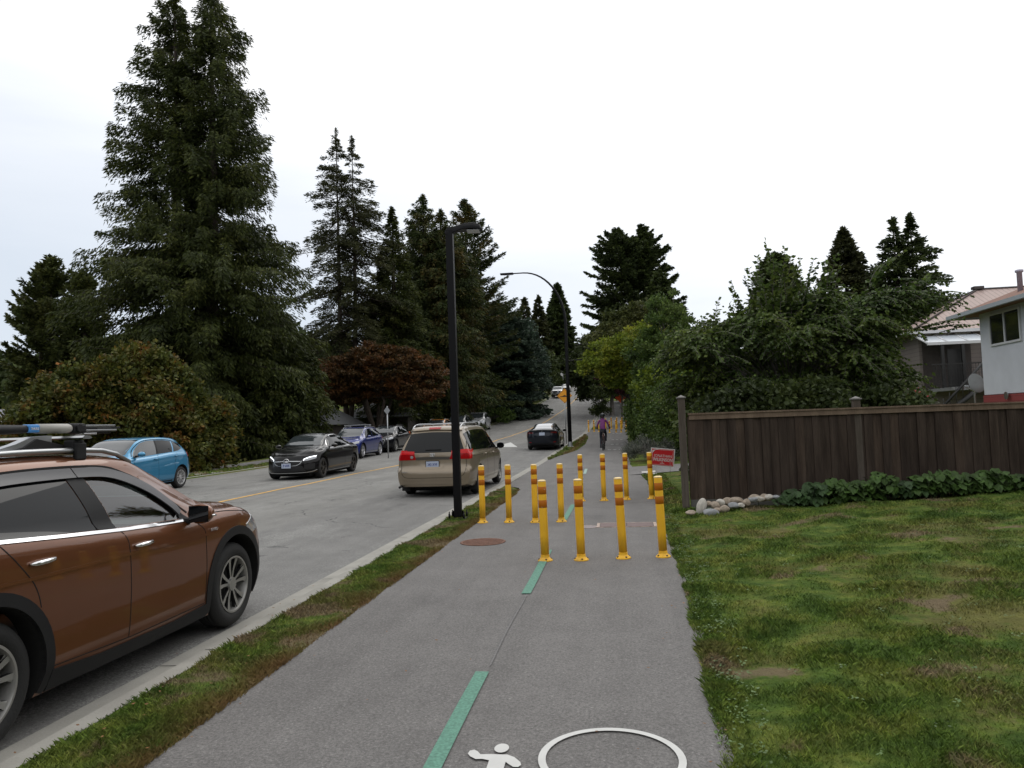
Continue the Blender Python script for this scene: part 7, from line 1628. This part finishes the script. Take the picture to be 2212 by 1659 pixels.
# white house at the right edge (its street side wall runs away from us)
h = thing('white_house', (0, 0, 0), 0, 'white rendered house with reddish roof and red base at the right edge', 'house')
zg = .3
box('wall', (12.75, 15.0, 2.02), (21, 28.0, 4.85), pm('white_render', (.55, .56, .60), .9, var=.05, vs=2, bump=.3, bs=30), h)
box('base_wall', (12.72, 15.0, 0), (21, 28.02, 2.0), siding('red_siding', (.26, .045, .045), .16), h)
bm = bmesh.new(); ex, zE, zR, xr = 12.08, 4.90, 6.9, 17
v = [bm.verts.new(q) for q in ((ex, 14.3, zE), (ex, 28.75, zE), (xr, 28.75-3.9, zR), (xr, 14.3, zR), (22, 28.75, zE), (22, 14.3, zE), (ex, 14.3, zE-.05), (ex, 28.75, zE-.05), (22, 28.75, zE-.05), (22, 14.3, zE-.05))]
for q in ((0, 1, 2, 3), (1, 4, 2), (4, 5, 3, 2), (0, 3, 5), (6, 7, 8, 9), (0, 1, 7, 6), (1, 4, 8, 7), (4, 5, 9, 8), (5, 0, 6, 9)): bm.faces.new([v[i] for i in q])
fin('roof', bm, roofmat('brown_shingles', (.20, .105, .075)), h)
bm = bmesh.new(); bx(bm, (ex-.06, 21.5, zE-.06), (.12, 14.5, .13)); bx(bm, (17, 28.81, zE-.06), (9.9, .12, .13)); fin('gutter', bm, pm('gutter_grey', (.33, .36, .38), .5), h)
hwindow(h, 25.35, 27.25, 12.75, 3.72, 4.68, 'X', 1, .07)
c1 = at(2204, 622, 26.0); bm = bmesh.new(); lathe(bm, [(.08, 0), (.08, .75), (.12, .77), (.12, .84), (.05, .86)], n=12); o = fin('flue_pipe', bm, pm('flue_grey', (.40, .38, .45), .5, .3), h); o.location = (c1.x+.0, 26.0, c1.z-.25)
bm = bmesh.new(); lathe(bm, [(.0, .06), (.10, .04), (.13, 0)], 'X', 16, o=(0, 0, 0)); o = fin('security_light', bm, CM['satin'], h); p = at(2170, 852, 26.3); o.location = (12.62, 26.3, 1.95)
# dish
p = at(2106, 829, 28.6)
d = thing('satellite_dish', (p.x, 28.6, 0), 0, 'grey satellite dish on a short mast beside the white house', 'satellite dish')
bm = bmesh.new(); prof = [(0.0, 0.0), (.1, .006), (.2, .026), (.28, .055), (.33, .08), (.33, .09), (.0, .015)]; lathe(bm, prof, 'Y', 28, caps=False)
for v_ in bm.verts: v_.co.y = -v_.co.y; v_.co.z *= 1.08*(1-.1*(v_.co.z < 0)*abs(v_.co.x))
o = fin('reflector', bm, pm('dish_grey', (.33, .34, .34), .5), d, 'all'); o.location = (0, 0, p.z); o.rotation_euler = (math.radians(-14), 0, math.radians(18))
bm = bmesh.new(); tube(bm, [(0, .08, 0), (0, .08, p.z-.25), (0, .03, p.z)], .03, 8); tube(bm, [(-.02, 0, p.z-.30), (-.42, -.35, p.z-.12)], .015, 6); fin('mast', bm, M['steel'], d, 'all')
bm = bmesh.new(); bx(bm, (-.45, -.36, p.z-.10), (.14, .10, .09), bev=.02); bx(bm, (-.52, -.36, p.z-.16), (.05, .08, .12)); fin('receiver', bm, CM['satin'], d)
# pink roofed house
h = thing('pink_roof_house', (0, 0, 0), 0, 'taupe house with pale pink hipped metal roof and glazed porch canopy', 'house')
taupe = siding('taupe_siding', (.20, .17, .155), .2); x0, x1, y0, y1, ze = 14.2, 28, 38.0, 48, 5.35
box('wall', (x0+.5, y0+.5, 0), (x1-.5, y1-.5, ze-.05), taupe, h)
bm = bmesh.new(); v = [bm.verts.new(q) for q in ((x0, y0, ze), (x1, y0, ze), (x1, y1, ze), (x0, y1, ze), (19.6, 43, 7.95), (23.5, 43, 7.95), (x0, y0, ze-.12), (x1, y0, ze-.12), (x1, y1, ze-.12), (x0, y1, ze-.12))]
for q in ((0, 1, 5, 4), (1, 2, 5), (2, 3, 4, 5), (3, 0, 4), (6, 7, 8, 9), (0, 1, 7, 6), (1, 2, 8, 7), (2, 3, 9, 8), (3, 0, 6, 9)): bm.faces.new([v[i] for i in q])
rf = fin('roof', bm, roofmat('pale_pink_metal', (.36, .27, .24), 1, .08), h)
bm = bmesh.new(); tube(bm, [(x0, y0, ze+.02), (19.6, 43, 7.98), (23.5, 43, 7.98)], .06, 5); tube(bm, [(x0, y1, ze+.02), (19.6, 43, 7.98), (23.5, 43, 7.98), (x1, y0, ze+.02)], .06, 5); bx(bm, (19.6, 43, 8.05), (.5, .4, .15)); fin('ridge_cap', bm, pm('ridge_dark', (.05, .04, .038), .7), rf)
bm = bmesh.new(); bx(bm, ((x0+x1)/2, y0-.06, ze-.05), (x1-x0, .12, .14)); bx(bm, (x0-.06, (y0+y1)/2, ze-.05), (.12, y1-y0, .14)); fin('gutter', bm, HW, h)
# downpipes
bm = bmesh.new(); tube(bm, [(x0+.35, y0-.05, ze-.15), (x0+1.5, y0+.42, ze-.7), (x0+1.6, y0+.45, 2.4)], .05, 6); tube(bm, [(18.0, y0-.05, ze-.15), (17.6, y0+.42, ze-.7), (17.6, y0+.45, 2.4)], .05, 6); fin('downpipe', bm, HW, h, True)
hwindow(h, 15.0, 15.5, y0+.5, 4.0, 5.0, 'Y', 0); hwindow(h, 16.0, 16.35, y0+.5, 4.1, 4.7, 'Y', 0)
# porch canopy, deck, posts, stairs
a0, a1 = at(1972, 730, y0+.45).x, at(2095, 730, y0+.45).x+.1; dk = 2.55
bm = bmesh.new()
for i in range(4):
    x = a0+(a1-a0)*i/3; tube(bm, [(x, y0+.45, 5.22), (x, y0-1.3, 4.62)], .05, 5)
for yy, zz in ((y0+.45, 5.24), (y0-1.3, 4.62)): bx(bm, ((a0+a1)/2, yy, zz), (a1-a0+.1, .10, .13))
cn = fin('porch_canopy', bm, HW, h)
bm = bmesh.new()
for i in range(3):
    u0, u1 = a0+(a1-a0)*i/3+.06, a0+(a1-a0)*(i+1)/3-.06; bm.faces.new([bm.verts.new(q) for q in ((u0, y0+.1, 5.12), (u1, y0+.1, 5.12), (u1, y0-1.25, 4.66), (u0, y0-1.25, 4.66))])
fin('canopy_glazing', bm, pm('milky_glazing', (.50, .54, .58), .25, spec=.6), cn)
box('deck', (15.0, y0-2.2, dk-.15), (20.5, y0+.45, dk), pm('deck_grey', (.20, .20, .20), .8, var=.2), h)
bm = bmesh.new()
for x in (a0+.6, (a0+a1)/2+.15, a1-.25): bx(bm, (x, y0-1.25, (dk+4.6)/2), (.13, .13, 4.6-dk))
bx(bm, (a0+1.25, y0-1.0, dk+.9), (.7, .1, 1.8)); bk = pm('black_metalwork', (.012,)*3, .6); fin('porch_posts', bm, bk, h)
bm = bmesh.new(); bx(bm, (16.9, y0-2.1, dk+1.05), (5.4, .05, .05)); bx(bm, (16.9, y0-2.1, dk+.12), (5.4, .04, .04))
for i in range(46): bx(bm, (14.3+i*.118, y0-2.1, dk+.58), (.015, .015, .92))
for zz in (.35, .62, .85): bx(bm, (15.4, y0-2.14, dk+zz), (2.3, .02, .02))
fin('railing', bm, bk, h)
bm = bmesh.new(); tube(bm, [(a0-.4, y0-2.3, 1.2), (a0+2.0, y0-2.3, dk+1.2)], .06, 5); tube(bm, [(a0-.4, y0-2.3, .9), (a0+2.0, y0-2.3, dk+.2)], .12, 4)
for i in range(8): tube(bm, [(a0-.2+i*.28, y0-2.3, 1.0+i*.20), (a0-.2+i*.28, y0-2.3, 1.8+i*.25)], .015, 4)
fin('stair', bm, bk, h); box('porch_back', (a0+.4, y0+.44, dk), (a1-.1, y0+.50, 4.9), pm('dark_recess', (.045, .036, .032), .8, var=.2), h)
p = at(1975, 857, 30); fl = thing('flower_pot', (p.x, 30, 1.2), 0, 'pot of bright red flowers above the fence rail below the porch', 'flower pot')
bm = bmesh.new(); lathe(bm, [(.12, 0), (.17, .3), (.15, .3)], n=14); fin('pot', bm, pm('pot_dark', (.06, .05, .04), .8), fl)
r = np.random.default_rng(9); n = 260; P = np.stack([r.normal(size=n)*.2, r.normal(size=n)*.12, p.z-1.2-.0+r.normal(size=n)*.11], 1); V, F = kites(P, r.normal(size=(n, 3)), .09*np.ones(n), .045*np.ones(n), r); mk('blossom', V, F, pm('red_petals', (.42, .012, .02), .6), fl)
V, F = sticks(P[:40]*[.3, .3, 0]+[0, 0, .25], P[:40], np.full(40, .008), np.full(40, .004)); mk('stems', V, F, pm('flower_stem', (.03, .07, .02), .7), fl)
# houses on the left, mostly hidden
def bungalow(x0, x1, y0, y1, zb, ze, zr_, label, wall, roofc, wins):
    h = thing('bungalow', (0, 0, 0), 0, label, 'house'); box('wall', (x0, y0, zb-1), (x1, y1, ze), siding('dark_siding', wall, .18), h); bm = bmesh.new(); o = .6; ym = (y0+y1)/2
    v = [bm.verts.new(q) for q in ((x0-o, y0-o, ze), (x1+o, y0-o, ze), (x1+o, y1+o, ze), (x0-o, y1+o, ze), (x0-o+1.5, ym, zr_), (x1+o-1.5, ym, zr_))]
    for q in ((0, 1, 5, 4), (1, 2, 5), (2, 3, 4, 5), (3, 0, 4), (0, 3, 2, 1)): bm.faces.new([v[i] for i in q])
    fin('roof', bm, roofmat('grey_shingles', roofc), h); bm = bmesh.new(); bx(bm, ((x0+x1)/2, y0-o-.04, ze-.03), (x1-x0+2*o, .08, .14)); fin('gutter', bm, pm('pale_gutter', (.25, .26, .27), .6), h)
    for a, b_, c_, d_ in wins: hwindow(h, a, b_, y0, c_, d_, 'Y', 0, .05)
bungalow(-29.5, -19.6, 46.5, 54, -1.0, 1.95, 3.5, 'dark low bungalow with grey roof half hidden behind the tallest cedar', (.055, .045, .04), (.085, .088, .092), [(-27.5, -26.3, .2, 1.3), (-25.4, -24.2, .2, 1.3), (-22.0, -21.6, .3, 1.5), (-21.1, -20.7, .3, 1.5)])
bungalow(-22.5, -17.3, 60, 66, -.3, 2.6, 3.9, 'grey roofed bungalow behind the red maple and the parked blue car', (.07, .062, .055), (.085, .085, .088), [(-20.6, -20.2, .9, 2.2), (-19.6, -19.2, .9, 2.2)])
p = at(4, 890, 44); bungalow(p.x-9, p.x+1.2, 44, 51, -1.3, 2.6, 3.9, 'grey roofed house at the extreme left beyond the bush', (.12, .11, .10), (.22, .22, .24), [(p.x-1.5, p.x-.3, .5, 1.6)])
# low lawn bank and clipped strip behind the blue hatchback
broadleaf('low_hedge', -24, 24.5, [(0, 0, .5, 6, .6, .7)], 'low dark hedge below the bush, seen under the roof carrier', TM['green'], 95, (.04, .3), 260, 60, .3, (.12, .05), cat='hedge', shell=.7)
